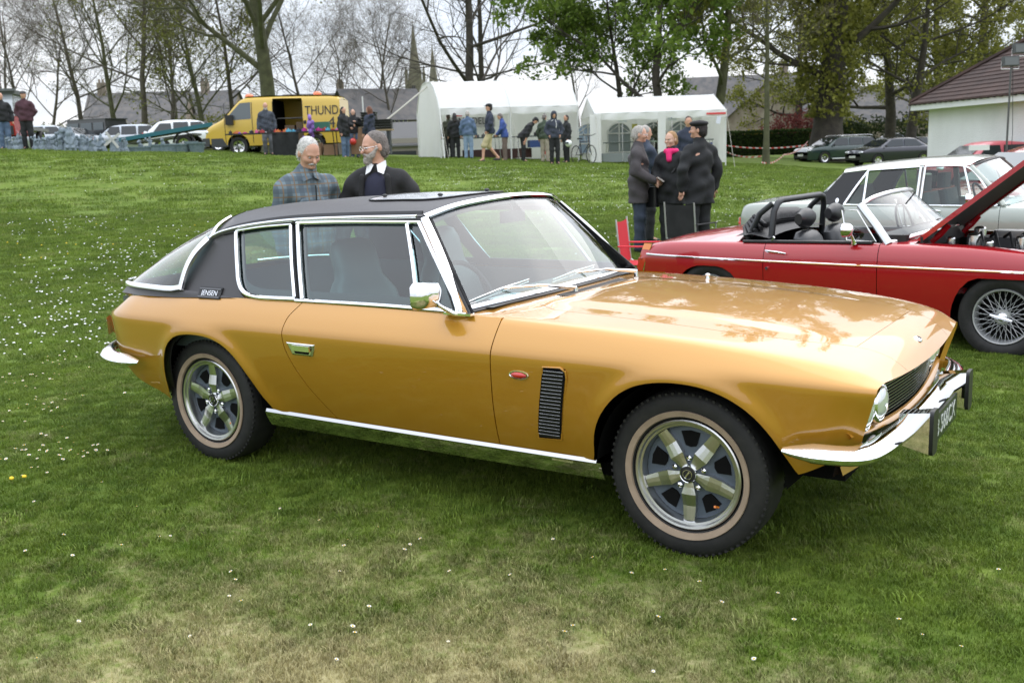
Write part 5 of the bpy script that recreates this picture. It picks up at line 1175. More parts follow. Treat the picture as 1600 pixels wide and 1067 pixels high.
for x_,dz in ((1.13,0),):
    q.tube([(x_,-.56,.75),(x_+.02,-.55,1.02),(x_+.03,-.50,1.085),(x_+.03,-.42,1.105),(x_+.03,.42,1.105),(x_+.03,.50,1.085),(x_+.02,.55,1.02),(x_,.56,.75)],.026,12)
    q.tube([(x_-.20,-.56,.80),(x_-.10,-.555,1.0),(x_+.0,-.53,1.085)],.024,10); q.tube([(x_-.20,.56,.80),(x_-.10,.555,1.0),(x_+.0,.53,1.085)],.024,10)
q.build('roll_bar',mat('bar_black',(.018,.02,.022),.35),road)
q=MB()
r_=np.random.default_rng(4)
for k in range(5):
    zz=.845+.022*k; q.tube([(.95+.03*k,-.64+.03*k,zz-.03),(.88+.02*k,-.45,zz+.01),(.86+.02*k,0,zz+.03),(.88+.02*k,.45,zz+.01),(.95+.03*k,.64-.03*k,zz-.03)],[.02,.045,.05,.045,.02],8,squash=(.7,1.3))
q.build('folded_hood',mat('hood_vinyl',(.018,.018,.02),.5,bump=(30,.5,.01)),road)
q=MB(); q.grid([[(x,y,float(np.interp(x,[.80,1.0,1.2],[.805,.84,.80]))+.04*(1-(abs(y)/.68)**3)) for y in np.linspace(-.655,.655,21)] for x in (.86,.92,1.0,1.06,1.12,1.16)]); q.build('hood_cover',MATS['hood_vinyl'],road)
q=MB(); c=Vector((1.93,.34,.86)); Rw=Matrix.Rotation(R(72),3,'Y'); q.tube([c+Rw@Vector((.19*math.cos(R(a)),.19*math.sin(R(a)),0)) for a in range(0,360,18)],.010,6,closed=True)
for a in (30,150,270): q.tube([c,c+Rw@Vector((.19*math.cos(R(a)),.19*math.sin(R(a)),0))],.006,4)
q.build('steering_wheel',black,road)
q=MB(); q.rbox((2.12,0,.79),(.22,1.25,.14),.05); q.build('dashboard',black,road)
# raised bonnet, hinged at the rear: x 2.32 -> rises forward
def bon_r(u,v,off): # u 0..1 along, v -1..1
    hw=.60*(1-.10*u); L=1.22; th=R(39.5); x=2.30+u*L*math.cos(th)-off*math.sin(th)*(-1); z=.835+u*L*math.sin(th)+off*math.cos(th)+.045*(1-v*v)*(1 if off>=0 else .8)
    return (2.30+u*L*math.cos(th)-off*math.sin(th),v*hw,.835+u*L*math.sin(th)+off*math.cos(th)+.045*(1-v*v))
q=MB(); q.grid([[bon_r(u,v,.0) for v in np.linspace(-1,1,13)] for u in np.linspace(0,1,10)]); 
q.grid([[bon_r(u,v,o_) for u in np.linspace(0,1,10)] for v,o_ in ((-1,0),(-1,-.035),(-.95,-.035))]); q.grid([[bon_r(u,v,o_) for u in np.linspace(0,1,10)] for v,o_ in ((1,0),(1,-.035),(.95,-.035))]); bo_=q.build('bonnet',redp,road)
q=MB(); q.grid([[bon_r(u,v*.97,-.018) for v in np.linspace(-1,1,7)] for u in np.linspace(0.02,.98,6)]); q.build('bonnet_underside',mat('bonnet_pad',(.03,.025,.022),.9),bo_)
q=MB(); q.tube([(3.00,.30,.72),(3.16,.34,1.48)],.012,6); q.build('bonnet_stay',mat('stay',(.10,.09,.08),.4,.6),road)
q=MB(); 
for s in (-.45,.45): q.tube([(2.36,s,.80),(2.42,s,.86),(2.48,s,.93)],[.02,.025,.02],6)
q.build('bonnet_hinge',redp,road)
q=MB(); q.box((3.0,0,.70),(.75,.22,.22)); ob=q.build('engine_block',mat('engine',(.08,.08,.085),.5,.5),road,smooth=False)
q=MB(); q.rbox((3.0,0,.835),(.60,.15,.05),.04); q.build('rocker_cover',mat('polished_alloy',(.5,.5,.5),.3,.9),ob)
for x,y,z,r in ((2.62,-.28,.84,.055),(2.75,-.40,.80,.04),(2.95,-.28,.83,.05),(3.15,-.30,.83,.05),(3.3,-.1,.83,.04),(2.55,.2,.85,.05),(2.48,-.38,.82,.035)):
    q=MB(); q.cyl((x,y,z-.1),(x,y,z),r,r*.9,14); q.sphere((x,y,z),(r*.9,r*.9,.02),12,6); q.build('engine_canister',chrome_dull,ob)
for k in range(6):
    q=MB(); q.tube([(2.6+.1*k,-.1-.03*k,.82),(2.66+.1*k,-.25,.86),(2.72+.1*k,-.40,.76)],.011,6); q.build('engine_hose',black,ob)
q=MB(); q.box((2.33,0,.80),(.02,1.2,.10)); q.build('scuttle_seal',black,road,smooth=False)
# ---- pale green saloon -------------------------------------------
sage=mat('sage_green_paint',(.34,.375,.33),.25,.1,coat=1,coatr=.03)
A2=Vector((.82,6.55,-.03)); sal=thing('saloon','pale sage-green four-door saloon with black rear pillar standing behind the red roadster','car',A2+nn*.80,a_)
SW=pchip([-.80,-.74,-.5,.3,2,3.2,3.65,3.72],[.66,.74,.78,.80,.80,.78,.74,.70]); Scr=pchip([-.80,-.75,-.65,-.3,.1,1.7,2.1,3.4,3.72],[.80,.875,.905,.915,.915,.895,.89,.83,.72]); Sdk=pchip([-.80,-.75,-.6,0,1.9,2.1,3.4,3.72],[.82,.885,.945,.985,.96,.95,.89,.76])
SA=[(.12,.33,.60),(2.74,.34,.62)]; Szl=zl_fn(lambda x:.27,SA); sx_=lambda a,b:[a]+[x for x in car_xs(-.8,3.72,SA) if a<x<b]+[b]
Sc=lambda x,d=None: body_col(x,SW,Szl,.72,Scr,d,insb=.08,insa=.07)
panel('rear_quarter_panel',[Sc(x,Sdk) for x in sx_(-.80,.08)],sage,sal); panel('rear_quarter_panel',[Sc(x) for x in sx_(.08,.30)],sage,sal)
panel('rear_door',[Sc(x) for x in sx_(.305,1.123)],sage,sal); panel('front_door',[Sc(x) for x in sx_(1.129,1.90)],sage,sal)
panel('front_wing',[Sc(x,Sdk) for x in sx_(1.905,3.72)],sage,sal)
q=MB(); q.box((1.4,0,.28),(4.0,1.3,.05)); q.box((1.0,0,.62),(1.9,1.30,.06)); q.box((1.95,0,.65),(.05,1.4,.5)); q.box((2.9,0,.5),(1.3,1.2,.1)); q.box((-.1,0,.6),(.05,1.4,.55)); q.build('underbody',void,sal,smooth=False)
def sp_(x,z,off=0): return (x,-(.755-(z-.90)*.42+off),z)
SN=(0,-1,.42)
def sstrip(name,pts,w_,mt=chrome,off=.004,t=.010,n=20):
    q=MB(); q.strip([sp_(x,z,off) for x,z in cr_curve(pts,n)],SN,w_,t); bothr(name,q,mt,sal)
def span(name,pts,mt,off=-.010):
    q=MB(); q.add([sp_(x,z,off) for x,z in pts],[tuple(range(len(pts)))]); bothr(name,q,mt,sal,smooth=False)
sgl=glassmat('saloon_glass',(.62,.72,.68),1.3,1.5,.0)
span('rear_quarter_glass',[(.44,.915),(.585,1.195),(.585,.915)],sgl); span('rear_door_glass',[(.605,.91),(.605,1.235),(1.105,1.262),(1.112,.905)],sgl)
span('front_door_glass',[(1.17,.905),(1.165,1.262),(1.52,1.262),(1.645,.905)],sgl); span('quarterlight_glass',[(1.655,.905),(1.535,1.255),(1.62,1.20),(1.80,.93),(1.82,.905)],sgl)
span('rear_pillar_vinyl',[(.085,.90),(.35,1.222),(.60,1.245),(.40,.90)],mat('black_pillar_vinyl',(.012,.012,.013),.5),.002)
sstrip('window_frame',[(.405,.905),(.50,1.08),(.602,1.243)],.022); sstrip('window_frame',[(.605,1.245),(.85,1.258),(1.11,1.272)],.018); sstrip('window_frame',[(.594,1.24),(.598,1.07),(.60,.905)],.020)
sstrip('door_pillar',[(1.118,1.272),(1.122,1.1),(1.125,.9)],.022,chrome_dull); sstrip('door_pillar',[(1.160,1.272),(1.162,1.1),(1.165,.9)],.020,chrome_dull); sstrip('window_frame',[(1.16,1.275),(1.40,1.278),(1.55,1.262),(1.66,1.18),(1.80,1.0),(1.87,.90)],.020,n=30); sstrip('quarterlight_frame',[(1.525,1.268),(1.59,1.09),(1.655,.905)],.018)
sstrip('belt_trim',[(.40,.900),(1.1,.900),(1.86,.896)],.016)
q=MB(); q.add([sp_(1.12,1.27,-.02),sp_(1.165,1.27,-.02),sp_(1.165,.9,-.02),sp_(1.12,.9,-.02)],[(0,1,2,3)]); bothr('pillar_core',q,mat('grey_door_frame',(.30,.29,.27),.5),sal,smooth=False)
def srail(x): return float(np.interp(x,[.33,.60,1.1,1.55,1.75],[1.225,1.255,1.287,1.285,1.262]))
G=[]
for s in np.linspace(0,1,14):
    row=[]
    for u in np.linspace(0,1,22):
        x=(.26+.09*s**2)+((1.70-.12*s**2)-(.26+.09*s**2))*u; zr=srail(x); yr=-sp_(x,zr)[1]+.008; zc=float(np.interp(x,[.26,.6,1.1,1.5,1.7],[1.27,1.325,1.365,1.372,1.345])); row.append((x,-yr*s,zc+(zr-zc)*(.4*s*s+.6*s**6)))
    G.append(row)
q=MB(); q.grid(G); q.mirror(); q.build('roof',mat('cream_roof',(.52,.53,.49),.3,coat=1),sal)
wb2=cr_curve([(1.93,-.735,.90),(2.06,-.45,.935),(2.10,0,.945)],12); wt2=cr_curve([(1.585,-.595,1.268),(1.67,-.4,1.315),(1.70,0,1.338)],12)
q=MB(); q.grid([[wb2[i]*(1-s)+wt2[i]*s+np.array([.01,0,.01])*math.sin(math.pi*s) for i in range(12)] for s in np.linspace(0,1,6)]); q.mirror(); q.build('windscreen',ws_glass,sal)
q=MB(); q.strip([tuple(p) for p in wt2],(.6,0,.8),.022,.01); bothr('windscreen_seal',q,black,sal)
q=MB(); q.strip([wb2[0],(wb2[0]+wt2[0])/2+np.array([.01,0,.012]),wt2[0]],(.6,-.7,.3),.045,.02); bothr('windscreen_pillar',q,sage,sal)
rb2=cr_curve([(.085,-.735,.905),(.0,-.45,.955),(-.02,0,.97)],12); rt2=cr_curve([(.345,-.61,1.222),(.29,-.35,1.262),(.262,0,1.272)],12)
q=MB(); q.grid([[rb2[i]*(1-s)+rt2[i]*s for i in range(12)] for s in np.linspace(0,1,5)]); q.mirror(); q.build('rear_window',sgl,sal)
q=MB(); q.tube([(1.16,-.79,.855),(1.18,-.82,.857),(1.34,-.822,.852),(1.37,-.80,.848)],[.009,.011,.010,.008],8); q.build('door_handle',chrome,sal)
for z in (.835,.795): q=MB(); q.lathe([(0,-.82),(.018,-.817),(.022,-.80),(.022,-.78)],(1.195,0,z),'Y',12); q.build('lock_barrel',chrome,sal)
q=MB(); q.lathe([(0,.04),(.04,.03),(.055,0),(.055,-.03)],(1.64,-.80,.965),'X',14); q.tube([(1.65,-.79,.93),(1.68,-.76,.90)],.012,6); q.build('door_mirror',chrome,sal)
q=MB(); q.lathe([(0,.004),(.012,.002),(.018,0)],(0,0,0),'Z',10); b_=q.build('pillar_badge',chrome,sal); b_.location=sp_(.325,.945,.006); b_.rotation_euler=(R(67),0,0); b_.scale=(1,1.5,1)
for x,y in ((.12,-.70),(2.74,-.70),(.12,.70),(2.74,.70)): plain_wheel(sal,x,y,.31,.18)
for x,y in ((1.15,-.36),(1.15,.36)):
    q=MB(); q.rbox((x,y,.80),(.14,.50,.42),.06,Matrix.Rotation(R(-12),3,'Y')); q.rbox((x-.06,y,1.10),(.09,.28,.16),.04); q.rbox((x+.28,y,.62),(.5,.5,.14),.06); q.build('seat',int_dark,sal)
q=MB(); q.rbox((.25,0,.80),(.16,1.3,.5),.07,Matrix.Rotation(R(-18),3,'Y')); q.rbox((1.86,0,.84),(.24,1.35,.14),.06); q.build('rear_bench',int_dark,sal)
q=MB(); c=Vector((1.66,-.36,.92)); Rw=Matrix.Rotation(R(62),3,'Y'); q.tube([c+Rw@Vector((.2*math.cos(R(a)),.2*math.sin(R(a)),0)) for a in range(0,360,20)],.011,6,closed=True); q.build('steering_wheel',black,sal)
q=MB(); q.box((-.79,0,.70),(.04,1.36,.10)); q.build('rear_bumper',chrome,sal)
# ---- generic cars in the distance --------------------------------
carglass=mat('car_glass_dark',(.02,.025,.028),.06,coat=.3); greyglass=mat('car_glass_grey',(.11,.13,.14),.08)
def far_car(name,label,px,D,rz,L,W,H,belt,paint_,roof,bonnet_x,boot_x,boot_z,whx,wr=.32,py=245,hood=.82,wind=None,cat='car',glass=None,lower=None,dz=0,group=None):
    """x forward; roof: list of (x,z) from rear foot of greenhouse to windscreen foot"""
    p=foot(px,D,py); t=thing(name,label,cat,(p.x,p.y,p.z+dz),rz,group); g=glass or carglass
    Wf=pchip([-L/2,-L/2+.12,-L/4,L/4,L/2-.15,L/2],[W/2*.82,W/2*.94,W/2,W/2,W/2*.93,W/2*.74])
    cr=pchip([-L/2,-L/2+.08,boot_x,bonnet_x,L/2-.25,L/2],[boot_z*.85,boot_z,belt,belt,hood,hood*.78])
    dk=pchip([-L/2,-L/2+.08,boot_x,bonnet_x,L/2-.25,L/2],[boot_z*.86,boot_z+.02,belt+.02,belt+.06,hood+.04,hood*.8])
    AR=[(x,wr*1.14,wr*2.06) for x in whx]; zl=zl_fn(.24,AR)
    cols=[body_col(x,Wf,zl,belt-.22,cr,dk,insb=.10,insa=.06,na=7,nb=5,nd=5) for x in car_xs(-L/2,L/2,AR,.12)]
    panel('body',cols,paint_,t)
    rf=np.array(roof); xs=np.linspace(rf[0,0],rf[-1,0],26); zt=np.interp(xs,rf[:,0],rf[:,1]); k=np.ones(3)/3; zs=zt.copy(); zs[1:-1]=np.convolve(zt,k,'valid')
    G=[]
    for x,z in zip(xs,zs):
        f=max(0,(z-belt)/(H-belt)); yb=W/2-.07; yt=yb-.17*f; zz=belt-.02+(z-.05-belt)*1.0
        G.append([(x,-yb,belt-.03),(x,-(yb+yt)/2,belt+(zz-belt)*.5),(x,-yt,max(zz,belt-.02)),(x,-yt*.9,z-.012*f),(x,-yt*.5,z+.0),(x,0,z+.01)])
    q=MB(); q.grid(G); q.mirror(); cab=q.build('cabin',paint_,t,ang=50)
    def sidepane(x0,x1,x2,x3,zh,nm='side_window'):
        y=lambda z:-(W/2-.07-.17*(z-belt)/(H-belt)+.006); zb=belt+.02
        q=MB(); q.add([(x0,y(zb),zb),(x3,y(zb),zb),(x2,y(zh),zh),(x1,y(zh),zh)],[(0,1,2,3)]); both(nm,q,g,t,smooth=False)
    for a in wind: sidepane(*a)
    # windscreen and rear window panes laid proud of the cabin
    def endpane(i,j,nm):
        (xa,za),(xb,zb)=roof[i],roof[j]; dx,dz=xb-xa,zb-za; n=Vector((-dz,0,dx)).normalized(); n=n if n.z>0 else -n
        P=[]; 
        for f in (.10,.93):
            z=za+dz*f; x=xa+dx*f; fz=max(0,(z-belt)/(H-belt)); yy=(W/2-.07-.17*fz)*.90; P.append([(x+n.x*.02,s*yy,z+n.z*.03-.005) for s in (-1,-.5,0,.5,1)])
        q=MB(); q.grid(P); q.build(nm,g,t,smooth=False)
    endpane(0,1,'rear_window'); endpane(len(roof)-1,len(roof)-2,'windscreen')
    for x in whx:
        for s in (-1,1): plain_wheel(t,x,s*(W/2-.10),wr,.19)
    q=MB(); q.box((0,0,.24),(L*.86,W*.72,.08)); 
    for x in whx: q.box((x,0,.42),(wr*1.9,W-.42,.42))
    q.build('underbody',void,t,smooth=False)
    for s in (-1,1):
        q=MB(); q.sphere((L/2-.10,s*(W/2*.66),hood-.13),(.10,.17,.075),10,6); q.build('headlight',lensglass,t)
        q=MB(); q.box((-L/2+.03,s*(W/2*.74),boot_z-.16),(.06,.22,.14)); q.build('tail_light',redlens,t)
        q=MB(); q.sphere((bonnet_x-.28,s*(W/2+.05),belt+.05),(.05,.09,.06),8,6); q.build('door_mirror',black,t)
    q=MB(); q.box((L/2-.03,0,.42),(.08,W*.72,.16)); q.build('grille',black,t,smooth=False)
    q=MB(); q.box((L/2+.015,0,.50),(.02,.5,.11)); q.build('number_plate',white_plastic,t,smooth=False)
    return t
RB=math.atan2(RH[1],RH[0])   # world angle of the picture's rightward direction
green_d=mat('dark_green_paint',(.030,.055,.052),.25,.3,coat=1); navy_d=mat('dark_blue_paint',(.025,.028,.042),.25,.3,coat=1); silver_p=mat('silver_paint',(.42,.45,.48),.3,.6,coat=1); white_p=mat('white_paint',(.72,.74,.76),.3,coat=1); black_p=mat('black_paint',(.018,.022,.024),.3,coat=1); blue_p=mat('pale_blue_paint',(.30,.42,.55),.3,coat=1)
est=[(-2.1,.98),(-1.75,1.40),(-1.2,1.46),(.2,1.45),(.55,1.38),(1.25,.98)]
far_car('estate_car','dark green estate car with silver roof rails parked under the ivy-clad tree',1309,57,RB+math.pi+.30,4.75,1.85,1.46,.95,green_d,est,1.2,-2.1,.95,(1.45,-1.35),.34,wind=[(-1.95,-1.70,-1.05,-1.02,1.36),(-.98,-.98,-.2,-.15,1.37),(-.08,-.10,.55,1.0,1.36)],hood=.86)
p_=[o for o in COL.objects if o.get('category')=='car'][-1]
q=MB(); q.tube([(-1.7,-.70,1.47),(-1.5,-.70,1.51),(.1,-.70,1.51),(.35,-.70,1.45)],.018,6); both('roof_rail',q,chrome_dull,p_); q=MB(); q.tube([(-1.3,-.93,.28),(1.0,-.93,.28)],.03,6); both('sill_trim',q,white_p,p_)
sl=[(-1.55,1.0),(-1.0,1.33),(-.5,1.39),(.25,1.38),(.6,1.30),(1.25,.95)]
far_car('saloon_car','dark blue saloon parked nose-left between the green estate and the pavilion',1392,52,RB+math.pi+.28,4.5,1.74,1.39,.93,navy_d,sl,1.25,-1.6,1.0,(1.35,-1.3),.31,wind=[(-1.25,-.9,-.25,-.2,1.30),(-.13,-.15,.5,.95,1.30)],hood=.84)
far_car('parked_car','small dark car half hidden at the left corner of the pavilion',1432,66,RB+math.pi+.5,4.1,1.7,1.42,.95,black_p,sl,1.2,-1.6,.98,(1.25,-1.2),.3,wind=[(-1.2,-.9,-.25,-.2,1.33),(-.13,-.15,.5,.95,1.33)],hood=.84)
far_car('parked_car','silver car parked deep in the shade under the olive trees',1405,88,RB+.2,4.2,1.7,1.42,.95,silver_p,sl,1.2,-1.6,.98,(1.25,-1.2),.3,wind=[(-1.2,-.9,-.25,-.2,1.33),(-.13,-.15,.5,.95,1.33)],hood=.84,dz=.3)
hb=[(-1.9,1.0),(-1.45,1.42),(-.8,1.50),(.2,1.49),(.6,1.38),(1.35,.98)]
far_car('hatchback_car','silver-blue hatchback between the red lorry and the dark off-roader',82,54,RB+.12,4.1,1.72,1.45,.95,silver_p,[(-1.75,1.0),(-1.4,1.38),(-.8,1.45),(.2,1.44),(.6,1.35),(1.3,.95)],1.25,-1.85,.98,(1.25,-1.2),.31,wind=[(-1.5,-1.3,-.9,-.85,1.33),(-.8,-.8,-.1,-.05,1.35),(0,0,.55,1.0,1.34)],hood=.82)
far_car('silver_estate','silver estate car behind the flatbed trailer',228,52,RB+.05,4.6,1.8,1.52,.98,silver_p,hb,1.3,-2.0,1.0,(1.4,-1.35),.32,wind=[(-1.65,-1.4,-.95,-.9,1.40),(-.85,-.85,-.15,-.1,1.41),(-.03,-.03,.55,1.05,1.40)],hood=.86)
far_car('crossover_car','white crossover car between the silver estate and the yellow van',303,50,RB+.10,4.3,1.82,1.58,1.02,white_p,[(-1.85,1.1),(-1.45,1.50),(-.8,1.58),(.2,1.56),(.6,1.46),(1.4,1.03)],1.35,-1.95,1.10,(1.35,-1.25),.35,wind=[(-1.6,-1.3,-.8,-.75,1.42),(-.68,-.68,.0,.05,1.46),(.12,.12,.6,1.1,1.45)],hood=.90)
far_car('pale_blue_car','pale blue car parked behind the right marquee, seen through its window',930,55,RB+2.9,4.4,1.78,1.55,.98,blue_p,hb,1.3,-2.0,1.0,(1.35,-1.3),.32,wind=[(-1.65,-1.4,-.95,-.9,1.42),(-.85,-.85,-.15,-.1,1.43),(-.03,-.03,.55,1.05,1.42)],hood=.86,glass=greyglass)
# dark off-roader (boxy)
far_car('hatchback_car','dark grey hatchback just left of the off-roader',112,58,RB-.2,4.0,1.7,1.45,.95,mat('grey_paint',(.09,.10,.11),.3,.4,coat=1),[(-1.75,1.0),(-1.4,1.38),(-.8,1.45),(.2,1.44),(.6,1.35),(1.3,.95)],1.25,-1.85,.98,(1.25,-1.2),.31,wind=[(-1.5,-1.3,-.9,-.85,1.33),(-.8,-.8,-.1,-.05,1.35),(0,0,.55,1.0,1.34)],hood=.82)
def boxy(name,label,px,D,rz,L,W,H,paint_):
    p=foot(px,D); t=thing(name,label,'off-roader',p,rz)
    q=MB(); q.box((-.55,0,.85),(L-1.2,W,.72)); q.box((L/2-.62,0,.88),(1.2,W*.88,.62)); q.build('body',paint_,t,smooth=False)
    q=MB(); q.box((-.55,0,1.58),(L-1.25,W*.94,.76),taper=.95); q.box((-.55,0,1.98),(L-1.2,W*.94,.06)); q.build('cabin',paint_,t,smooth=False)
    for x0,w_ in ((-1.95,.95),(-.85,.85),(.10,.75)): 
        q=MB(); q.box((x0+.35,-W*.47-.005,1.58),(w_,.02,.42),Matrix.Rotation(R(-2),3,'X')); q.box((x0+.35,W*.47+.005,1.58),(w_,.02,.42)); q.build('side_window',greyglass,t,smooth=False)
    q=MB(); q.box((.70,0,1.60),(.03,W*.80,.5)); q.build('windscreen',greyglass,t,smooth=False)
    q=MB(); q.box((-L/2+.03,0,1.58),(.03,W*.7,.42)); q.build('rear_window',greyglass,t,smooth=False)
    for x in (-1.4,1.45):
        for s in (-1,1): plain_wheel(t,x,s*(W/2-.12),.38,.24,hub=MATS['dull_chrome'])
    q=MB(); q.box((-L/2-.12,.1,1.15),(.2,.7,.7)); q.build('spare_wheel_cover',black,t,smooth=False)
    return t
boxy('off_roader','boxy dark off-roader with long side windows behind the garden statues',168,60,RB-.45,4.4,1.75,2.0,black_p)
# tilting flatbed trailer with teal edge
p=foot(268,41,236); t=thing('flatbed_trailer','tilted flatbed trailer with pale wooden deck and teal edge rail','trailer',p,RB+.05)
tilt=Matrix.Rotation(R(-7.5),3,'Y')
q=MB(); q.box(tilt@Vector((0,0,0))+Vector((0,0,.78)),(3.9,2.0,.07),tilt); q.build('deck',mat('ply_deck',(.36,.30,.25),.8,noise=(3,(.28,.22,.18),.3,.7)),t,smooth=False)
q=MB(); q.box(tilt@Vector((0,-1.02,-.01))+Vector((0,0,.78)),(3.9,.05,.15),tilt); q.build('edge_rail',mat('teal_paint',(.015,.12,.15),.4),t,smooth=False)
q=MB(); q.box((-.2,0,.55),(2.6,1.2,.08),Matrix.Rotation(R(-6),3,'Y')); q.box((-2.3,0,.40),(1.0,1.8,.06),Matrix.Rotation(R(-18),3,'Y')); q.box((2.2,0,.5),(.9,.1,.08)); q.build('chassis',mat('grey_steel',(.25,.25,.25),.5,.4),t,smooth=False)
for s in (-1,1): plain_wheel(t,.75,s*.85,.33,.2); 
q=MB(); q.lathe([(.38,-.95),(.42,-.95),(.42,-.75),(.38,-.75)],(.75,0,.36),'Y',12,0,180); q.build('mudguard',black,t)
# red recovery lorry at the left edge
p=foot(2,43,240); t=thing('red_lorry','red lorry with raked windscreen and roof deflector at the left edge','lorry',p,RB-1.35)
q=MB(); q.add([(-.2,-1.1,.55),(2.0,-1.1,.55),(2.0,1.1,.55),(-.2,1.1,.55),(-.2,-1.1,1.35),(2.05,-1.1,1.30),(2.05,1.1,1.30),(-.2,1.1,1.35)],[(0,1,5,4),(1,2,6,5),(2,3,7,6),(3,0,4,7),(4,5,6,7)]); q.build('cab',mat('lorry_red',(.42,.015,.012),.3,coat=.8),t,smooth=False)
q=MB(); q.add([(-.2,-1.08,1.35),(2.0,-1.08,1.33),(2.0,1.08,1.33),(-.2,1.08,1.35),(-.2,-1.0,2.2),(1.35,-1.0,2.2),(1.35,1.0,2.2),(-.2,1.0,2.2)],[(0,1,5,4),(1,2,6,5),(2,3,7,6),(3,0,4,7)]); q.build('windscreen',mat('pale_windscreen',(.35,.38,.4),.05,coat=1),t,smooth=False)
q=MB(); q.box((.6,0,2.28),(1.7,2.2,.16)); q.box((1.45,0,2.35),(.3,2.3,.10)); q.build('roof_deflector',mat('grey_plastic',(.10,.11,.11),.5),t,smooth=False)
q=MB(); q.box((2.06,0,.75),(.06,2.1,.36)); q.build('bumper',black,t,smooth=False)
q=MB(); q.box((2.10,0,.78),(.02,.5,.11)); q.build('number_plate',white_plastic,t,smooth=False)
q=MB(); q.box((2.1,0,1.08),(.03,1.2,.07)); q.build('grille_bar',mat('dull_chrome2',(.6,.6,.6),.3,.8),t,smooth=False)
for s in (-1,1):
    q=MB(); q.sphere((2.05,s*.8,1.0),(.06,.16,.10),10,6); q.build('headlight',lensglass,t); plain_wheel(t,1.1,s*.98,.42,.26)
q=MB(); q.box((-2.4,0,.9),(4.4,2.1,.14)); q.build('load_bed',MATS['grey_steel'],t,smooth=False)
for s in (-1,1): plain_wheel(t,-3.0,s*.98,.42,.26)
# ---- yellow van ---------------------------------------------------
yel=mat('yellow_paint',(.60,.40,.045),.35,coat=.7); 
p=foot(437,38,242); van=thing('van','yellow panel van with open sliding side door and orange roof beacons','van',p,RB+math.pi-.03)
# local: x forward (picture left), near side is +y
top=pchip([-2.5,-2.46,-1.6,0,.85,1.05,1.75,2.30,2.44,2.48],[1.90,1.98,2.03,2.06,2.05,1.98,1.33,1.05,.95,.72])
Wv=pchip([-2.5,-2.2,1.5,2.2,2.48],[.93,.96,.96,.90,.74])
VA=[(1.22,.40,.76),(-1.55,.40,.76)]; vzl=zl_fn(.36,VA)
def vcol(x,z0=None,z1=None):
    W0=float(Wv(x)); T=float(top(x)); o=[]; zs=np.r_[np.linspace(max(vzl(x),.3),T-.16,9),T-.08,T-.03,T]; ins=[0.03*(1-min(1,z/1.0))+(.10*max(0,(z-1.15)/.9)) for z in zs]; ins[-3]+=.02; ins[-2]+=.05; ins[-1]+=.12
    for z,i in zip(zs,ins): o.append((x,W0-i,z))
    o+= [(x,(W0-.22)*k,T+.02*(1-k)) for k in (.8,.5,.2,0)]
    return o
vx=car_xs(-2.5,2.48,VA,.08)
DO=(-1.15,-.10)  # sliding door opening on the near side
near=[[x for x in vx if x<=DO[0]]+[DO[0]],[DO[1]]+[x for x in vx if x>=DO[1]]]
def vpanel(name,xs,side,rows=None):
    G=[vcol(x) for x in xs]; 
    if rows: G=[g[rows[0]:rows[1]] for g in G]
    G=[[(a,side*b,c) for a,b,c in g] for g in G]; q=MB(); q.grid(G,flip=side<0); return q.build(name,yel,van)
vpanel('side_panel',vx,-1); vpanel('rear_side_panel',near[0],1); vpanel('cab_side',near[1],1); vpanel('roof_edge',[DO[0]]+[x for x in vx if DO[0]<x<DO[1]]+[DO[1]],1,(9,16))
q=MB(); q.add([(-2.5,-.93,.4),(-2.5,.93,.4),(-2.5,.85,1.9),(-2.5,-.85,1.9)],[(0,1,2,3)]); q.build('rear_door',yel,van,smooth=False)
q=MB(); q.box((0,0,.40),(4.6,1.75,.10)); q.box((-.06,-.1,1.2),(.04,1.6,1.5)); q.box((-2.0,0,1.1),(.04,1.75,1.4)); q.box((.9,-.93,1.2),(.1,.04,1.4)); q.build('cargo_lining',void,van,smooth=False)
q=MB(); q.grid([[(x,y,float(top(x))+.03) for y in np.linspace(-.80,.80,9)] for x in (-2.45,-2,-1,0,.8,.95)]); q.build('white_roof',white_p,van)
def vs_(x,z): return float(Wv(x))-(.03*(1-min(1,z/1.0))+.10*max(0,(z-1.15)/.9))+.006
q=MB(); q.grid([[(float(np.interp(z,[1.34,1.96],[1.76,1.10])),y*(1-.12*(z-1.3)),z+.03) for y in np.linspace(-.84,.84,9)] for z in (1.36,1.6,1.93)]); q.build('windscreen',mat('van_screen',(.30,.33,.36),.05,coat=1),van)
P=[(.70,1.30),(1.62,1.26),(1.58,1.36),(1.08,1.86),(.70,1.88)]; q=MB(); q.add([(x,vs_(x,z),z) for x,z in P],[tuple(range(5))]); q.build('cab_window',greyglass,van,smooth=False); q=MB(); q.add([(x,-vs_(x,z),z) for x,z in P],[tuple(range(5))]); q.build('cab_window',greyglass,van,smooth=False)
q=MB(); q.box((1.45,1.05,1.28),(.26,.16,.34)); q.build('door_mirror',black,van,smooth=False)
q=MB(); q.box((2.38,0,.52),(.30,1.72,.30)); q.box((1.9,.90,.50),(.6,.08,.30)); q.box((1.9,-.90,.50),(.6,.08,.30)); q.build('bumper',mat('bumper_grey',(.045,.048,.05),.6),van,smooth=False)
q=MB(); q.box((2.47,0,.86),(.04,.95,.13)); q.build('grille',black,van,smooth=False)
for s in (-1,1): q=MB(); q.sphere((2.34,s*.66,.88),(.13,.20,.09),10,6); q.build('headlight',lensglass,van)
for x in (1.22,-1.55):
    for s in (-1,1): plain_wheel(van,x,s*.84,.34,.22)
for x in (.95,-1.55):
    q=MB(); q.cyl((x,.0,2.06),(x,0,2.12),.14); q.sphere((x,0,2.13),(.16,.2,.10),12,8); q.build('beacon',mat('beacon_orange',(.75,.16,.04),.3,coat=.6),van)
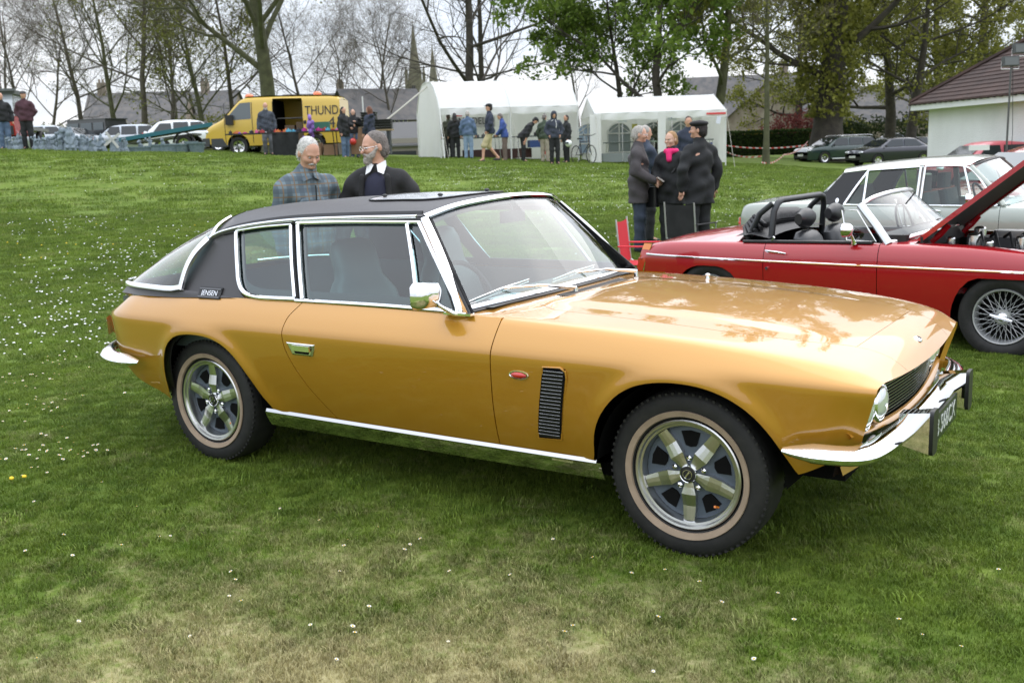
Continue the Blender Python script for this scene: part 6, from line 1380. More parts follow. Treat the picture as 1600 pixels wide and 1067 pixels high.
q=MB(); q.box((.48,vs_(.48,1.1)-.0,1.1),(.02,.02,.05)); q.build('door_handle',black,van,smooth=False)
q=MB(); q.box((-1.24,vs_(-1.2,1.12),1.12),(.10,.03,.12)); q.build('door_handle',black,van,smooth=False)
Rv=frame((-1,0,0),(0,-.1,1)); ink=mat('black_lettering',(.02,.02,.02),.5)
text_obj('van_lettering','THUND',.46,ink,Vector((-1.86,vs_(-1.8,1.50)+.012,1.50)),Rv,van,.002,sx=.74)
text_obj('van_number','4',.55,ink,Vector((-2.2,vs_(-2.2,1.1)+.012,1.06)),Rv,van,.002)
for z,h in ((.80,.05),): q=MB(); q.box((-1.8,vs_(-1.8,z)+.006,z),(1.25,.02,h)); q.build('rubbing_strip',MATS['bumper_grey'],van,smooth=False)
for x in (-1.16,-.09,.66,1.66):
    q=MB(); q.tube([(x,vs_(x,z)+.001,z) for z in (.45,.8,1.2,1.6,1.88)],.010,4); q.build('door_seam',black,van)
for x,z,d in ((-.9,.62,(.35,.4,.35)),(-.45,.60,(.4,.4,.30)),(-.95,1.0,(.3,.4,.3)),(-.55,.92,(.35,.4,.25))):
    q=MB(); q.box((x,.25,z),d); q.build('cargo_box',mat('cargo_card',(.16,.11,.07),.8),van,smooth=False)
q=MB(); q.box((-.62,.2,1.30),(1.0,.5,.03)); q.build('cargo_shelf',mat('shelf_grey',(.15,.15,.15),.6),van,smooth=False)
# red car parts visible past the saloon roof
far_car('red_car','dark red car whose roof shows behind the right end of the saloon',1668,12.5,RB+math.pi+.15,3.9,1.62,1.45,.92,redp,[(-1.6,.95),(-1.2,1.36),(-.5,1.44),(.2,1.43),(.5,1.34),(1.05,.95)],1.1,-1.7,.94,(1.2,-1.2),.3,wind=[(-1.2,-.9,-.25,-.2,1.36),(-.13,-.15,.4,.8,1.36)],hood=.8,glass=greyglass)
far_car('pinkish_red_car','faded red car with open bonnet showing above the saloon roof',1540,27,RB+math.pi+.1,3.2,1.5,1.30,.9,mat('faded_red',(.50,.10,.12),.4,coat=.5),[(-1.2,.95),(-.9,1.27),(-.4,1.32),(.2,1.31),(.4,1.22),(.8,.92)],.8,-1.3,.92,(1.0,-1.0),.28,wind=[(-.9,-.7,-.15,-.1,1.22),(-.05,-.05,.3,.6,1.22)],hood=.8)
# ================================================================ people (surface-net bodies)
def surfnet(F,xs,ys,zs):
    X,Y,Z=np.meshgrid(xs,ys,zs,indexing='ij'); V=F(X,Y,Z); s=V<0
    nx,ny,nz=V.shape; acc=np.zeros((nx-1,ny-1,nz-1,3)); cnt=np.zeros((nx-1,ny-1,nz-1)); ax=[xs,ys,zs]; faces=[]; edges=[]
    for d in range(3):
        sl0=[slice(None)]*3; sl1=[slice(None)]*3; sl0[d]=slice(0,-1); sl1[d]=slice(1,None)
        a,b=V[tuple(sl0)],V[tuple(sl1)]; cr_=(a<0)!=(b<0); I=np.argwhere(cr_); 
        if len(I)==0: continue
        va=a[cr_]; vb=b[cr_]; t=va/(va-vb); P=np.stack([ax[k][I[:,k]] for k in range(3)],1).astype(float); P[:,d]+=t*(ax[d][I[:,d]+1]-ax[d][I[:,d]])
        o=[k for k in range(3) if k!=d]; quad=[]
        for (i,j) in ((0,0),(1,0),(1,1),(0,1)):
            J=I.copy(); J[:,o[0]]-=i; J[:,o[1]]-=j; ok=np.all(J>=0,1)&(J[:,0]<nx-1)&(J[:,1]<ny-1)&(J[:,2]<nz-1)
            np.add.at(acc,tuple(J[ok].T),P[ok]); np.add.at(cnt,tuple(J[ok].T),1); quad.append((J,ok))
        okk=quad[0][1]&quad[1][1]&quad[2][1]&quad[3][1]; flip=(va<0)^(d==1)
        edges.append(([q[0][okk] for q in quad],flip[okk]))
    idx=-np.ones((nx-1,ny-1,nz-1),int); m=cnt>0; idx[m]=np.arange(m.sum()); vs_=acc[m]/cnt[m][:,None]
    for Q,fl in edges:
        q=np.stack([idx[tuple(a.T)] for a in Q],1); q[fl]=q[fl][:,::-1]; faces.append(q)
    return vs_,np.vstack(faces)[:, ::-1]
def smin(a,b,k): h=np.clip(.5+.5*(b-a)/k,0,1); return b+(a-b)*h-k*h*(1-h)
class SDF:
    def __init__(s,k=.03): s.p=[]; s.k=k
    def cone(s,a,b,r0,r1,k=None): s.p.append(('c',np.array(a,float),np.array(b,float),r0,r1,k)); return s
    def ell(s,c,r,k=None,rot=None): s.p.append(('e',np.array(c,float),np.array(r,float),rot,None,k)); return s
    def cut(s,c,r,k=.02): s.p.append(('x',np.array(c,float),np.array(r,float),None,None,k)); return s
    def __call__(s,X,Y,Z):
        out=None
        for t,a,b,r0,r1,k in s.p:
            k=s.k if k is None else k
            if t=='c':
                d=b-a; L=d@d+1e-9; h=np.clip(((X-a[0])*d[0]+(Y-a[1])*d[1]+(Z-a[2])*d[2])/L,0,1); f=np.sqrt((X-a[0]-h*d[0])**2+(Y-a[1]-h*d[1])**2+(Z-a[2]-h*d[2])**2)-(r0+(r1-r0)*h)
            else:
                x,y,z=X-a[0],Y-a[1],Z-a[2]
                if r0 is not None: x,y,z=[r0[0][i]*x+r0[1][i]*y+r0[2][i]*z for i in range(3)]
                q=np.sqrt((x/b[0])**2+(y/b[1])**2+(z/b[2])**2); f=(q-1)*min(b)
                q2=np.sqrt((x/b[0]**2)**2+(y/b[1]**2)**2+(z/b[2]**2)**2)+1e-9; f=q*(q-1)/q2
            if t=='x': h=np.clip(.5-.5*(out+f)/k,0,1); out=out+(-f-out)*h+k*h*(1-h)
            else: out=f if out is None else smin(out,f,k)
        if getattr(s,'fold',0): out=out+s.fold*(np.sin(Z*38+Y*14+X*9)*.5+np.sin(Z*23-Y*21+X*17)*.5)
        if getattr(s,'zmin',None) is not None: out=np.maximum(out,s.zmin-Z)
        if getattr(s,'zmax',None) is not None: out=np.maximum(out,Z-s.zmax)
        return out
    def mesh(s,res,fine=None):
        lo=np.array([1e9]*3); hi=-lo
        for t,a,b,r0,r1,k in s.p:
            if t=='x': continue
            if t=='c': r=max(r0,r1); lo=np.minimum(lo,np.minimum(a,b)-r); hi=np.maximum(hi,np.maximum(a,b)+r)
            else: m_=max(b) if r0 is not None else b; lo=np.minimum(lo,a-m_); hi=np.maximum(hi,a+m_)
        lo-=.03; hi+=.03; ax=[]
        for d in range(3):
            if fine is not None:
                (f0,f1),fr=fine[d],fine[3]; g=[lo[d]]
                while g[-1]<hi[d]: g.append(g[-1]+(fr if f0<g[-1]<f1 else res))
                ax.append(np.array(g))
            else: ax.append(np.arange(lo[d],hi[d]+res,res))
        return surfnet(s,*ax)
def sdf_obj(name,S,m,parent,res,fine=None,extra=None):
    v,f=S.mesh(res,fine); q=MB(); q.v=[tuple(p) for p in v]; q.f=[tuple(int(i) for i in t) for t in f]; q.mi=[0]*len(q.f)
    if extra: extra(q)
    me=bpy.data.meshes.new(name); me.from_pydata(q.v,[],q.f); me.materials.append(m); me.polygons.foreach_set('use_smooth',[True]*len(me.polygons)); me.update(); o=bpy.data.objects.new(name,me); COL.objects.link(o); o.parent=parent; return o
skin=mat('skin',(.52,.28,.19),.5,noise=(14,(.60,.34,.24),.3,.7)); skin_l=mat('pale_skin',(.60,.37,.27),.5)
def cloth(n,c,c2=None,sc=6): return mat('cloth_'+n,c,.85,noise=(sc,c2 or tuple(min(1,x*1.5+.004) for x in c),.35,.7),bump=(60,.4,.004))
def hairm(n,c): return mat('hair_'+n,c,.6,noise=(45,tuple(x*.55 for x in c),.35,.65),bump=(70,.8,.008))
def plaid_mat():
    m=bpy.data.materials.new('plaid_shirt'); m.use_nodes=True; t=m.node_tree; b=t.nodes['Principled BSDF']; b.inputs['Roughness'].default_value=.85
    tc=t.nodes.new('ShaderNodeTexCoord'); sp=t.nodes.new('ShaderNodeSeparateXYZ'); t.links.new(tc.outputs['Object'],sp.inputs[0]); last=None
    def band(ax,sc,off,th,col,fac):
        nonlocal last
        a=t.nodes.new('ShaderNodeMath'); a.operation='MULTIPLY_ADD'; a.inputs[1].default_value=sc; a.inputs[2].default_value=off; t.links.new(sp.outputs[ax],a.inputs[0])
        f=t.nodes.new('ShaderNodeMath'); f.operation='PINGPONG'; f.inputs[1].default_value=1; t.links.new(a.outputs[0],f.inputs[0])
        g=t.nodes.new('ShaderNodeMath'); g.operation='LESS_THAN'; g.inputs[1].default_value=th; t.links.new(f.outputs[0],g.inputs[0])
        h=t.nodes.new('ShaderNodeMath'); h.operation='MULTIPLY'; h.inputs[1].default_value=fac; t.links.new(g.outputs[0],h.inputs[0])
        mx=t.nodes.new('ShaderNodeMix'); mx.data_type='RGBA'; t.links.new(h.outputs[0],mx.inputs['Factor'])
        if last is None: mx.inputs['A'].default_value=(.15,.20,.23,1)
        else: t.links.new(last,mx.inputs['A'])
        mx.inputs['B'].default_value=(*col,1); last=mx.outputs['Result']
    band(1,22,0,.42,(.06,.08,.10),.6); band(2,22,.3,.42,(.06,.08,.10),.6); band(1,22,1.0,.10,(.20,.13,.07),.8); band(2,22,1.3,.10,(.20,.13,.07),.8)
    t.links.new(last,b.inputs['Base Color']); return m
plaid=plaid_mat()
TOCAM=math.atan2(-FH[1],-FH[0])
def hand(q,w,d,side,curl=.5,s=1.0):
    """five unequal bent fingers rooted in the palm; w wrist point, d direction the hand points"""
    w=Vector(w); d=Vector(d).normalized(); u=Vector((1,0,0)) if abs(d.x)<.7 else Vector((0,0,-1)); u=(u-d*u.dot(d)).normalized(); n=d.cross(u)*side
    for k,(o,l) in enumerate(((-.030,.066),(-.010,.078),(.011,.074),(.030,.058))):
        a=w+d*.075*s+u*o*s; b=a+d*l*.5*s-n*curl*.012; c=b+(d*(1-curl*.6)-n*curl).normalized()*l*.5*s
        q.tube([a,b,c],[.0098*s,.0088*s,.0068*s],6)
    a=w+d*.025*s-u*.030*s; b=a+(d*.7-u*.6-n*.3).normalized()*.035*s; c=b+(d*.9-u*.1-n*.3).normalized()*.028*s; q.tube([a,b,c],[.012*s,.0105*s,.008*s],6)
def person(px,D,deg,label,h=1.75,pose=None,top=None,bottom=None,hair=None,near=False,group=None,py=250,bulk=1.0,skinm=None,shorts=False,hem=.86,hat=None,extra=None,dz=0,shoe=None,long_hair=False,hood=False,collar=None,coat=False):
    P=dict(eL=(-.03,.255,1.15),wL=(.06,.27,.90),eR=(-.03,-.255,1.15),wR=(.06,-.27,.90),kL=(.02,.10,.49),aL=(0,.10,.09),kR=(.02,-.10,.49),aR=(0,-.10,.09),lean=0,yaw=0,pitch=0); P.update(pose or {})
    k=h/1.75; p=foot(px,D,py); t=thing('person',label,'person',(p.x,p.y,p.z+dz),TOCAM+R(deg),group); t.scale=(k,k,k); sk_=skinm or skin
    res=.0125 if near else .022; b=bulk
    LM=Matrix.Rotation(R(P['lean']),3,'Y'); piv=Vector((0,0,.95))
    def U(v): return tuple(LM@(Vector(v)-piv)+piv)
    HM=LM@Matrix.Rotation(R(P['yaw']),3,'Z')@Matrix.Rotation(R(P['pitch']),3,'Y'); hc=Vector(U((0.0,0,1.545)))
    def Hd(v): return tuple(hc+HM@Vector(v))
    hr=np.array(HM).tolist()
    S=SDF(.03)
    # torso, pelvis
    def torso(S,g=0,arms=True,low=.92):
        bb=1+(b-1)*.55; S.cone(U((0,-.06,low+.04)),U((0,.06,low+.04)),.118*bb+g,.118*bb+g); S.ell(U((.01,0,1.10)),(.112*bb+g,.150*bb+g,.17)); S.ell(U((.0,0,1.28)),(.115*bb+g,.170*bb+g,.17)); S.cone(U((-.01,-.140,1.392)),U((-.01,.140,1.392)),.058+g,.058+g); S.cone(U((-.01,-.12,1.40)),U((-.01,-.03,1.475)),.040+g*.7,.035+g*.7); S.cone(U((-.01,.12,1.40)),U((-.01,.03,1.475)),.040+g*.7,.035+g*.7)
        S.cone(U((-.01,0,1.42)),U((0,0,1.50)),.07+g*.5,.055+g*.3)
        if arms:
            for s_,e,w_ in ((1,'eL','wL'),(-1,'eR','wR')):
                sh=U((-.01,s_*.182,1.378)); S.cone(sh,P[e] if P.get('abs') else U(P[e]),.058+g,.046+g); S.cone(U(P[e]),U(P[w_]),.045+g,.031+g*.9)
    torso(S)
    for s_,kk,aa in ((1,'kL','aL'),(-1,'kR','aR')):
        S.cone((0,s_*.085,.93),P[kk],.088,.060); S.cone(P[kk],P[aa],.056,.036); fx=Vector(P[aa]); S.cone(P[aa],tuple(fx+Vector((.10,s_*.02,-.045))),.034,.028)
    S.cone(U((0,0,1.46)),Hd((.0,0,.04)),.055,.052,.02)
    S.ell(Hd((.005,0,.115)),(.093,.073,.098),.01,hr); S.ell(Hd((.030,0,.055)),(.062,.056,.072),.02,hr)
    if near:
        S.cone(Hd((.092,0,.105)),Hd((.116,0,.072)),.009,.014,.012); S.ell(Hd((.083,0,.018)),(.022,.026,.016),.015,hr); S.ell(Hd((.080,0,.118)),(.022,.05,.012),.015,hr)
        for s_ in (1,-1): S.ell(Hd((.062,s_*.040,.075)),(.03,.025,.025),.02,hr); S.ell(Hd((-.005,s_*.075,.09)),(.018,.010,.030),.006,hr); S.cut(Hd((.100,s_*.030,.100)),(.018,.018,.012),.012)
        S.ell(Hd((.094,0,.040)),(.010,.024,.006),.008,hr)
    else:
        S.cone(Hd((.085,0,.10)),Hd((.108,0,.075)),.010,.014,.012)
        for s_ in (1,-1): S.ell(Hd((-.005,s_*.075,.09)),(.018,.012,.030),.006,hr)
    for s_,e,w_ in ((1,'eL','wL'),(-1,'eR','wR')):
        w0=Vector(U(P[w_])); d0=(w0-Vector(U(P[e]))).normalized(); S.cone(tuple(w0),tuple(w0+d0*.07),.028,.034,.02)
    def fingers(q):
        for s_,e,w_ in ((1,'eL','wL'),(-1,'eR','wR')):
            w0=Vector(U(P[w_])); d0=(w0-Vector(U(P[e]))); hand(q,w0,d0,s_)
    fine=None
    if near: hx,hy,hz=hc; fine=((hx-.13,hx+.16),(hy-.12,hy+.12),(hz-.03,hz+.25),.0065)
    sdf_obj('body',S,sk_,t,res,fine,fingers)
    # trousers
    if bottom:
        T=SDF(.03); b=1+(b-1)*.5; T.cone((0,-.06,.965),(0,.06,.965),.130*b,.130*b)
        for s_,kk,aa in ((1,'kL','aL'),(-1,'kR','aR')):
            T.cone((0,s_*.085,.93),P[kk],.108,.082)
            if not shorts: a=Vector(P[aa]); T.cone(P[kk],tuple(a+Vector((0,0,-.01))),.080,.068)
            else: kv=Vector(P[kk]); T.cone(P[kk],P[kk],.088,.088)
        T.fold=.006; sdf_obj('shorts' if shorts else 'trousers',T,bottom,t,res)
    for s_,aa in ((1,'aL'),(-1,'aR')):
        sh=SDF(.02); a=Vector(P[aa]); sh.cone(tuple(a+Vector((-.03,0,-.045))),tuple(a+Vector((.07,0,-.05))),.040,.038); sh.cone(tuple(a+Vector((.07,0,-.05))),tuple(a+Vector((.15,s_*.015,-.058))),.040,.028); 
        sdf_obj('shoe',sh,shoe or black,t,max(res,.014))
    # top garment
    if top:
        T=SDF(.035); g=.022; torso(T,g,True,.92)
        b2=1+(b-1)*.35
        T.cone(U((0,-.075,1.0)),U((0,-.085,hem-.02)),.125*b2,.130*b2); T.cone(U((0,.075,1.0)),U((0,.085,hem-.02)),.125*b2,.130*b2); T.zmin=hem
        for s_,e,w_ in ((1,'eL','wL'),(-1,'eR','wR')): T.cone(U(P[e]),U(P[w_]),.060,.052)
        if collar!='open': T.cone(U((-.01,0,1.45)),U((-.005,0,1.50)),.082,.074)
        if hood and hood!='up': T.ell(U((-.10,0,1.46)),(.07,.11,.07))
        T.fold=.012
        if collar=='open': T.cut(U((.24,0,1.22)),(.13,.10,.34),.01)
        o=sdf_obj('jacket' if coat else 'top',T,top,t,res)
    # hair / hats
    if hood=='up':
        T=SDF(.02); T.ell(Hd((-.012,0,.105)),(.120,.104,.135),.01,hr); T.cone(U((-.03,0,1.46)),Hd((-.03,0,.03)),.10,.10); T.cut(Hd((.12,0,.085)),(.085,.062,.088),.02); sdf_obj('hood',T,top,t,res*.8)
    elif hair:
        T=SDF(.015); T.ell(Hd((-.012,0,.126)),(.097,.078,.095),.01,hr)
        if long_hair: T.cone(Hd((-.055,0,.09)),Hd((-.075,0,-.10)),.075,.07); T.cone(Hd((-.02,.06,.08)),Hd((-.02,.075,-.08)),.03,.03); T.cone(Hd((-.02,-.06,.08)),Hd((-.02,-.075,-.08)),.03,.03)
        else: T.ell(Hd((-.045,0,.075)),(.062,.074,.075),.01,hr)
        T.cut(Hd((.105,0,.062)),(.088,.11,.100),.012)
        T.fold=.003; ho=sdf_obj('hair',T,hair,t,.008 if near else .016)
        if near:
            me=ho.data; nv=len(me.vertices); co=np.zeros(nv*3); me.vertices.foreach_get('co',co); co=co.reshape(-1,3); no=np.array([tuple(v.normal) for v in me.vertices]); r_=np.random.default_rng(nv); ii=r_.integers(0,nv,1500); c=co[ii]; n_=no[ii]; d=n_*.2+r_.normal(0,.30,(1500,3)); d[:,2]-=.55; d/=np.linalg.norm(d,axis=1)[:,None]; b_=np.cross(d,n_); b_/=np.linalg.norm(b_,axis=1)[:,None]+1e-9; l=r_.uniform(.006,.018,1500)[:,None]
            V=np.stack([c-b_*.0014+n_*.001,c+b_*.0014+n_*.001,c+d*l+n_*.002],1).reshape(-1,3); m_=MB(); m_.v=V.tolist(); m_.f=[(3*i,3*i+1,3*i+2) for i in range(1500)]; m_.mi=[0]*1500; sx_=m_.build('hair_strands',mat(hair.name+'_strand',tuple(min(1,x*1.25) for x in hair.node_tree.nodes['Principled BSDF'].inputs['Base Color'].default_value[:3]),.5),ho,smooth=False); sx_['kind']='stuff'
    if hat:
        kind,hm=hat; T=SDF(.015)
        if kind=='beret': T.ell(Hd((.0,.0,.178)),(.122,.112,.040),.01,hr); T.ell(Hd((-.005,0,.160)),(.104,.088,.042),.01,hr)
        elif kind=='cap': T.ell(Hd((-.005,0,.165)),(.108,.090,.062),.01,hr); T.ell(Hd((.10,0,.150)),(.065,.062,.012),.01,hr)
        elif kind=='beanie': T.ell(Hd((-.008,0,.150)),(.108,.090,.088),.01,hr)
        sdf_obj('hat',T,hm,t,.010 if near else .018)
    if near:
        for s_ in (1,-1):
            q=MB(); q.sphere(Hd((.080,s_*.030,.100)),.0115,10,8); e_=q.build('eye',mat('eye_white',(.55,.52,.50),.2),t); q=MB(); q.sphere(Hd((.0895,s_*.030,.099)),.0048,8,6); q.build('iris',mat('iris',(.03,.025,.02),.1),e_)
            q=MB(); q.tube([Hd((.088,s_*.014,.118)),Hd((.092,s_*.030,.122)),Hd((.080,s_*.048,.117))],[.003,.0045,.002],5); q.build('eyebrow',hair or black,t)
    if extra: extra(t,Hd,U,P)
    return t
def glasses(t,Hd,U,P):
    q=MB()
    for s_ in (1,-1): q.tube([Hd((.112,s_*.030+.022*math.cos(a),.100+.016*math.sin(a))) for a in np.linspace(0,6.28,14,endpoint=False)],.0018,4,closed=True); q.tube([Hd((.110,s_*.052,.105)),Hd((.0,s_*.078,.105))],.0018,4)
    q.tube([Hd((.113,-.008,.103)),Hd((.113,.008,.103))],.0018,4); q.build('glasses',chrome_dull,t)
def moustache(t,Hd,U,P):
    T=SDF(.01); 
    for s_ in (1,-1): T.cone(Hd((.104,s_*.004,.055)),Hd((.088,s_*.032,.043)),.010,.006)
    sdf_obj('moustache',T,hairm('white',(.62,.60,.57)),t,.005)
    q=MB(); q.tube([U((.155,0,1.40)),U((.165,0,1.2)),U((.16,0,1.0))],.006,4); q.build('button_placket',black,t)
    for s_ in (1,-1):
        q=MB(); q.add([U((.05,s_*.02,1.515)),U((.115,s_*.01,1.455)),U((.10,s_*.075,1.425)),U((.02,s_*.09,1.48))],[(0,1,2,3)]); q.build('collar',plaid,t,smooth=False)
        T=SDF(.01); T.ell(U((.135,s_*.085,1.25)),(.02,.05,.055)); sdf_obj('chest_pocket',T,plaid,t,.012)
def beard(t,Hd,U,P):
    hr=None; T=SDF(.015); T.cone(Hd((.060,-.045,.045)),Hd((.092,0,.005)),.028,.022); T.cone(Hd((.060,.045,.045)),Hd((.092,0,.005)),.028,.022); T.cone(Hd((.05,0,.0)),Hd((.09,0,.0)),.03,.026)
    for s_ in (1,-1): T.cone(Hd((.104,s_*.004,.055)),Hd((.086,s_*.034,.040)),.010,.008); T.cone(Hd((.060,s_*.052,.05)),Hd((.020,s_*.072,.09)),.018,.012)
    T.cut(Hd((.118,0,.038)),(.018,.024,.006),.006); sdf_obj('beard',T,hairm('grey_beard',(.42,.38,.34)),t,.006); glasses(t,Hd,U,P)
    T=SDF(.03); T.ell(U((.075,0,1.25)),(.085,.115,.20)); T.ell(U((.07,0,1.05)),(.105,.13,.16)); sdf_obj('sweater',T,cloth('navy_knit',(.012,.013,.030)),t,.012)
    for s_ in (1,-1): q=MB(); q.add([U((.085,s_*.012,1.505)),U((.130,s_*.030,1.455)),U((.118,s_*.072,1.435)),U((.04,s_*.078,1.50)),U((.02,s_*.070,1.54))],[(0,1,2,3,4)]); q.build('collar',mat('white_shirt',(.70,.70,.70),.8),t,smooth=False)
    for s_ in (1,-1): T=SDF(.02); T.cone(U((.115,s_*.10,1.42)),U((.15,s_*.13,.95)),.022,.026); sdf_obj('jacket_front',T,cloth('black_fleece',(.012,.012,.013)),t,.013)
c_black=cloth('black',(.011,.012,.013)); c_fleece=cloth('black_fleece',(.012,.012,.013)); c_navy=cloth('navy',(.02,.026,.045)); c_denim=cloth('denim',(.07,.11,.18),(.13,.19,.29)); c_lden=cloth('light_denim',(.17,.25,.36),(.27,.36,.48)); c_dkden=cloth('dark_denim',(.025,.035,.055)); c_char=cloth('charcoal',(.045,.040,.042)); c_khaki=cloth('khaki',(.38,.33,.19)); c_olive=cloth('olive',(.05,.055,.035)); c_green=cloth('moss',(.055,.075,.05)); c_beige=cloth('beige',(.33,.29,.23)); c_burg=cloth('burgundy',(.05,.018,.026)); c_blue=cloth('royal_blue',(.03,.06,.20)); c_brown=cloth('brown',(.12,.09,.075)); c_grey=cloth('grey',(.16,.17,.18)); c_gjean=cloth('grey_jean',(.12,.125,.14))
h_white=hairm('white',(.62,.60,.57)); h_grey=hairm('grey',(.17,.145,.13)); h_lgrey=hairm('light_grey',(.45,.42,.38)); h_blond=hairm('ginger_blond',(.42,.24,.10)); h_dark=hairm('dark',(.02,.014,.012)); h_brown=hairm('brown',(.07,.04,.025)); h_red=hairm('auburn',(.16,.055,.025))
person(479,7.75,34,'white-haired man with a moustache in a blue-grey plaid shirt looking down at the coupe',1.695,dict(pitch=22,yaw=4,lean=4,eL=(-.02,.235,1.15),wL=(.05,.24,.90),eR=(-.02,-.235,1.15),wR=(.05,-.24,.90)),plaid,c_dkden,h_white,near=True,bulk=.92,extra=moustache,py=300)
person(593,7.8,-8,'grey-bearded man with glasses in a black jacket over navy jumper and white collar',1.715,dict(yaw=-52,pitch=8,eL=(-.03,.31,1.15),wL=(.05,.30,.90),eR=(-.03,-.31,1.15),wR=(.05,-.30,.90)),c_fleece,c_dkden,h_grey,near=True,bulk=1.22,extra=beard,py=300,collar='open',coat=True)
def leaflet(t,Hd,U,P):
    glasses(t,Hd,U,P)
    w=Vector(U(P['wR'])); q=MB(); q.box(w+Vector((.10,.03,.0)),(.11,.15,.012),Matrix.Rotation(R(35),3,'Y')); q.build('leaflet',mat('leaflet_paper',(.42,.38,.34),.7),t,smooth=False)
person(999,14.3,78,'grey-haired man with glasses in a charcoal anorak facing right and holding a leaflet',1.74,dict(eR=(-.02,-.27,1.15),wR=(.22,-.20,1.02),pitch=8,yaw=8),c_char,c_dkden,h_lgrey,near=True,bulk=1.25,extra=leaflet,py=398,hem=.70,coat=True)
person(1010,15.3,110,'man in dark blue hidden behind the grey-haired man in the charcoal anorak',1.72,dict(eR=(.05,-.2,1.18),wR=(.25,-.12,1.25)),c_dkden,c_black,h_lgrey,py=395)
def scarf(t,Hd,U,P):
    T=SDF(.02); 
    for a in np.linspace(0,6.28,9): T.cone(U((.01+.075*math.cos(a),.075*math.sin(a),1.48)),U((.01+.075*math.cos(a+.7),.075*math.sin(a+.7),1.48)),.035,.035)
    T.cone(U((.10,.01,1.46)),U((.13,.03,1.36)),.045,.04); sdf_obj('scarf',T,mat('pink_scarf',(.75,.02,.16),.8),t,.013)
    q=MB(); q.tube([U((-.02,.20,1.47)),U((.12,.10,1.2)),U((.02,-.28,.95))],.012,5); q.rbox(U((.03,-.33,.82)),(.14,.26,.30),.05); q.build('shoulder_bag',leather,t)
person(1050,14.2,-38,'smiling woman with short ginger-blond hair and a bright pink scarf in a black coat',1.66,dict(yaw=-8,pitch=5,eR=(.02,-.25,1.15),wR=(.20,-.14,1.05)),c_black,c_black,h_blond,near=True,extra=scarf,py=385,hem=.72,skinm=skin_l,coat=True,bulk=1.1)
person(1092,13.4,212,'man in a black coat and black beret seen from behind',1.80,dict(yaw=35,eL=(-.03,.29,1.17),wL=(.02,.27,.92),eR=(-.03,-.29,1.17),wR=(.02,-.28,.92)),c_black,c_black,h_dark,near=True,bulk=1.3,hat=('beret',c_fleece),py=385,hem=.72,coat=True)
person(1076,22.5,-10,'man with short dark hair whose head shows above the black beret',1.80,dict(pitch=10),c_navy,c_black,h_brown,py=300)
G1='people browsing the stalls under the left marquee'; G2='people inside the right marquee'; G3='people around the yellow van stall'
person(713,39,185,'long-haired person in black standing at the left end of the marquee stall',1.68,None,c_black,c_black,h_dark,long_hair=True,group=G1,hem=.8)
person(703,39.5,200,'person in a dark top half hidden left of the long-haired person in black',1.66,None,c_olive,c_black,h_brown,group=G1)
person(733,38.6,178,'man in a blue denim jacket and pale jeans seen from behind at the stall',1.76,dict(pitch=18),c_denim,c_lden,h_lgrey,group=G1,coat=True,bulk=1.1)
person(767,33,-78,'man in navy jacket, khaki shorts and black cap walking left',1.84,dict(kL=(.22,.09,.52),aL=(.26,.09,.12),kR=(.03,-.09,.50),aR=(-.26,-.09,.15),eL=(.02,.26,1.16),wL=(.12,.22,.98),eR=(-.08,-.26,1.16),wR=(.0,-.24,.96)),c_navy,c_khaki,h_dark,shorts=True,hat=('cap',c_black),coat=True,bulk=1.1,shoe=c_char)
person(790,38,-95,'grey-haired man in a bright blue jacket bending over the stall table',1.74,dict(lean=10,pitch=20,eL=(.06,.22,1.18),wL=(.25,.15,1.05),eR=(.06,-.22,1.18),wR=(.25,-.15,1.05)),c_blue,c_brown,h_grey,group=G1,coat=True)
person(818,38,88,'man in black with a cap leaning far forward over the stall',1.78,dict(lean=42,pitch=5,eL=(.10,.2,1.12),wL=(.2,.18,.86),eR=(.10,-.2,1.12),wR=(.2,-.18,.86)),c_black,c_black,h_dark,hat=('cap',c_black),group=G1)
person(852,38.5,150,'man in a moss green jacket and beige trousers beside the hooded youth',1.76,dict(pitch=15),c_green,c_beige,h_grey,group=G1,coat=True)
person(867,35,5,'youth with hood up, hands in pockets of a dark navy hoodie, facing the viewer',1.78,dict(pitch=22,eL=(-.04,.28,1.15),wL=(.08,.20,1.0),eR=(-.04,-.28,1.15),wR=(.08,-.20,1.0)),cloth('slate_navy',(.028,.034,.05)),c_black,None,hood='up',bulk=1.1,extra=lambda t,Hd,U,P:(lambda q:(q.tube([U((.10,.04,1.48)),U((.16,.06,1.35)),U((.165,.05,1.2))],.008,4),q.tube([U((.10,-.05,1.48)),U((.14,-.10,1.43))],.008,4),q.build('drawstring',white_plastic,t)))(MB()))
def helmet_in_hand(t,Hd,U,P): pass
hm_=person(886,38,-70,'dark-haired man in a black coat carrying a white helmet',1.74,dict(yaw=10),c_black,c_black,h_dark,group=G1,hem=.78,coat=True)
person(1030,42.5,5,'man in an olive jacket standing behind the table in the right marquee',1.74,dict(eL=(-.02,.28,1.16),wL=(.14,.14,1.02),eR=(-.02,-.28,1.16),wR=(.14,-.10,1.02)),c_olive,c_black,h_brown,group=G2,hem=.8)
person(984,44,190,'light-haired person in navy at the back of the right marquee',1.66,None,c_navy,c_grey,h_lgrey,group=G2)
person(997,45,170,'person in dark red behind the light-haired person in the right marquee',1.74,None,cloth('maroon',(.12,.02,.02)),c_black,h_brown,group=G2)
person(421,36,12,'balding man with grey beard, checked jacket and grey jeans by the open van',1.80,dict(pitch=10),cloth('check',(.07,.085,.11),(.02,.024,.03),30),c_gjean,None,group=G3,hem=.82,coat=True,bulk=1.15,extra=lambda t,Hd,U,P:sdf_obj('beard',SDF(.015).cone(Hd((.06,-.035,.035)),Hd((.085,0,-.01)),.032,.03).cone(Hd((.06,.035,.035)),Hd((.085,0,-.01)),.032,.03),hairm('grey_beard',(.42,.38,.34)),t,.014))
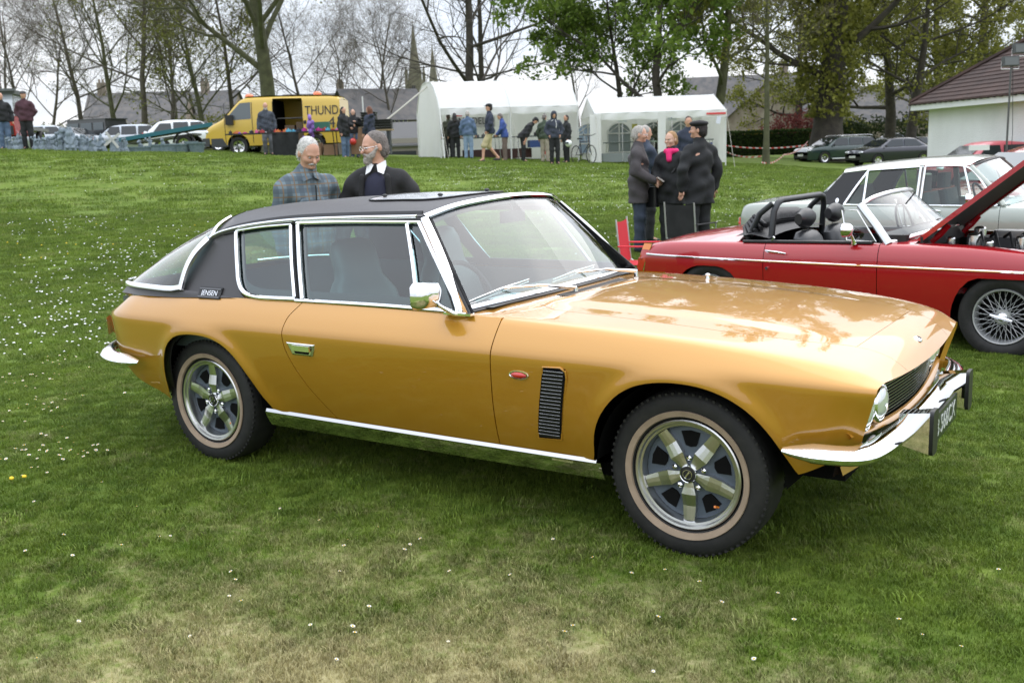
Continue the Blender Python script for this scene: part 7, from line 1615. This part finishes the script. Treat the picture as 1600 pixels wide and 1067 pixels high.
person(541,34.5,60,'dark-haired woman in a black padded coat with cream hood and blue jeans',1.68,dict(eL=(.05,.24,1.15),wL=(.26,.18,1.12)),c_black,c_denim,h_dark,long_hair=True,group=G3,hem=.74,hood='down',coat=True)
person(556,35.5,5,'dark-haired girl in a black jacket over a pink top eating by the van stall',1.66,dict(eL=(.0,.25,1.18),wL=(.16,.10,1.28),eR=(.0,-.25,1.18),wR=(.18,-.12,1.1)),c_black,c_denim,h_dark,long_hair=True,group=G3,hem=.9,skinm=skin_l)
person(581,34.3,-120,'auburn-haired woman in a navy hooded top by the stacked trays',1.74,dict(eR=(.05,-.24,1.15),wR=(.26,-.18,1.1)),c_navy,c_black,h_red,long_hair=True,group=G3,hem=.74,hood='down')
person(11,33.5,28,'bald man in a black jacket and blue jeans among the garden statues',1.80,dict(yaw=20),c_black,c_denim,None,bulk=1.12,py=240,coat=True)
person(47,33,8,'man in a flat cap, burgundy jacket and black trousers standing among the statues',1.82,dict(eL=(-.04,.27,1.15),wL=(.02,.15,1.0),eR=(-.04,-.27,1.15),wR=(.02,-.15,1.0)),c_burg,c_black,h_grey,hat=('cap',c_char),bulk=1.12,py=240,coat=True)
# ================================================================ marquees, stalls and small things
def canvas_mat():
    m=mat('white_canvas',(.88,.885,.87),.6,bump=(3,.4,.03)); t=m.node_tree; b=t.nodes['Principled BSDF']; tl=t.nodes.new('ShaderNodeBsdfTranslucent'); tl.inputs[0].default_value=(.80,.80,.76,1); ms=t.nodes.new('ShaderNodeMixShader'); ms.inputs[0].default_value=.35
    t.links.new(b.outputs[0],ms.inputs[1]); t.links.new(tl.outputs[0],ms.inputs[2]); t.links.new(ms.outputs[0],t.nodes['Material Output'].inputs[0]); return m
canvas=canvas_mat(); pole_m=mat('white_pole',(.65,.66,.64),.4)
def sag(x0,x1,x,a): u=(x-x0)/(x1-x0); return -a*4*u*(1-u)
def marquee(label,px,D,rz,L,dep,eave,ridge,arch,sides,py=250,gz_=None):
    """local x along the front (picture right), y depth away"""
    p=foot(px,D,py); t=thing('marquee',label,'marquee',(p.x,p.y,p.z if gz_ is None else gz_),rz); r=np.random.default_rng(int(px))
    if arch: prof=[(0,eave),(.25,eave+.38),(.75,ridge-.28),(1.25,ridge-.06),(dep/2,ridge),(dep-1.25,ridge-.06),(dep-.75,ridge-.28),(dep-.25,eave+.38),(dep,eave)]
    else: prof=[(0,eave),(dep*.25,eave+(ridge-eave)*.49),(dep/2,ridge),(dep*.75,eave+(ridge-eave)*.49),(dep,eave)]
    xs=np.linspace(0,L,25); G=[[(x,y,z+(.0 if k in (0,) else 0)+(-.035*abs(math.sin(x/L*math.pi*3)))*(1-abs(2*k/(len(prof)-1)-1))*.6) for k,(y,z) in enumerate(prof)] for x in xs]
    q=MB(); q.grid(G); q.build('roof',canvas,t)
    q=MB(); q.grid([[(x,-.02-.02*math.sin(x*9+r.uniform(0,.4)),eave+.01),(x,-.04+.03*math.sin(x*7),eave-.14),(x,-.03+.035*math.sin(x*7+.5),eave-.26+.02*math.sin(x*5))] for x in np.linspace(-.02,L+.02,60)]); q.build('valance',canvas,t)
    q=MB(); q.grid([[(x,dep-.02+.04*math.sin(x*6),z) for z in (eave,eave*.5,-.3)] for x in np.linspace(0,L,50)]); q.build('back_wall',canvas,t)
    for x,nm in ((0,'left'),(L,'right')):
        if nm in sides:
            q=MB(); rows=[]
            for y in np.linspace(0,dep,26):
                zt=np.interp(y,[a for a,b in prof],[b for a,b in prof]); rows.append([(x+.05*math.sin(y*5+z*.8)*(1-z/3.2),y,z) for z in np.linspace(-.15,zt,10)])
            q.grid(rows); q.build('end_wall',canvas,t)
        else:
            q=MB(); rows=[[(x,y,np.interp(y,[a for a,b in prof],[b for a,b in prof])),(x,y,eave-.08)] for y in np.linspace(0,dep,20)]; q.grid(rows); q.build('gable',canvas,t)
    for x in np.linspace(0,L,int(L/2.6)+1):
        for y in (0,dep): q=MB(); q.tube([(x,y,-.5),(x,y,eave)],.028,6); q.build('pole',pole_m,t)
        q=MB(); q.tube([(x,a,b-.03) for a,b in prof],.022,6); q.build('roof_hoop',pole_m,t)
        q=MB(); q.tube([(x,a,b+.004) for a,b in prof],.016,5); q.build('roof_seam',mat('canvas_seam',(.60,.61,.59),.6),t)
        q=MB(); q.tube([(x,-.02,eave),(x+.1,-.9,-.35)],.008,4); q.build('guy_line',mat('rope',(.5,.48,.42),.7),t)
    for y,z in ((0,eave),(dep/2,ridge-.03),(dep,eave)): q=MB(); q.tube([(0,y,z),(L,y,z)],.022,6); q.build('roof_bar',pole_m,t)
    return t
m1=marquee('left white marquee with rounded roof ridge and a closed canvas end wall',690,39.2,RB+R(17),5.6,4.0,1.86,2.98,True,('left','right'))
q=MB(); q.tube([(.0,-.03,1.85),(-.10,-1.0,-.3)],.02,5); q.build('guy_rope',pole_m,m1)
q=MB(); q.tube([(.3,2.0,3.0),(-1.3,1.2,1.9),(-3.2,.4,.6)],.035,5); q.build('guy_pole',mat('rope',(.5,.48,.42),.7),m1)
ink2=mat('grey_lettering',(.06,.06,.06),.6)
q=MB(); q.box((2.3,3.80,1.42),(2.0,.02,.42)); q.build('banner',mat('banner_cloth',(.55,.55,.54),.7),m1,smooth=False)
text_obj('banner_lettering','MODEL',.40,ink2,Vector((2.3,3.78,1.46)),frame((1,0,0),(0,0,1)),m1,.003,sx=.9)
q=MB(); q.box((2.1,3.78,1.16),(.5,.02,.12)); q.build('banner_panel',mat('banner_blue',(.05,.08,.25),.6),m1,smooth=False)
m2=marquee('right white marquee with pitched roof and arched windows in its back wall',931,39.2,RB+R(4),5.05,3.6,1.84,2.50,False,('right',))
winm=glassmat('pvc_window',(.75,.78,.78),.8,1.4,.03)
for cx in (.25,1.55,3.0,4.15):
    y=3.5
    ar=[(cx-.40,-.05)]+[(cx-.40+.8*i/12,1.25+.32*math.sin(math.pi*i/12)) for i in range(13)]+[(cx+.40,-.05)]
    ar=[(cx-.48,.35)]+[(cx+.48*math.cos(math.pi-math.pi*i/14),1.12+.42*math.sin(math.pi*i/14)) for i in range(15)]+[(cx+.48,.35)]
    q=MB(); q.add([(a,y,b) for a,b in ar],[tuple(range(len(ar)))]); wn=q.build('window',mat('window_view',(.20,.24,.24),.15) if cx>1 else mat('window_blue',(.28,.38,.50),.15),m2,smooth=False)
    q=MB(); q.tube([(a,y-.02,b) for a,b in ar],.028,5,closed=True); q.box((cx,y-.02,.95),(.05,.03,1.2)); q.box((cx,y-.02,1.12),(.96,.03,.05)); q.box((cx,y-.02,.75),(.96,.03,.05)); q.tube([(cx-.46,y-.02,1.14),(cx,y-.02,1.46),(cx+.46,y-.02,1.14)],.02,4); q.build('window_frame',canvas,wn,smooth=False)
q=MB(); 
q.box((0,-.05,.85),(.42,.04,1.9)); q.build('door_post_cover',canvas,m2,smooth=False)
q=MB(); q.box((2.55,-.05,.9),(.30,.04,1.9)); q.build('door_post_cover',canvas,m2,smooth=False)
q=MB(); q.box((4.65,-.07,1.70),(.75,.02,.07)); q.build('warning_strip',mat('red_strip',(.65,.05,.05),.5),m2,smooth=False)
q=MB(); q.box((2.2,3.46,1.3),(.22,.02,.36)); q.build('yellow_notice',mat('yellow_notice',(.45,.42,.08),.6),m2,smooth=False)
def on(t,v): return t.matrix_basis@Vector(v) if False else (Matrix.Translation(t.location)@Matrix.Rotation(t.rotation_euler.z,4,'Z'))@Vector(v)
def sign_on_pole(t,x,y,label):
    w=on(t,(x,y,0)); s=thing('paper_sign',label,'sign',w,t.rotation_euler.z); q=MB(); q.tube([(0,0,0),(0,0,1.5)],.012,5); q.build('pole',chrome_dull,s); q=MB(); q.box((0,-.02,1.62),(.34,.02,.26)); b_=q.build('panel',mat('paper_white',(.70,.72,.80),.6),s,smooth=False); q=MB(); q.box((-.02,-.034,1.63),(.06,.004,.09)); q.build('mark',mat('ink_blue',(.08,.10,.35),.5),b_,smooth=False)
sign_on_pole(m2,1.10,.3,'white paper sign on a thin pole left of the centre post of the right marquee'); sign_on_pole(m2,3.05,.4,'white paper sign on a pole right of the centre post of the right marquee')
q=MB(); w=on(m2,(4.75,-.06,1.45)); s=tag(q.box((0,0,0),(.16,.02,.28),Matrix.Rotation(R(14),3,'Y')).build('paper_notice',MATS['paper_white'],smooth=False),'small white notice hanging under the right eave of the right marquee','notice'); s.location=w; s.rotation_euler=(0,0,m2.rotation_euler.z)
def table(t,x,y,w_,d_,label,top=None,h=.74):
    wl=on(t,(x,y,0)); s=thing('trestle_table',label,'table',wl,t.rotation_euler.z); q=MB(); q.box((0,0,h),(w_,d_,.04)); q.build('tabletop',top or mat('table_green',(.07,.10,.09),.5),s,smooth=False)
    for a in (-1,1): 
        for b in (-1,1): q=MB(); q.tube([(a*w_*.42,b*d_*.4,h),(a*w_*.45,b*d_*.42,-.3)],.015,5); q.build('leg',chrome_dull,s)
    return s
T1=table(m1,1.6,1.3,2.4,.7,'long dark stall table behind the people at the left of the left marquee'); T2=table(m1,4.1,1.3,1.6,.7,'dark stall table in front of the leaning man in the left marquee')
T3=table(m2,1.4,1.6,1.6,.6,'green trestle table left of centre in the right marquee'); T4=table(m2,3.2,1.6,1.5,.6,'pale green table in front of the man in the olive jacket',mat('pale_green_top',(.40,.50,.42),.5)); T5=table(m2,4.6,1.4,.6,.5,'small table with a dark blue box at the right end of the right marquee')
def small_box(w,rz,d,m,name,label,cat,group=None,rot=None):
    q=MB(); q.box((0,0,d[2]/2),d); q.build_=None; o=q.build(name,m,smooth=False); o.location=w; o.rotation_euler=(0,0,rz); return tag(o,label,cat,group)
small_box(on(m2,(.95,.9,0)),m2.rotation_euler.z,(1.1,.5,.34),mat('grey_crate',(.22,.25,.24),.6),'storage_crate','long grey crate on the grass under the left table of the right marquee','crate')
small_box(on(m2,(4.65,1.2,0)),m2.rotation_euler.z,(.35,.3,.62),mat('blue_board',(.04,.08,.30),.5),'blue_box','dark blue box beside the right leg of the right marquee','box')
small_box(on(m1,(4.55,.9,0)),m1.rotation_euler.z,(.30,.3,.42),mat('red_box',(.45,.03,.03),.5),'red_bin','red bin under the table beside the youth in the hood','bin')
small_box(on(m1,(4.1,1.0,.3)),m1.rotation_euler.z,(.5,.35,.28),mat('blue_crate',(.03,.07,.22),.5),'blue_crate','blue crate above the red bin under the marquee table','crate')
small_box(on(m1,(2.7,1.6,-.1)),m1.rotation_euler.z,(2.8,.4,.38),mat('brown_board',(.07,.035,.03),.8),'stage_board','long dark brown board under the tables of the left marquee','board')
rs=np.random.default_rng(31)
tint=[('black_goods',(.02,.02,.022)),('grey_goods',(.12,.12,.13)),('brown_goods',(.10,.07,.05)),('red_goods',(.4,.04,.04)),('blue_goods',(.05,.10,.25)),('cream_goods',(.5,.48,.42))]
def lump(w,m,name,label,cat,group,s):
    q=MB(); q.rbox((0,0,s[2]/2),s,min(s[0],s[1])*.3); q.cyl((0,0,s[2]),(s[0]*.1,0,s[2]*1.5),min(s[:2])*.22,min(s[:2])*.1,8); o=q.build(name,m); o.location=w; o.rotation_euler=(0,0,rs.uniform(0,3)); return tag(o,label,cat,group)
for k in range(9):
    nm,c=tint[rs.integers(0,3)]; lump(on(m1,(.6+.24*k,1.25+rs.uniform(-.2,.2),.76)),mat(nm,c,.6),'model_part','dark model piece laid out on the long stall table','model','model pieces on the long stall table',(rs.uniform(.08,.2),rs.uniform(.08,.14),rs.uniform(.05,.13)))
for k in range(6):
    nm,c=tint[rs.integers(0,3)]; lump(on(m1,(3.5+.24*k,1.25+rs.uniform(-.2,.2),.76)),mat(nm,c,.6),'model_part','model piece on the table in front of the leaning man','model','model pieces on the right-hand stall table',(rs.uniform(.08,.2),rs.uniform(.08,.14),rs.uniform(.05,.13)))
# red pennant by the long-haired person
q=MB(); q.add([(0,0,0),(.45,0,.22),(.30,0,-.02)],[(0,1,2)]); q.tube([(0,0,0),(0,0,-.5)],.01,4); o=q.build('red_pennant',mat('red_flag',(.7,.04,.04),.6),smooth=False); o.location=on(m1,(1.05,1.9,1.62)); o.rotation_euler=(0,0,RB); tag(o,'small red pennant above the stall at the left of the left marquee','flag')
# helmet carried by the man in black
p=foot(889,37.6); q=MB(); q.sphere((0,0,0),(.135,.12,.13),14,10); o=q.build('crash_helmet',mat('helmet_white',(.72,.75,.72),.2,coat=1)); o.location=(p.x,p.y,p.z+.72); tag(o,'white crash helmet held low by the man in the black coat','helmet'); q=MB(); q.box((-.02,-.11,.02),(.16,.05,.07)); q.build('visor',mat('visor',(.10,.12,.12),.1),o,smooth=False)
# bicycle between the marquees
p=foot(912,37.5); bk=thing('bicycle','black bicycle leaning between the two marquees','bicycle',p,RB+R(-62))
for x in (-.52,.52):
    q=MB(); q.tube([(x+.32*math.cos(a),0,.33+.32*math.sin(a)) for a in np.linspace(0,6.28,24,endpoint=False)],.018,5,closed=True); w_=q.build('wheel',rubber,bk)
    q=MB(); [q.tube([(x,0,.33),(x+.31*math.cos(a),0,.33+.31*math.sin(a))],.003,3) for a in np.linspace(0,6.28,12,endpoint=False)]; q.build('spokes',chrome_dull,w_)['kind']='stuff'
q=MB(); q.tube([(-.52,0,.33),(-.12,0,.30),(.38,0,.72)],.017,5); q.tube([(-.12,0,.30),(-.22,0,.85)],.017,5); q.tube([(-.20,0,.78),(.36,0,.80)],.017,5); q.tube([(-.52,0,.33),(-.2,0,.76)],.012,5); q.tube([(.52,0,.33),(.40,0,.70),(.34,0,.98)],.017,5); q.build('frame',black,bk)
q=MB(); q.tube([(.42,-.27,1.06),(.34,-.15,1.0),(.34,.15,1.0),(.42,.27,1.06)],.014,5); q.build('handlebar',black,bk); q=MB(); q.rbox((-.24,0,.90),(.24,.13,.05),.05); q.build('saddle',black,bk)
# van stall table with goods
p=foot(448,35.2); vt=thing('stall_table','long folding table of colourful goods in front of the yellow van','table',p,RB+R(-2)); vt.location.z+=.0
q=MB(); q.box((0,0,.80),(3.9,.7,.04)); q.build('tabletop',black,vt,smooth=False)
for x in (-1.75,-.2,1.7):
    q=MB(); q.tube([(x,-.28,.8),(x+.05,-.28,-.2)],.018,5); q.tube([(x,.28,.8),(x+.05,.28,-.2)],.018,5); q.tube([(x,-.28,.3),(x,.28,.3)],.014,5); q.build('leg',black,vt)
q=MB(); q.grid([[(-.35+.9*u+(.25*math.sin(7*u))*(v-.8)*.2,-.36+.05*math.sin(u*15),v) for v in (.80,.4,-.1)] for u in np.linspace(0,1,16)]); q.build('table_cloth',c_black,vt)
cols_=[('pink_goods',(.65,.12,.30)),('purple_goods',(.22,.06,.42)),('white_goods',(.7,.7,.7)),('cyan_goods',(.10,.40,.55)),('magenta_goods',(.5,.03,.25)),('black_goods',(.02,.02,.022)),('orange_goods',(.6,.18,.05)),('red_goods',(.4,.04,.04))]
for k in range(34):
    nm,c=cols_[rs.integers(0,len(cols_))]; x=-1.88+3.75*k/33
    lump(vt.matrix_basis@Vector((0,0,0)) if False else (Matrix.Translation(vt.location)@Matrix.Rotation(vt.rotation_euler.z,4,'Z'))@Vector((x,rs.uniform(-.25,.2),.82)),mat(nm,c,.6),'trinket',{'pink_goods':'pink','purple_goods':'purple','white_goods':'white','cyan_goods':'light blue','magenta_goods':'magenta','black_goods':'black','orange_goods':'orange','red_goods':'red'}[nm]+' trinket lying on the stall table before the van','trinket','trinkets on the table before the van: '+nm.split('_')[0],(rs.uniform(.08,.2),rs.uniform(.08,.18),rs.uniform(.03,.09)))
def V(x,y,z): return (Matrix.Translation(vt.location)@Matrix.Rotation(vt.rotation_euler.z,4,'Z'))@Vector((x,y,z))
small_box(V(1.25,.15,.82),vt.rotation_euler.z,(.55,.2,.30),mat('green_box',(.03,.14,.09),.6),'green_box','dark green box at the right end of the van stall table','box')
T=SDF(.03); r2=np.random.default_rng(2)
for k in range(14): a=r2.normal(0,.10,3); T.ell((a[0],a[1],.1+a[2]*2.0),(.07,.06,.09))
v_=thing('purple_toy','bright purple inflatable toy hanging at the right of the van stall table','toy',V(.98,-.35,.78)); sdf_obj('body',T,mat('purple_toy',(.20,.10,.38),.5),v_,.022)
for (x,y,z,d,lab) in ((.95,.2,0,(.5,.4,.42),'brown cardboard box under the right half of the van stall table'),(1.5,.25,0,(.45,.4,.36),'brown cardboard box right of the one under the van stall table'),(2.45,.5,0,(.55,.45,.5),'large cardboard box on the grass right of the black padded coat'),(2.5,.5,.5,(.5,.4,.38),'cardboard box stacked on the large one by the trays'),(-.1,.1,0,(.5,.4,.45),'cardboard box behind the black cloth of the van table')):
    small_box(V(x,y,z),vt.rotation_euler.z+rs.uniform(-.1,.1),d,mat('cardboard',(.28,.17,.10),.8),'cardboard_box',lab,'box')
small_box(V(.25,.1,.35),vt.rotation_euler.z,(.8,.4,.16),white_plastic,'white_box','flat white box on the shelf under the van stall table','box')
for i,(x,z) in enumerate(((2.05,.28),(2.30,.42))):
    o=MB().sphere((0,0,0),.12,12,8).build('red_ball',mat('red_ball',(.65,.04,.03),.3,coat=.5)); o.location=V(x,.1,z); tag(o,('lower left' if i==0 else 'upper right')+' shiny red ball by the legs of the girls at the van stall','ball')
# stand with black trays
w=V(3.15,.4,0); st=thing('tray_stand','dark trestle stand holding stacked black trays left of the marquee','stand',w,vt.rotation_euler.z); q=MB(); q.box((0,0,.78),(1.0,.5,.05)); q.build('top',mat('wood_top',(.30,.22,.12),.7),st,smooth=False)
for x in (-.3,.35): q=MB(); q.box((x,0,.36),(.10,.42,.80)); q.build('leg',mat('dark_plastic',(.03,.035,.04),.5),st,smooth=False)
q=MB(); q.box((0,0,.25),(.8,.4,.06)); q.build('shelf',MATS['dark_plastic'],st,smooth=False)
for k in range(11):
    lv=k//2 if k<8 else 4+(k-8); x=(-.28 if k%2==0 else .22) if k<8 else -.30; z=.81+.085*lv
    if k<8 and k%2==1: z=.81+.085*(k//2); 
    q=MB(); q.box((0,0,.035),(.48,.40,.07),taper=1.1); q.box((0,0,.066),(.54,.46,.012)); o=q.build('black_tray',mat('black_tray',(.02,.02,.022),.4),smooth=False); o.location=(Matrix.Translation(w)@Matrix.Rotation(st.rotation_euler.z,4,'Z'))@Vector((x,0,z)); o.rotation_euler=(0,0,st.rotation_euler.z+rs.uniform(-.06,.06)); tag(o,'black plastic tray in the stack on the trestle stand','tray','black trays stacked on the stand')
# thin pole left of marquee
p=foot(572,37); tag(MB().tube([p,p+Vector((0,0,2.15))],.025,6).build('tent_pole',pole_m),'thin upright pole between the van stall and the left marquee','pole')
# garden statues and tubs
stonec=mat('cast_stone',(.13,.165,.19),.8,noise=(14,(.22,.27,.31),.35,.7),bump=(40,.6,.01)); stonel=mat('pale_stone',(.50,.50,.48),.8)
def statue_mesh(seed):
    r=np.random.default_rng(seed); T=SDF(.03); kind=seed%4
    T.cone((0,0,.03),(0,0,.06),.13,.12)
    if kind==0:   # seated gnome-like figure
        T.cone((0,0,.1),(0,0,.26),.10,.08); T.ell((.02,0,.36),(.06,.055,.065)); T.cone((0,0,.40),(-.01,0,.52),.05,.012); T.cone((.03,.08,.26),(.11,.04,.16),.03,.022); T.cone((.03,-.08,.26),(.11,-.04,.18),.03,.022); T.cone((.05,.05,.10),(.14,.06,.08),.04,.03); T.cone((.05,-.05,.10),(.14,-.06,.08),.04,.03)
    elif kind==1: # dog
        T.cone((-.08,0,.14),(.05,0,.26),.075,.065); T.ell((.09,0,.36),(.06,.05,.055)); T.cone((.13,0,.35),(.18,0,.33),.03,.02); T.cone((.07,.04,.24),(.09,.045,.06),.028,.022); T.cone((.07,-.04,.24),(.09,-.045,.06),.028,.022); T.cone((.07,.04,.40),(.04,.07,.34),.02,.012); T.cone((.07,-.04,.40),(.04,-.07,.34),.02,.012); T.cone((-.12,0,.12),(-.18,.05,.2),.02,.01)
    elif kind==2: # owl / bird on plinth
        T.cone((0,0,.08),(0,0,.16),.07,.06); T.ell((0,0,.28),(.075,.08,.12)); T.ell((.02,0,.42),(.06,.065,.06)); T.cone((.02,.04,.46),(.02,.05,.50),.015,.005); T.cone((.02,-.04,.46),(.02,-.05,.50),.015,.005); T.cone((.07,0,.42),(.10,0,.39),.015,.006)
    else:         # draped figure with urn
        T.cone((0,0,.08),(0,0,.30),.085,.055); T.cone((0,-.05,.38),(0,.05,.38),.04,.04); T.ell((0,0,.48),(.045,.04,.055)); T.cone((0,.06,.38),(.07,.07,.28),.022,.018); T.cone((0,-.06,.38),(.05,-.10,.42),.022,.018); T.ell((.06,-.12,.46),(.04,.04,.05))
    T.fold=.004; return T
SM=[]
for k in range(4):
    tmp=sdf_obj('statue',statue_mesh(k),stonec,None,.016); SM.append(tmp.data); bpy.data.objects.remove(tmp)
kinds=['gnome','seated dog','owl','robed figure']; skl=['gnome_statue','dog_statue','owl_statue','robed_statue']
r3=np.random.default_rng(77); k=0
def statue(px,D,s,py=240):
    global k
    ki=int(r3.integers(0,4)); p=foot(px,D,py); o=bpy.data.objects.new(skl[ki],SM[ki]); COL.objects.link(o); o.location=p; o.scale=(s,s,s); o.rotation_euler=(0,0,TOCAM+r3.uniform(-1,1)); k+=1
    where='left of the man in the burgundy jacket' if px<40 else ('between the burgundy man and the off-roader' if px<120 else 'right of the off-roader tail')
    tag(o,'grey cast-stone %s statue on the grass %s'%(kinds[ki],where),'statue','%s statues %s'%(kinds[ki],where))
for px in list(np.linspace(2,34,9))+list(np.linspace(56,150,32)): statue(px+r3.uniform(-2,2),33.3+r3.uniform(-.9,1.4),r3.uniform(.65,1.1) if px<90 or px>128 else r3.uniform(.95,1.5))
for px in (160,163,178,186,192,197): statue(px,33.4+r3.uniform(-.5,.5),r3.uniform(.7,1.2))
# white windmill ornament
p=foot(180,32.9,240); wm=thing('windmill_ornament','small stone windmill with white sails among the statues','ornament',p,TOCAM)
q=MB(); q.lathe([(.17,0),(.10,.40),(.12,.42),(0,.52)],n=12); q.build('tower',stonec,wm)
for a in (35,125,215,305):
    q=MB(); ca,sa=math.cos(R(a)),math.sin(R(a)); q.box((.15,ca*.16,.40+sa*.16),(.015,.075,.30),Matrix.Rotation(R(a)-math.pi/2,3,'X')); q.build('sail',stonel,wm,smooth=False)
tubm=mat('stone_tub',(.10,.15,.165),.85,noise=(12,(.17,.22,.235),.35,.7),bump=(30,.8,.015))
for px,D,w_,d_,h_,rd,lab in ((215,33.6,1.1,.45,.16,False,'long low stone trough nearest the windmill ornament'),(262,33.0,1.0,.5,.25,False,'wide stone trough left of the round tubs'),(287,32.8,.48,.48,.27,True,'smaller round stone tub beside the trough'),(308,32.8,.56,.56,.34,True,'largest round stone tub nearest the van bumper'),(240,34.4,.55,.40,.20,False,'stone trough set behind the wide one'),(300,34.2,.45,.45,.36,True,'round stone tub partly hidden behind the largest one')):
    p=foot(px,D,240); q=MB()
    if rd: q.lathe([(w_*.36,0),(w_*.46,h_*.85),(w_*.52,h_*.88),(w_*.52,h_),(w_*.45,h_),(w_*.43,h_*.8),(0,h_*.78)],n=24)
    else: q.rbox((0,0,h_*.45),(w_*.92,d_*.9,h_*.9),.08); q.rbox((0,0,h_*.93),(w_,d_,h_*.14),.09); q.rbox((0,0,h_*.985),(w_*.88,d_*.84,.035),.07)
    o=q.build('stone_tub' if rd else 'stone_trough',tubm); o.location=p; o.rotation_euler=(0,0,RB); tag(o,lab,'planter')
for px in (222,236,256): 
    statue(px,34.2,.95)
# folding camping chairs
redc=mat('red_canvas',(.55,.015,.03),.8); 
def camp_chair(px,D,rz,m,label,py,dz=0):
    p=foot(px,D,py); t=thing('camping_chair',label,'chair',(p.x,p.y,p.z+dz),rz); t.scale=(.86,.86,.88)
    q=MB(); q.grid([[(-.22-.10*(z-.45),y,z-.03*math.cos(y*4)) for z in np.linspace(.44,.92,6)] for y in np.linspace(-.25,.25,7)]); q.build('backrest',m,t)
    q=MB(); q.grid([[(x,y,.42-.05*math.cos(y*5)*math.cos(x*4)) for x in np.linspace(-.22,.24,6)] for y in np.linspace(-.25,.25,7)]); q.build('seat',m,t)
    for s in (-1,1): q=MB(); q.strip([(-.24,s*.29,.62),(.22,s*.29,.62)],(0,0,1),.07,.01); q.build('armrest',m,t)
    for a in ((-.22,-.27,0,.24,-.27,.42),(.24,-.27,0,-.22,-.27,.42),(-.22,.27,0,.24,.27,.42),(.24,.27,0,-.22,.27,.42),(-.22,-.27,.40,-.27,-.27,.93),(-.22,.27,.40,-.27,.27,.93),(.24,-.27,.0,.22,-.29,.62),(.24,.27,.0,.22,.29,.62)):
        q=MB(); q.tube([a[:3],a[3:]],.011,6); q.build('leg',mat('chair_tube',(.62,.63,.64),.3,.7),t)
camp_chair(1006,10.4,RB+R(-20),redc,'bright red folding camping chair behind the tail of the red roadster',400)
camp_chair(1079,12.8,TOCAM+R(132),c_fleece,'black folding camping chair with pale legs behind the man in the beret',385)
# barrier tape
tape=bpy.data.materials.new('barrier_tape'); tape.use_nodes=True; tt=tape.node_tree; wv=tt.nodes.new('ShaderNodeTexWave'); wv.inputs['Scale'].default_value=1.4; wv.bands_direction='DIAGONAL'; tcn=tt.nodes.new('ShaderNodeTexCoord'); tt.links.new(tcn.outputs['Object'],wv.inputs[0]); rr_=tt.nodes.new('ShaderNodeValToRGB'); rr_.color_ramp.interpolation='CONSTANT'; rr_.color_ramp.elements[0].color=(.65,.62,.58,1); rr_.color_ramp.elements[1].color=(.50,.05,.03,1); rr_.color_ramp.elements[1].position=.5; tt.links.new(wv.outputs[0],rr_.inputs[0]); tt.links.new(rr_.outputs[0],tt.nodes['Principled BSDF'].inputs[0])
def tape_run(pts,label):
    P=[foot(px,D,240)+Vector((0,0,z)) for px,D,z in pts]; o0=P[0]; Q=[]
    for a,b in zip(P[:-1],P[1:]):
        for u in np.linspace(0,1,10,endpoint=False): Q.append(a.lerp(b,u)-Vector((0,0,.18*4*u*(1-u)))-o0)
    Q.append(P[-1]-o0); q=MB(); q.grid([[p_-Vector((0,0,.04)),p_+Vector((0,0,.03))] for p_ in Q]); o=q.build('barrier_tape',tape,smooth=False); o.location=o0; tag(o,label,'tape')
tape_run([(1190,46,.10),(1225,50,.5),(1262,57,1.1)],'red and white barrier tape sagging from the slim trunk to the ivy-clad tree'); tape_run([(1130,60,.75),(1262,59,.9)],'upper barrier tape running level in front of the hedge'); tape_run([(1130,58,.45),(1190,48,.35)],'lower red and white tape between the marquee and the slim trunk')
# raised-bonnet clutter: white item on the far red car
p=at(1530,231,23.5); o=MB().rbox((0,0,0),(.42,.24,.12),.06).build('white_bag',white_plastic); o.location=p; tag(o,'white bag lying on the faded red car behind the saloon roof','bag')
